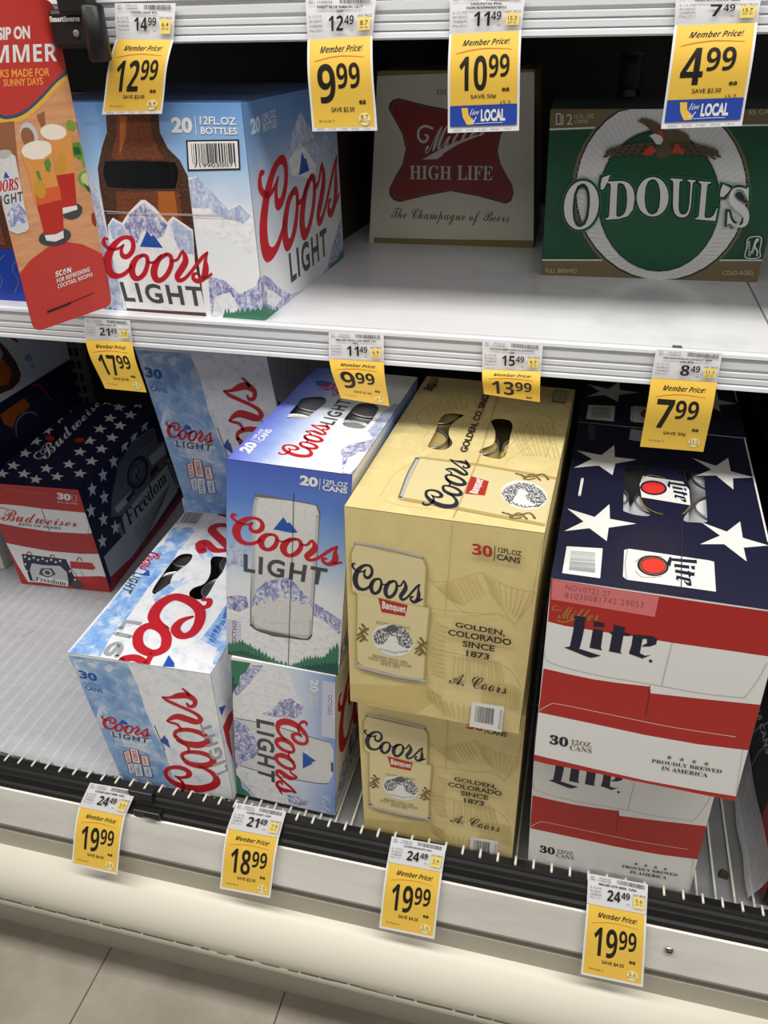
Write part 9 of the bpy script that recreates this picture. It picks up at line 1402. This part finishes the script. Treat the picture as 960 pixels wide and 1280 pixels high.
# wire deck
rack = thing('wire_rack','white wire rack forming the bottom deck of the cooler','rack',(0,.4,-.0115))
b = MB(); k = 0
while -1.2+.0222*k<.95:
    x = -1.2+.0222*k; b.tube([(x,-.0440,-.0052),(x,.2,-.0052),(x,.80,-.0052)],.0016,'wire_white',6); k += 1
o = b.build('wires',rack); o.location = (0,-.4,.0115)
b = MB(); k = 0
while -1.2+.0222*k<.95:
    x = -1.2+.0222*k; b.tube([(x,-.0650,.0226),(x,-.0530,.0222),(x,-.0495,.0165),(x,-.0490,-.030)],.0016,'wire_white',6); k += 1
b.tube([(-1.2,-.0505,-.026),(.95,-.0505,-.026)],.0016,'wire_white',6)
tag(b.build('wire_fence'),'row of short white wire prongs bent over the back of the black rail','wire fence')
b = MB()
for y in (-.038,.25,.52,.79): b.tube([(-1.2,y,-.0093),(.95,y,-.0093)],.002,'wire_white',6)
o = b.build('cross_wire',rack); o.location = (0,-.4,.0115)
# plastic film over the left half of the deck, settling between the wires
nx,ny = 300,60; V = []; Fc = []; random.seed(2)
for j in range(ny+1):
    for i in range(nx+1):
        x = -1.1+.93*i/nx; y = -.036+.82*j/ny
        V.append((x,y+.004*math.sin(x*19),-.0016+.0007*math.cos(2*math.pi*(x+1.2)/.0222)*(.5+.5*math.sin(y*9+x*5)**2)+.0004*math.sin(31*x+47*y)))
for j in range(ny):
    for i in range(nx): Fc.append((j*(nx+1)+i,j*(nx+1)+i+1,(j+1)*(nx+1)+i+1,(j+1)*(nx+1)+i))
me = bpy.data.meshes.new('plastic_sheet'); me.from_pydata(V,[],Fc); me.materials.append(M('film')); me.polygons.foreach_set('use_smooth',[True]*len(Fc))
tag(link('plastic_sheet',me),'wrinkled clear plastic sheet laid over the wire deck on the left','plastic sheet')
b = MB(); b.hexa([(.493,.000,-.0105),(.506,-.002,-.0105),(.508,.008,-.0105),(.496,.010,-.0105),(.497,.001,-.003),(.503,.001,-.0015),(.505,.006,-.004),(.498,.008,-.002)],'leaf_brown',.0012)
tag(b.build('debris'),'small brown scrap lying on the deck right of the lower red and white striped carton','scrap')
# ------------------------------------------------------------------ shelves
def shelf(name, z, label, seam):
    t = thing(name,label,'shelf',(0,.45,z))
    def pt(mb,n,lab=None):
        o = mb.build(n,t); o.location = (0,-.45,-z); return tag(o,lab,None)
    y0 = .0958
    prof = [(y0+.004,.0005),(y0-.002,.001),(y0-.006,-.001),(y0-.0065,-.004),(y0-.003,-.006),(y0-.0025,-.0075),(y0-.0045,-.009),(y0-.0045,-.0155),(y0-.002,-.017),(y0-.002,-.0185),(y0-.0045,-.0195),(y0-.0045,-.0235),(y0-.0025,-.0245),(y0-.0045,-.026),(y0-.0045,-.0305),(y0-.002,-.0315),(y0-.006,-.033),(y0-.0065,-.0365),(y0-.003,-.038),(y0+.004,-.038)]
    pt(MB().prism([(y,z+d) for y,d in prof],-1.5,1.5,'lip_alu'),'price_rail','ridged aluminium price rail')
    for x0,x1 in ((-1.5,seam-.0012),(seam+.0012,1.5)):
        pt(MB().prism([(y0+.004,z),(y0+.006,z+.0003),(.815,z),(.815,z-.022),(.80,z-.022),(.80,z-.004),(y0+.01,z-.004),(y0+.01,z-.03),(y0+.0045,-.03+z)],x0,x1,'shelf_pan'),'shelf_pan')
    for bx in (-.85,.06,.98): pt(MB().prism([(.815,z-.004),(.815,z-.10),(.5,z-.035),(.15,z-.014),(.15,z-.004)],bx,bx+.006,'upright_grey'),'bracket')
    return t
shelf('shelf',.6425,'white middle shelf with an aluminium price rail, half empty','' or .4400)
shelf('shelf',.9455,'top shelf of which only the aluminium price rail shows',.30)
b = MB(); b.box((.338,.094,.6433),(.347,.1005,.6445),'ink_grey',.0004)
tag(b.build('debris'),'tiny dark speck at the front edge of the middle shelf below the green carton','scrap')
for x,lab in ((-.862,'slotted grey shelf upright behind the flag patterned carton'),(-.166,'slotted grey shelf upright beside the cream bow tie carton')):
    t = thing('shelf_upright',lab,'upright',(x,.82,-.06))
    b = MB(); b.box((-.016,-.012,0),(.016,.0098,1.25),'upright_grey',.001); b.build('post',t)
    b = MB()
    for k in range(40):
        for sx in (-.008,.008): b.box((sx-.004,-.0128,.02+k*.03),(sx+.004,-.0118,.038+k*.03),'slot_black')
    tag(b.build('slots',t),'rows of black slots',None)
# ------------------------------------------------------------------ cartons
def carton(key, label, cat='beer carton', group=None, body='white_carton', faces=(), hole=None, name='beer_carton'):
    "faces: (face, part name, base ink, art key or None)"
    c = corners(key); base = Vector(c['fbl']); t = thing(name,label,cat,base,group)
    L = {n:Vector(p_)-base for n,p_ in c.items()}; top_hole = any(f=='top' and art in HOLES for f,_,_,art in faces)
    cen = sum(L.values(),Vector())/8
    sh = {n:p_+(cen-p_).normalized()*.0006 for n,p_ in L.items()}
    for n in ('fbl','fbr','bbl','bbr'): sh[n].z = L[n].z
    skip = ('top',) if top_hole else (('front',) if hole else ())
    MB().hexa([sh[n] for n in ('fbl','fbr','bbr','bbl','ftl','ftr','btr','btl')],body,0,skip).build('carton_body',t)
    for f,pn,ink,art in faces:
        quad = [L[n] for n in FACES[f]]
        if art: (W,H),items = ART[art]
        else: W,H,items = (quad[1]-quad[0]).length*1000,(quad[3]-quad[0]).length*1000,[]
        s = Sheet(quad,W,H); hl = HOLES.get(art,[]) if hole and art else []
        s.holes = hl; s.poly(ink,[(0,0),(W,0),(W,H),(0,H)],hl); s.draw(items); s.build(pn,t)
    return t
GOLD = (('front','front_panel','kraft_gold','banquet_front'),('top','top_panel','kraft_gold_top','banquet_top'),('left','side_panel','kraft_gold',None),('right','side_panel','kraft_gold',None))
carton('banquet_lower','kraft gold 30 can carton on the deck, under the other kraft gold carton',body='kraft_gold',faces=(GOLD[0],GOLD[2],GOLD[3]))
carton('banquet_upper','kraft gold 30 can carton with two kidney hand holes, on top of its stack',body='kraft_gold',faces=GOLD,hole=1)
LITE = (('front','front_panel','paper','miller_front'),('top','top_panel','lite_navy','miller_top'),('left','side_panel','paper','miller_side'),('right','side_panel','paper',None))
carton('miller_lower','red and white striped 30 can carton on the deck, bottom of its stack',faces=(LITE[0],LITE[2],LITE[3]))
carton('miller_upper','red and white striped carton with navy starred top, on top at the front',faces=LITE,hole=1)
carton('miller_rear_lower','red and white striped carton hidden at the bottom behind the front starred stack',faces=(LITE[0],LITE[2]))
carton('miller_rear_upper','navy topped carton in shadow right behind the front starred carton',faces=(LITE[0],LITE[1],LITE[2]))
ART['light20_side'] = ((268,257),[('p','snow',[(0,0),(268,0),(268,60),(180,110),(120,70),(60,100),(0,60)]),('p','peak',[(0,40),(40,80),(70,95),(110,60),(90,30),(0,10)]),('l','coors_red','coors',[(8,215),(262,215),(262,95),(8,95)],.002),('t','grey_ink','LIGHT',[(60,90),(220,90),(220,50),(60,50)],'sp',.03)])
C20 = (('front','front_panel','c20_sky','light20_front'),('top','top_panel','c20_top','light20_top'),('right','side_panel','c20_side_sky','light20_side'),('left','side_panel','logo_blue',None))
carton('light20_lower','narrow blue and white carton on the deck with its print turned sideways',body='c20_side_sky',faces=(('front','front_panel','c20_side_sky','light20_turned_front'),C20[2]))
carton('light20_upper','narrow blue 20 can carton with red script and mountains, on top of its stack',body='logo_blue',faces=C20,hole=1)
C30 = (('front','front_panel','ice_white','light30_front'),('top','top_panel','ice_white','light30_top'),('right','side_panel','ice_white','light30_side'),('left','side_panel','water_blue',None))
carton('light30_front','icy blue and white carton at the front rail, dark hand holes on top',body='ice_white',faces=C30,hole=1)
carton('light30_base','icy blue carton at the back, only a strip showing below another icy carton',body='ice_white',faces=(('front','front_panel','water_blue',None),C30[3]))
carton('light30_rear','icy blue and white carton at the back, beside the flag patterned carton',body='ice_white',faces=(C30[0],C30[2],C30[3]))
carton('budweiser','flag patterned carton with white stars on navy and a striped front',body='bud_navy',faces=(('front','front_panel','lite_red','bud_front'),('top','top_panel','bud_navy','bud_top'),('right','side_panel','bud_navy','bud_side')))
carton('bottles','blue carton with a big brown bottle and a black hand slot, on the middle shelf',body='bottle_sky',faces=(('front','front_panel','bottle_sky','bottles_front'),('right','side_panel','bottle_side_sky','bottles_side'),('top','top_panel','box_top_blue',None)),hole=1)
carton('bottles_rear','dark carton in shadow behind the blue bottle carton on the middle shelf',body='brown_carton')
carton('high_life','cream bottle carton with a dark red bow tie emblem on the middle shelf',body='high_ink',faces=(('front','front_panel','cream_stock','high_life_front'),('right','side_panel','high_gold_band',None)))
carton('odouls','green and gold 12 can carton with a white oval on the middle shelf',body='odoul_dark',faces=(('front','front_panel','odoul_field','odouls_front'),('left','side_panel','odoul_field',None)))
t = carton('left_blue','blue and white bottle carton mostly hidden behind the red hanging sign',body='white_carton')
q = [Vector(corners('left_blue')[n])-Vector(corners('left_blue')['fbl']) for n in FACES['front']]
s = Sheet(q,245,205); s.poly('paper',[(0,0),(245,0),(245,205),(0,205)]); s.poly('bud_light_blue',[(0,0),(245,0),(245,64),(200,70),(120,60),(0,68)]); s.poly('amber_dark',[(150,64),(238,60),(240,90),(225,118),(170,116)]); s.poly('amber',[(165,68),(215,66),(215,105),(180,108)])
for k in range(6): s.stroke('box_top_blue',[(100+22*k,10),(110+22*k,25),(106+22*k,40),(122+22*k,55)],[1.2]*4)
s.build('front_panel',t)
carton('white_base','plain white carton at the far left bottom of the stack beside the flag carton')
carton('blue_case','navy carton with an orange glow at far left, under the white carton',body='bud_light_blue',faces=(('right','side_panel','bud_navy','blue_case_side'),))
carton('ultra','white carton marked 95 with a brown bottle, top of the far left stack',faces=(('right','side_panel','white_carton','ultra_side'),))
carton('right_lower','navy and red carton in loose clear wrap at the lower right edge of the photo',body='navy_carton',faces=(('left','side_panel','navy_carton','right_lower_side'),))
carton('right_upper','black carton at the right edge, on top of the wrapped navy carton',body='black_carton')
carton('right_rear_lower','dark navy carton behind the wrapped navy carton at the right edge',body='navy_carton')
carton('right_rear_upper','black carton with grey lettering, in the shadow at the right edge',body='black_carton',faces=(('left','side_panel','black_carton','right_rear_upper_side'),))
# loose wrap around the lower right carton
V=[];Fc=[]
for j in range(25):
    for i in range(7):
        f=i/6; y=-.030+.35*j/24; z=.002+.052*f*(1.0+.08*math.sin(j*.5)); V.append((.5385-.015*(1-f)**2-.0012*math.sin(j*1.1+f*4)*(1-f),y,z))
for j in range(24):
    for i in range(6): Fc.append((j*7+i,j*7+i+1,(j+1)*7+i+1,(j+1)*7+i))
me=bpy.data.meshes.new('plastic_wrap'); me.from_pydata(V,[],Fc); me.materials.append(M('film')); me.polygons.foreach_set('use_smooth',[True]*len(Fc))
tag(link('plastic_wrap',me),'strip of loose clear wrap along the foot of the lower right navy carton','plastic wrap')
# cans showing through the hand holes
def can_meshes(mat):
    b = MB(); b.lathe([(.024,0),(.026,.001),(.0325,.010),(.033,.014),(.033,.098),(.0322,.104),(.0275,.1165),(.0272,.119)],mat); body = b.build('can_body')
    b = MB(); b.lathe([(.0262,.1170),(.0278,.1185),(.0278,.1215),(.0268,.122),(.0258,.1205),(.0245,.1165),(.0235,.1172),(.001,.1172)],'lid_metal'); lid = b.build('can_lid')
    b = MB(); b.box((-.0075,-.004,.1176),(.0075,.014,.1186),'lid_metal',.0004); tb = b.build('pull_tab')
    return body,lid,tb
def cans_in(key, art, mat, label, group, nu, nv, reach, m0=38):
    c = corners(key); (W,H),_ = ART[art]; q = [Vector(c[n]) for n in FACES['top']]; first = None
    cents = [(sum(p_[0] for p_ in h)/len(h),sum(p_[1] for p_ in h)/len(h)) for h in HOLES[art]]
    du = (W-2*m0)/(nu-1) if nu>1 else 0; k_ = CARTONS[key]; lean = ((k_[8]+k_[9])-(k_[6]+k_[7]))/2/k_[5]
    for i in range(nu):
        for j in range(nv):
            x,y = m0+du*i,38+j*67.6
            if min(math.hypot(x-a,y-b_) for a,b_ in cents)>reach: continue
            a,b_ = x/W,y/H; p_ = q[0]*((1-a)*(1-b_))+q[1]*(a*(1-b_))+q[2]*(a*b_)+q[3]*((1-a)*b_)
            loc = (p_.x-.1245*lean,p_.y,p_.z-.1245)
            if first is None:
                first = thing('beer_can',label,'can',loc,group); first.rotation_euler = (0,math.atan(lean),0); parts = can_meshes(mat)
                parts[0].parent = first; parts[1].parent = first; parts[2].parent = parts[1]
            else:
                r = first.copy(); COL.objects.link(r); r.location = loc
                for ch in first.children:
                    k = ch.copy(); COL.objects.link(k); k.parent = r
                    for g in ch.children:
                        d = g.copy(); COL.objects.link(d); d.parent = k
cans_in('banquet_upper','banquet_top','can_gold_metal','gold can seen through a hand hole of the upper kraft gold carton','cans in the kraft gold carton',3,5,58)
cans_in('light20_upper','light20_top','can_silver_metal','silver can seen through a hand hole of the narrow blue carton','cans in the narrow blue carton',2,4,58,35.4)
cans_in('light30_front','light30_top','can_dark_metal','dark metallic can seen through a hand hole of the front icy blue carton','cans in the front icy carton',2,5,62,60)
cans_in('miller_upper','miller_top','can_white_metal','white can seen through a hand hole of the navy starred top','cans in the navy starred carton',3,5,62)
# bottle standing behind the green carton
t = thing('beer_bottle','dark brown bottle with foil cap standing behind the green and gold carton','bottle',(.276,.585,.6425))
MB().lathe([(.027,0),(.0305,.004),(.0305,.125),(.029,.140),(.019,.172),(.0145,.195),(.0135,.222),(.0148,.226),(.0148,.232),(.012,.234)],'bottle_glass').build('glass',t)
MB().lathe([(.0153,.196),(.0158,.198),(.0146,.224),(.0156,.2345),(.0160,.2348),(.0158,.239),(.0140,.2415),(.004,.242)],'bottle_foil').build('cap',t)
# ------------------------------------------------------------------ price tags
def price_tag(key, old, new, save, product, per, label, local=False, group=None, curl=.004, slant=.0):
    tl,tr,jl,jr,bl,br = [Vector(p_) for p_ in TAGS[key]]; W = 62.; base = (tl+tr)/2
    t = thing('price_tag',label,'price tag',base,group)
    Hl = (tl-jl).length*1000; Hc = (jl-bl).length*1000
    lq = [jl-base,jr-base,tr-base,tl-base]; cq = [bl-base,br-base,jr-base,jl-base]
    s = Sheet(lq,W,Hl,step=.00006,lift=.0006,bend=lambda a,b_:.0006*math.sin(math.pi*b_)); H = 30.; k = Hl/H
    def Y(v): return Hl-v*k
    s.grid('tag_white',2,8)
    x = 30
    random.seed(key)
    while x<58:
        wd = random.choice([.4,.7,1.0]); s.poly('tag_grey',[(x,Y(1.2)),(x+wd,Y(1.2)),(x+wd,Y(5.2)),(x,Y(5.2))]); x += wd+random.choice([.5,.8])
    s.text('tag_grey','SE1',[(3,Y(1.2)),(7,Y(1.2)),(7,Y(3)),(3,Y(3))]); s.text('tag_grey','09/06/22',[(12,Y(1.2)),(24,Y(1.2)),(24,Y(2.8)),(12,Y(2.8))]); s.text('tag_grey','001 7199030',[(3,Y(3.6)),(24,Y(3.6)),(24,Y(5.2)),(3,Y(5.2))])
    n = len(product)
    for r,ln in enumerate(product):
        hw = min(24,len(ln)*.92); s.text('tag_ink',ln,[(31-hw,Y(6.6+r*3)),(31+hw,Y(6.6+r*3)),(31+hw,Y(8.6+r*3)),(31-hw,Y(8.6+r*3))],'',.03)
    o = 2.2 if n>1 else 0
    for r,ln in enumerate(('6 12 FZ','001-200-013','YA0B0290','Pkg 1211')): s.text('tag_grey',ln,[(3,Y(11+o+r*3.3)),(15,Y(11+o+r*3.3)),(15,Y(12.9+o+r*3.3)),(3,Y(12.9+o+r*3.3))])
    a,c_ = old.split('.'); x0 = 21 if len(a)>1 else 26
    s.text('tag_ink',a,[(x0,Y(11.5+o)),(34.5,Y(11.5+o)),(34.5,Y(22.5+o)),(x0,Y(22.5+o))],'b',0); s.text('tag_ink',c_,[(35.5,Y(11.5+o)),(44,Y(11.5+o)),(44,Y(18.2+o)),(35.5,Y(18.2+o))],'b',0)
    s.text('tag_grey','ea',[(41,Y(22+o)),(44,Y(22+o)),(44,Y(23.4+o)),(41,Y(23.4+o))])
    s.grid('tag_pale',1,4,48,Y(25),59,Y(13+o)); s.text('tag_grey','UNIT PRICE',[(47,Y(11+o)),(60,Y(11+o)),(60,Y(13+o)),(47,Y(13+o))],'',.02); s.text('tag_ink',per,[(50,Y(15.5+o)),(57,Y(15.5+o)),(57,Y(19+o)),(50,Y(19+o))]); s.text('tag_grey','per oz',[(50,Y(20+o)),(57,Y(20+o)),(57,Y(22+o)),(50,Y(22+o))])
    s.build('shelf_label',t)
    s = Sheet(cq,W,Hc,step=.00006,lift=.0012,bend=lambda a,b_:curl*(math.sin(math.pi*b_)-.35*math.sin(2*math.pi*b_)))
    s.grid('tag_white' if key[0] in 'TB' else 'tag_yellow',4,14)
    e_ = 2. if key[0] in 'TB' else 0
    s.grid('tag_yellow',4,14,e_,e_*1.6 if not local else 22,W-e_,Hc)
    k = Hc/76. if key!='M3' else Hc/58.
    k2 = k if not local else k*.83
    def Y(v): return Hc-v*k2
    def tx(m,txt,x0,y0,x1,y1,st='',bo=0,sl=0):
        if Y(y1)>.6: s.text(m,txt,[(x0+sl,Y(y0)),(x1+sl,Y(y0)),(x1,Y(y1)),(x0,Y(y1))],st,bo)
    tx('tag_ink','Member Price!',12,5.5,52,11,'bi',.01,1)
    s.stroke('tag_orange',[(7,Y(17.5)),(20,Y(15)),(34,Y(14)),(54,Y(15.5))],[.7,.9,.9,.5])
    a,c_ = new.split('.')
    if len(a)==1: tx('tag_ink',a,9,19.5,26,52,'b',.0); x0 = 27.5
    else: tx('tag_ink',a,10,20,34,52,'b',.0); x0 = 35.5
    tx('tag_ink',c_,x0,19.5,x0+(22 if len(a)==1 else 17.5),40,'b',.0)
    tx('tag_ink','ea',47,50,53,53.5,'b',.02); tx('tag_ink',save,20,55.5,42,60,'',.01); tx('tag_ink','Thru Tue Sep. 13',7,66,22,68.5)
    if Y(70)>.6 and not local:
        c0 = (51,Y(66)); s.poly('tag_circle',[(c0[0]+5.5*math.cos(2*math.pi*i/24),c0[1]+5.5*k*math.sin(2*math.pi*i/24)) for i in range(24)])
        tx('tag_ink',per,47.5,62.5,54.5,66.5); tx('tag_ink','PER FL OZ',46.5,67,55.5,69)
    if local:
        tx('tag_ink',per,46,62,54,66); tx('tag_ink','PER FL OZ',45,67,55,69)
        s.grid('tag_blue',4,3,2,5,W-2,22)
        s.poly('tag_yellow',[(12,20),(17.5,20),(18.2,14.5),(23.5,8.5),(22.8,6.5),(17,6.2),(15,9.5),(13.2,13)])
        s.text('paper','live',[(20,19),(28,20),(27,14.5),(19.5,13.8)],'sc'); s.text('paper','it',[(20.5,12),(25.5,12.6),(25,8.2),(20,7.8)],'sc'); s.text('paper','LOCAL',[(29,18.5),(50,18.5),(50,8.5),(29,8.5)],'',.045); s.stroke('frost_blue',[(24,7),(36,7.3),(48,7.2)],[.5]*3)
    if key[0]=='T':
        for i,ln in enumerate(('0003','12A 20 0M','T 001','0000 0293','C 0913 A')): s.text('tag_grey',ln,[(5+11*i,2.8),(12+11*i,2.8),(12+11*i,1.2),(5+11*i,1.2)])
    s.build('price_card',t)
    return t
price_tag('T1','14.99','12.99','SAVE $2.00',['COORS LIGHT BTL'],'6.4','yellow tag reading 12 99 on the top rail, in front of the blue bottle carton')
price_tag('T2','12.49','9.99','SAVE $2.50',['PABST BLUE RIBBON 12CT','CAN'],'8.7','yellow tag reading 9 99 on the top rail, white 12 49 label above it')
price_tag('T3','11.49','10.99','SAVE 50¢',['LAGUNITAS IPNA','NON ALCOHOLIC BTLS'],'15.3','yellow tag reading 10 99 with a blue LOCAL band, before the cream carton',True)
price_tag('T4','7.49','4.99','SAVE $2.50',['NON ALCOHOLIC BEER'],'15.7','yellow tag reading 4 99 with a blue LOCAL band, above the green carton',True)
price_tag('M1','21.49','17.99','SAVE $3.50',['COORS LIGHT BTL'],'7.5','curled yellow tag reading 17 99 on the middle rail',curl=.003)
price_tag('M2','11.49','9.99','SAVE $1.50',['MILLER HIGH LIFE BEER LN','BTL'],'6.9','yellow tag reading 9 99 on the middle rail, white 11 49 label above it',curl=.003)
price_tag('M3','15.49','13.99','SAVE $1.50',['ODOULS BEER NON ALCOHOLIC','CAN'],'9.7','short yellow tag reading 13 99 on the middle rail above the kraft gold carton')
price_tag('M4','8.49','7.99','SAVE 50¢',['ODOULS NON ALCOHOLIC BEER','L/N BTL'],'11.1','yellow tag reading 7 99 on the middle rail above the navy starred carton')
price_tag('B1','24.49','19.99','SAVE $4.50',['COORS LIGHT BEER  CAN'],'5.6','yellow tag reading 19 99 on the bottom rail below the front icy blue carton',curl=.003)
price_tag('B2','21.49','18.99','SAVE $2.50',['COORS LIGHT  CAN'],'7.9','yellow tag reading 18 99 on the bottom rail below the narrow blue stack',curl=.003)
price_tag('B3','24.49','19.99','SAVE $4.50',['COORS BANQUET CAN'],'5.6','yellow tag reading 19 99 on the bottom rail below the kraft gold stack',curl=.003)
price_tag('B4','24.49','19.99','SAVE $4.50',['MILLER LITE BEER  CAN'],'5.6','yellow tag reading 19 99 on the bottom rail below the red striped stack',curl=.003)
# ------------------------------------------------------------------ hanging sign and its bracket
t = thing('hanging_sign','red hanging advertising sign with iced drinks and a can, jutting out at the left','sign',SIGN[1])
base = Vector(SIGN[1]); q = [Vector(p_)-base for p_ in SIGN]; (W,H),items = ART['sign']
s = Sheet(q,W,H,step=.00002); r = 9
def rounded(W,H,r):
    P = []
    for cx,cy,a0 in ((W-r,r,-90),(W-r,H-r,0),(r,H-r,90),(r,r,180)): P += [(cx+r*math.cos(math.radians(a0+15*i)),cy+r*math.sin(math.radians(a0+15*i))) for i in range(7)]
    return P
s.poly('sign_red',rounded(W,H,r)); s.draw(items); s.build('printed_face',t)
s = Sheet([q[1],q[0],q[3],q[2]],W,H); s.poly('sign_red',rounded(W,H,r)); s.build('back_face',t)
t = thing('sign_bracket','black plastic bracket clamping the hanging sign to the top rail','bracket',(-.235,.075,.92))
def at(o): o.location = (.235,-.075,-.92); return o
at(MB().box((-.2655,.070,.905),(-.222,.0880,.937),'black_plastic',.004).build('arm',t))
b = MB(); b.lathe([(.0085,0),(.0105,.002),(.0105,.044),(.0085,.046)],'black_plastic',28,Matrix.Translation((-.2190,.072,.894))@Matrix.Rotation(math.radians(0),4,'X')); at(b.build('hinge',t))
at(MB().box((-.250,.064,.932),(-.222,.0885,.985),'black_plastic',.003).build('clamp',t))
b = MB(); b.lathe([(.003,0),(.0033,.0012),(.0018,.0016)],'silver_dark',16,Matrix.Translation((-.238,.0700,.917))@Matrix.Rotation(math.radians(90),4,'X')); at(b.build('rivet',t))
s = Sheet([(-.2640,.0699,.9250),(-.2310,.0699,.9250),(-.2310,.0699,.9325),(-.2640,.0699,.9325)],40,9); s.text('paper','SmartSource',[(1,7.5),(39,7.5),(39,2),(1,2)],'sb',.02); tag(at(s.build('lettering',t)),'white lettering on the bracket',None)
# the text curve has done its work
bpy.data.objects.remove(PEN[1]); bpy.data.curves.remove(PEN[0])
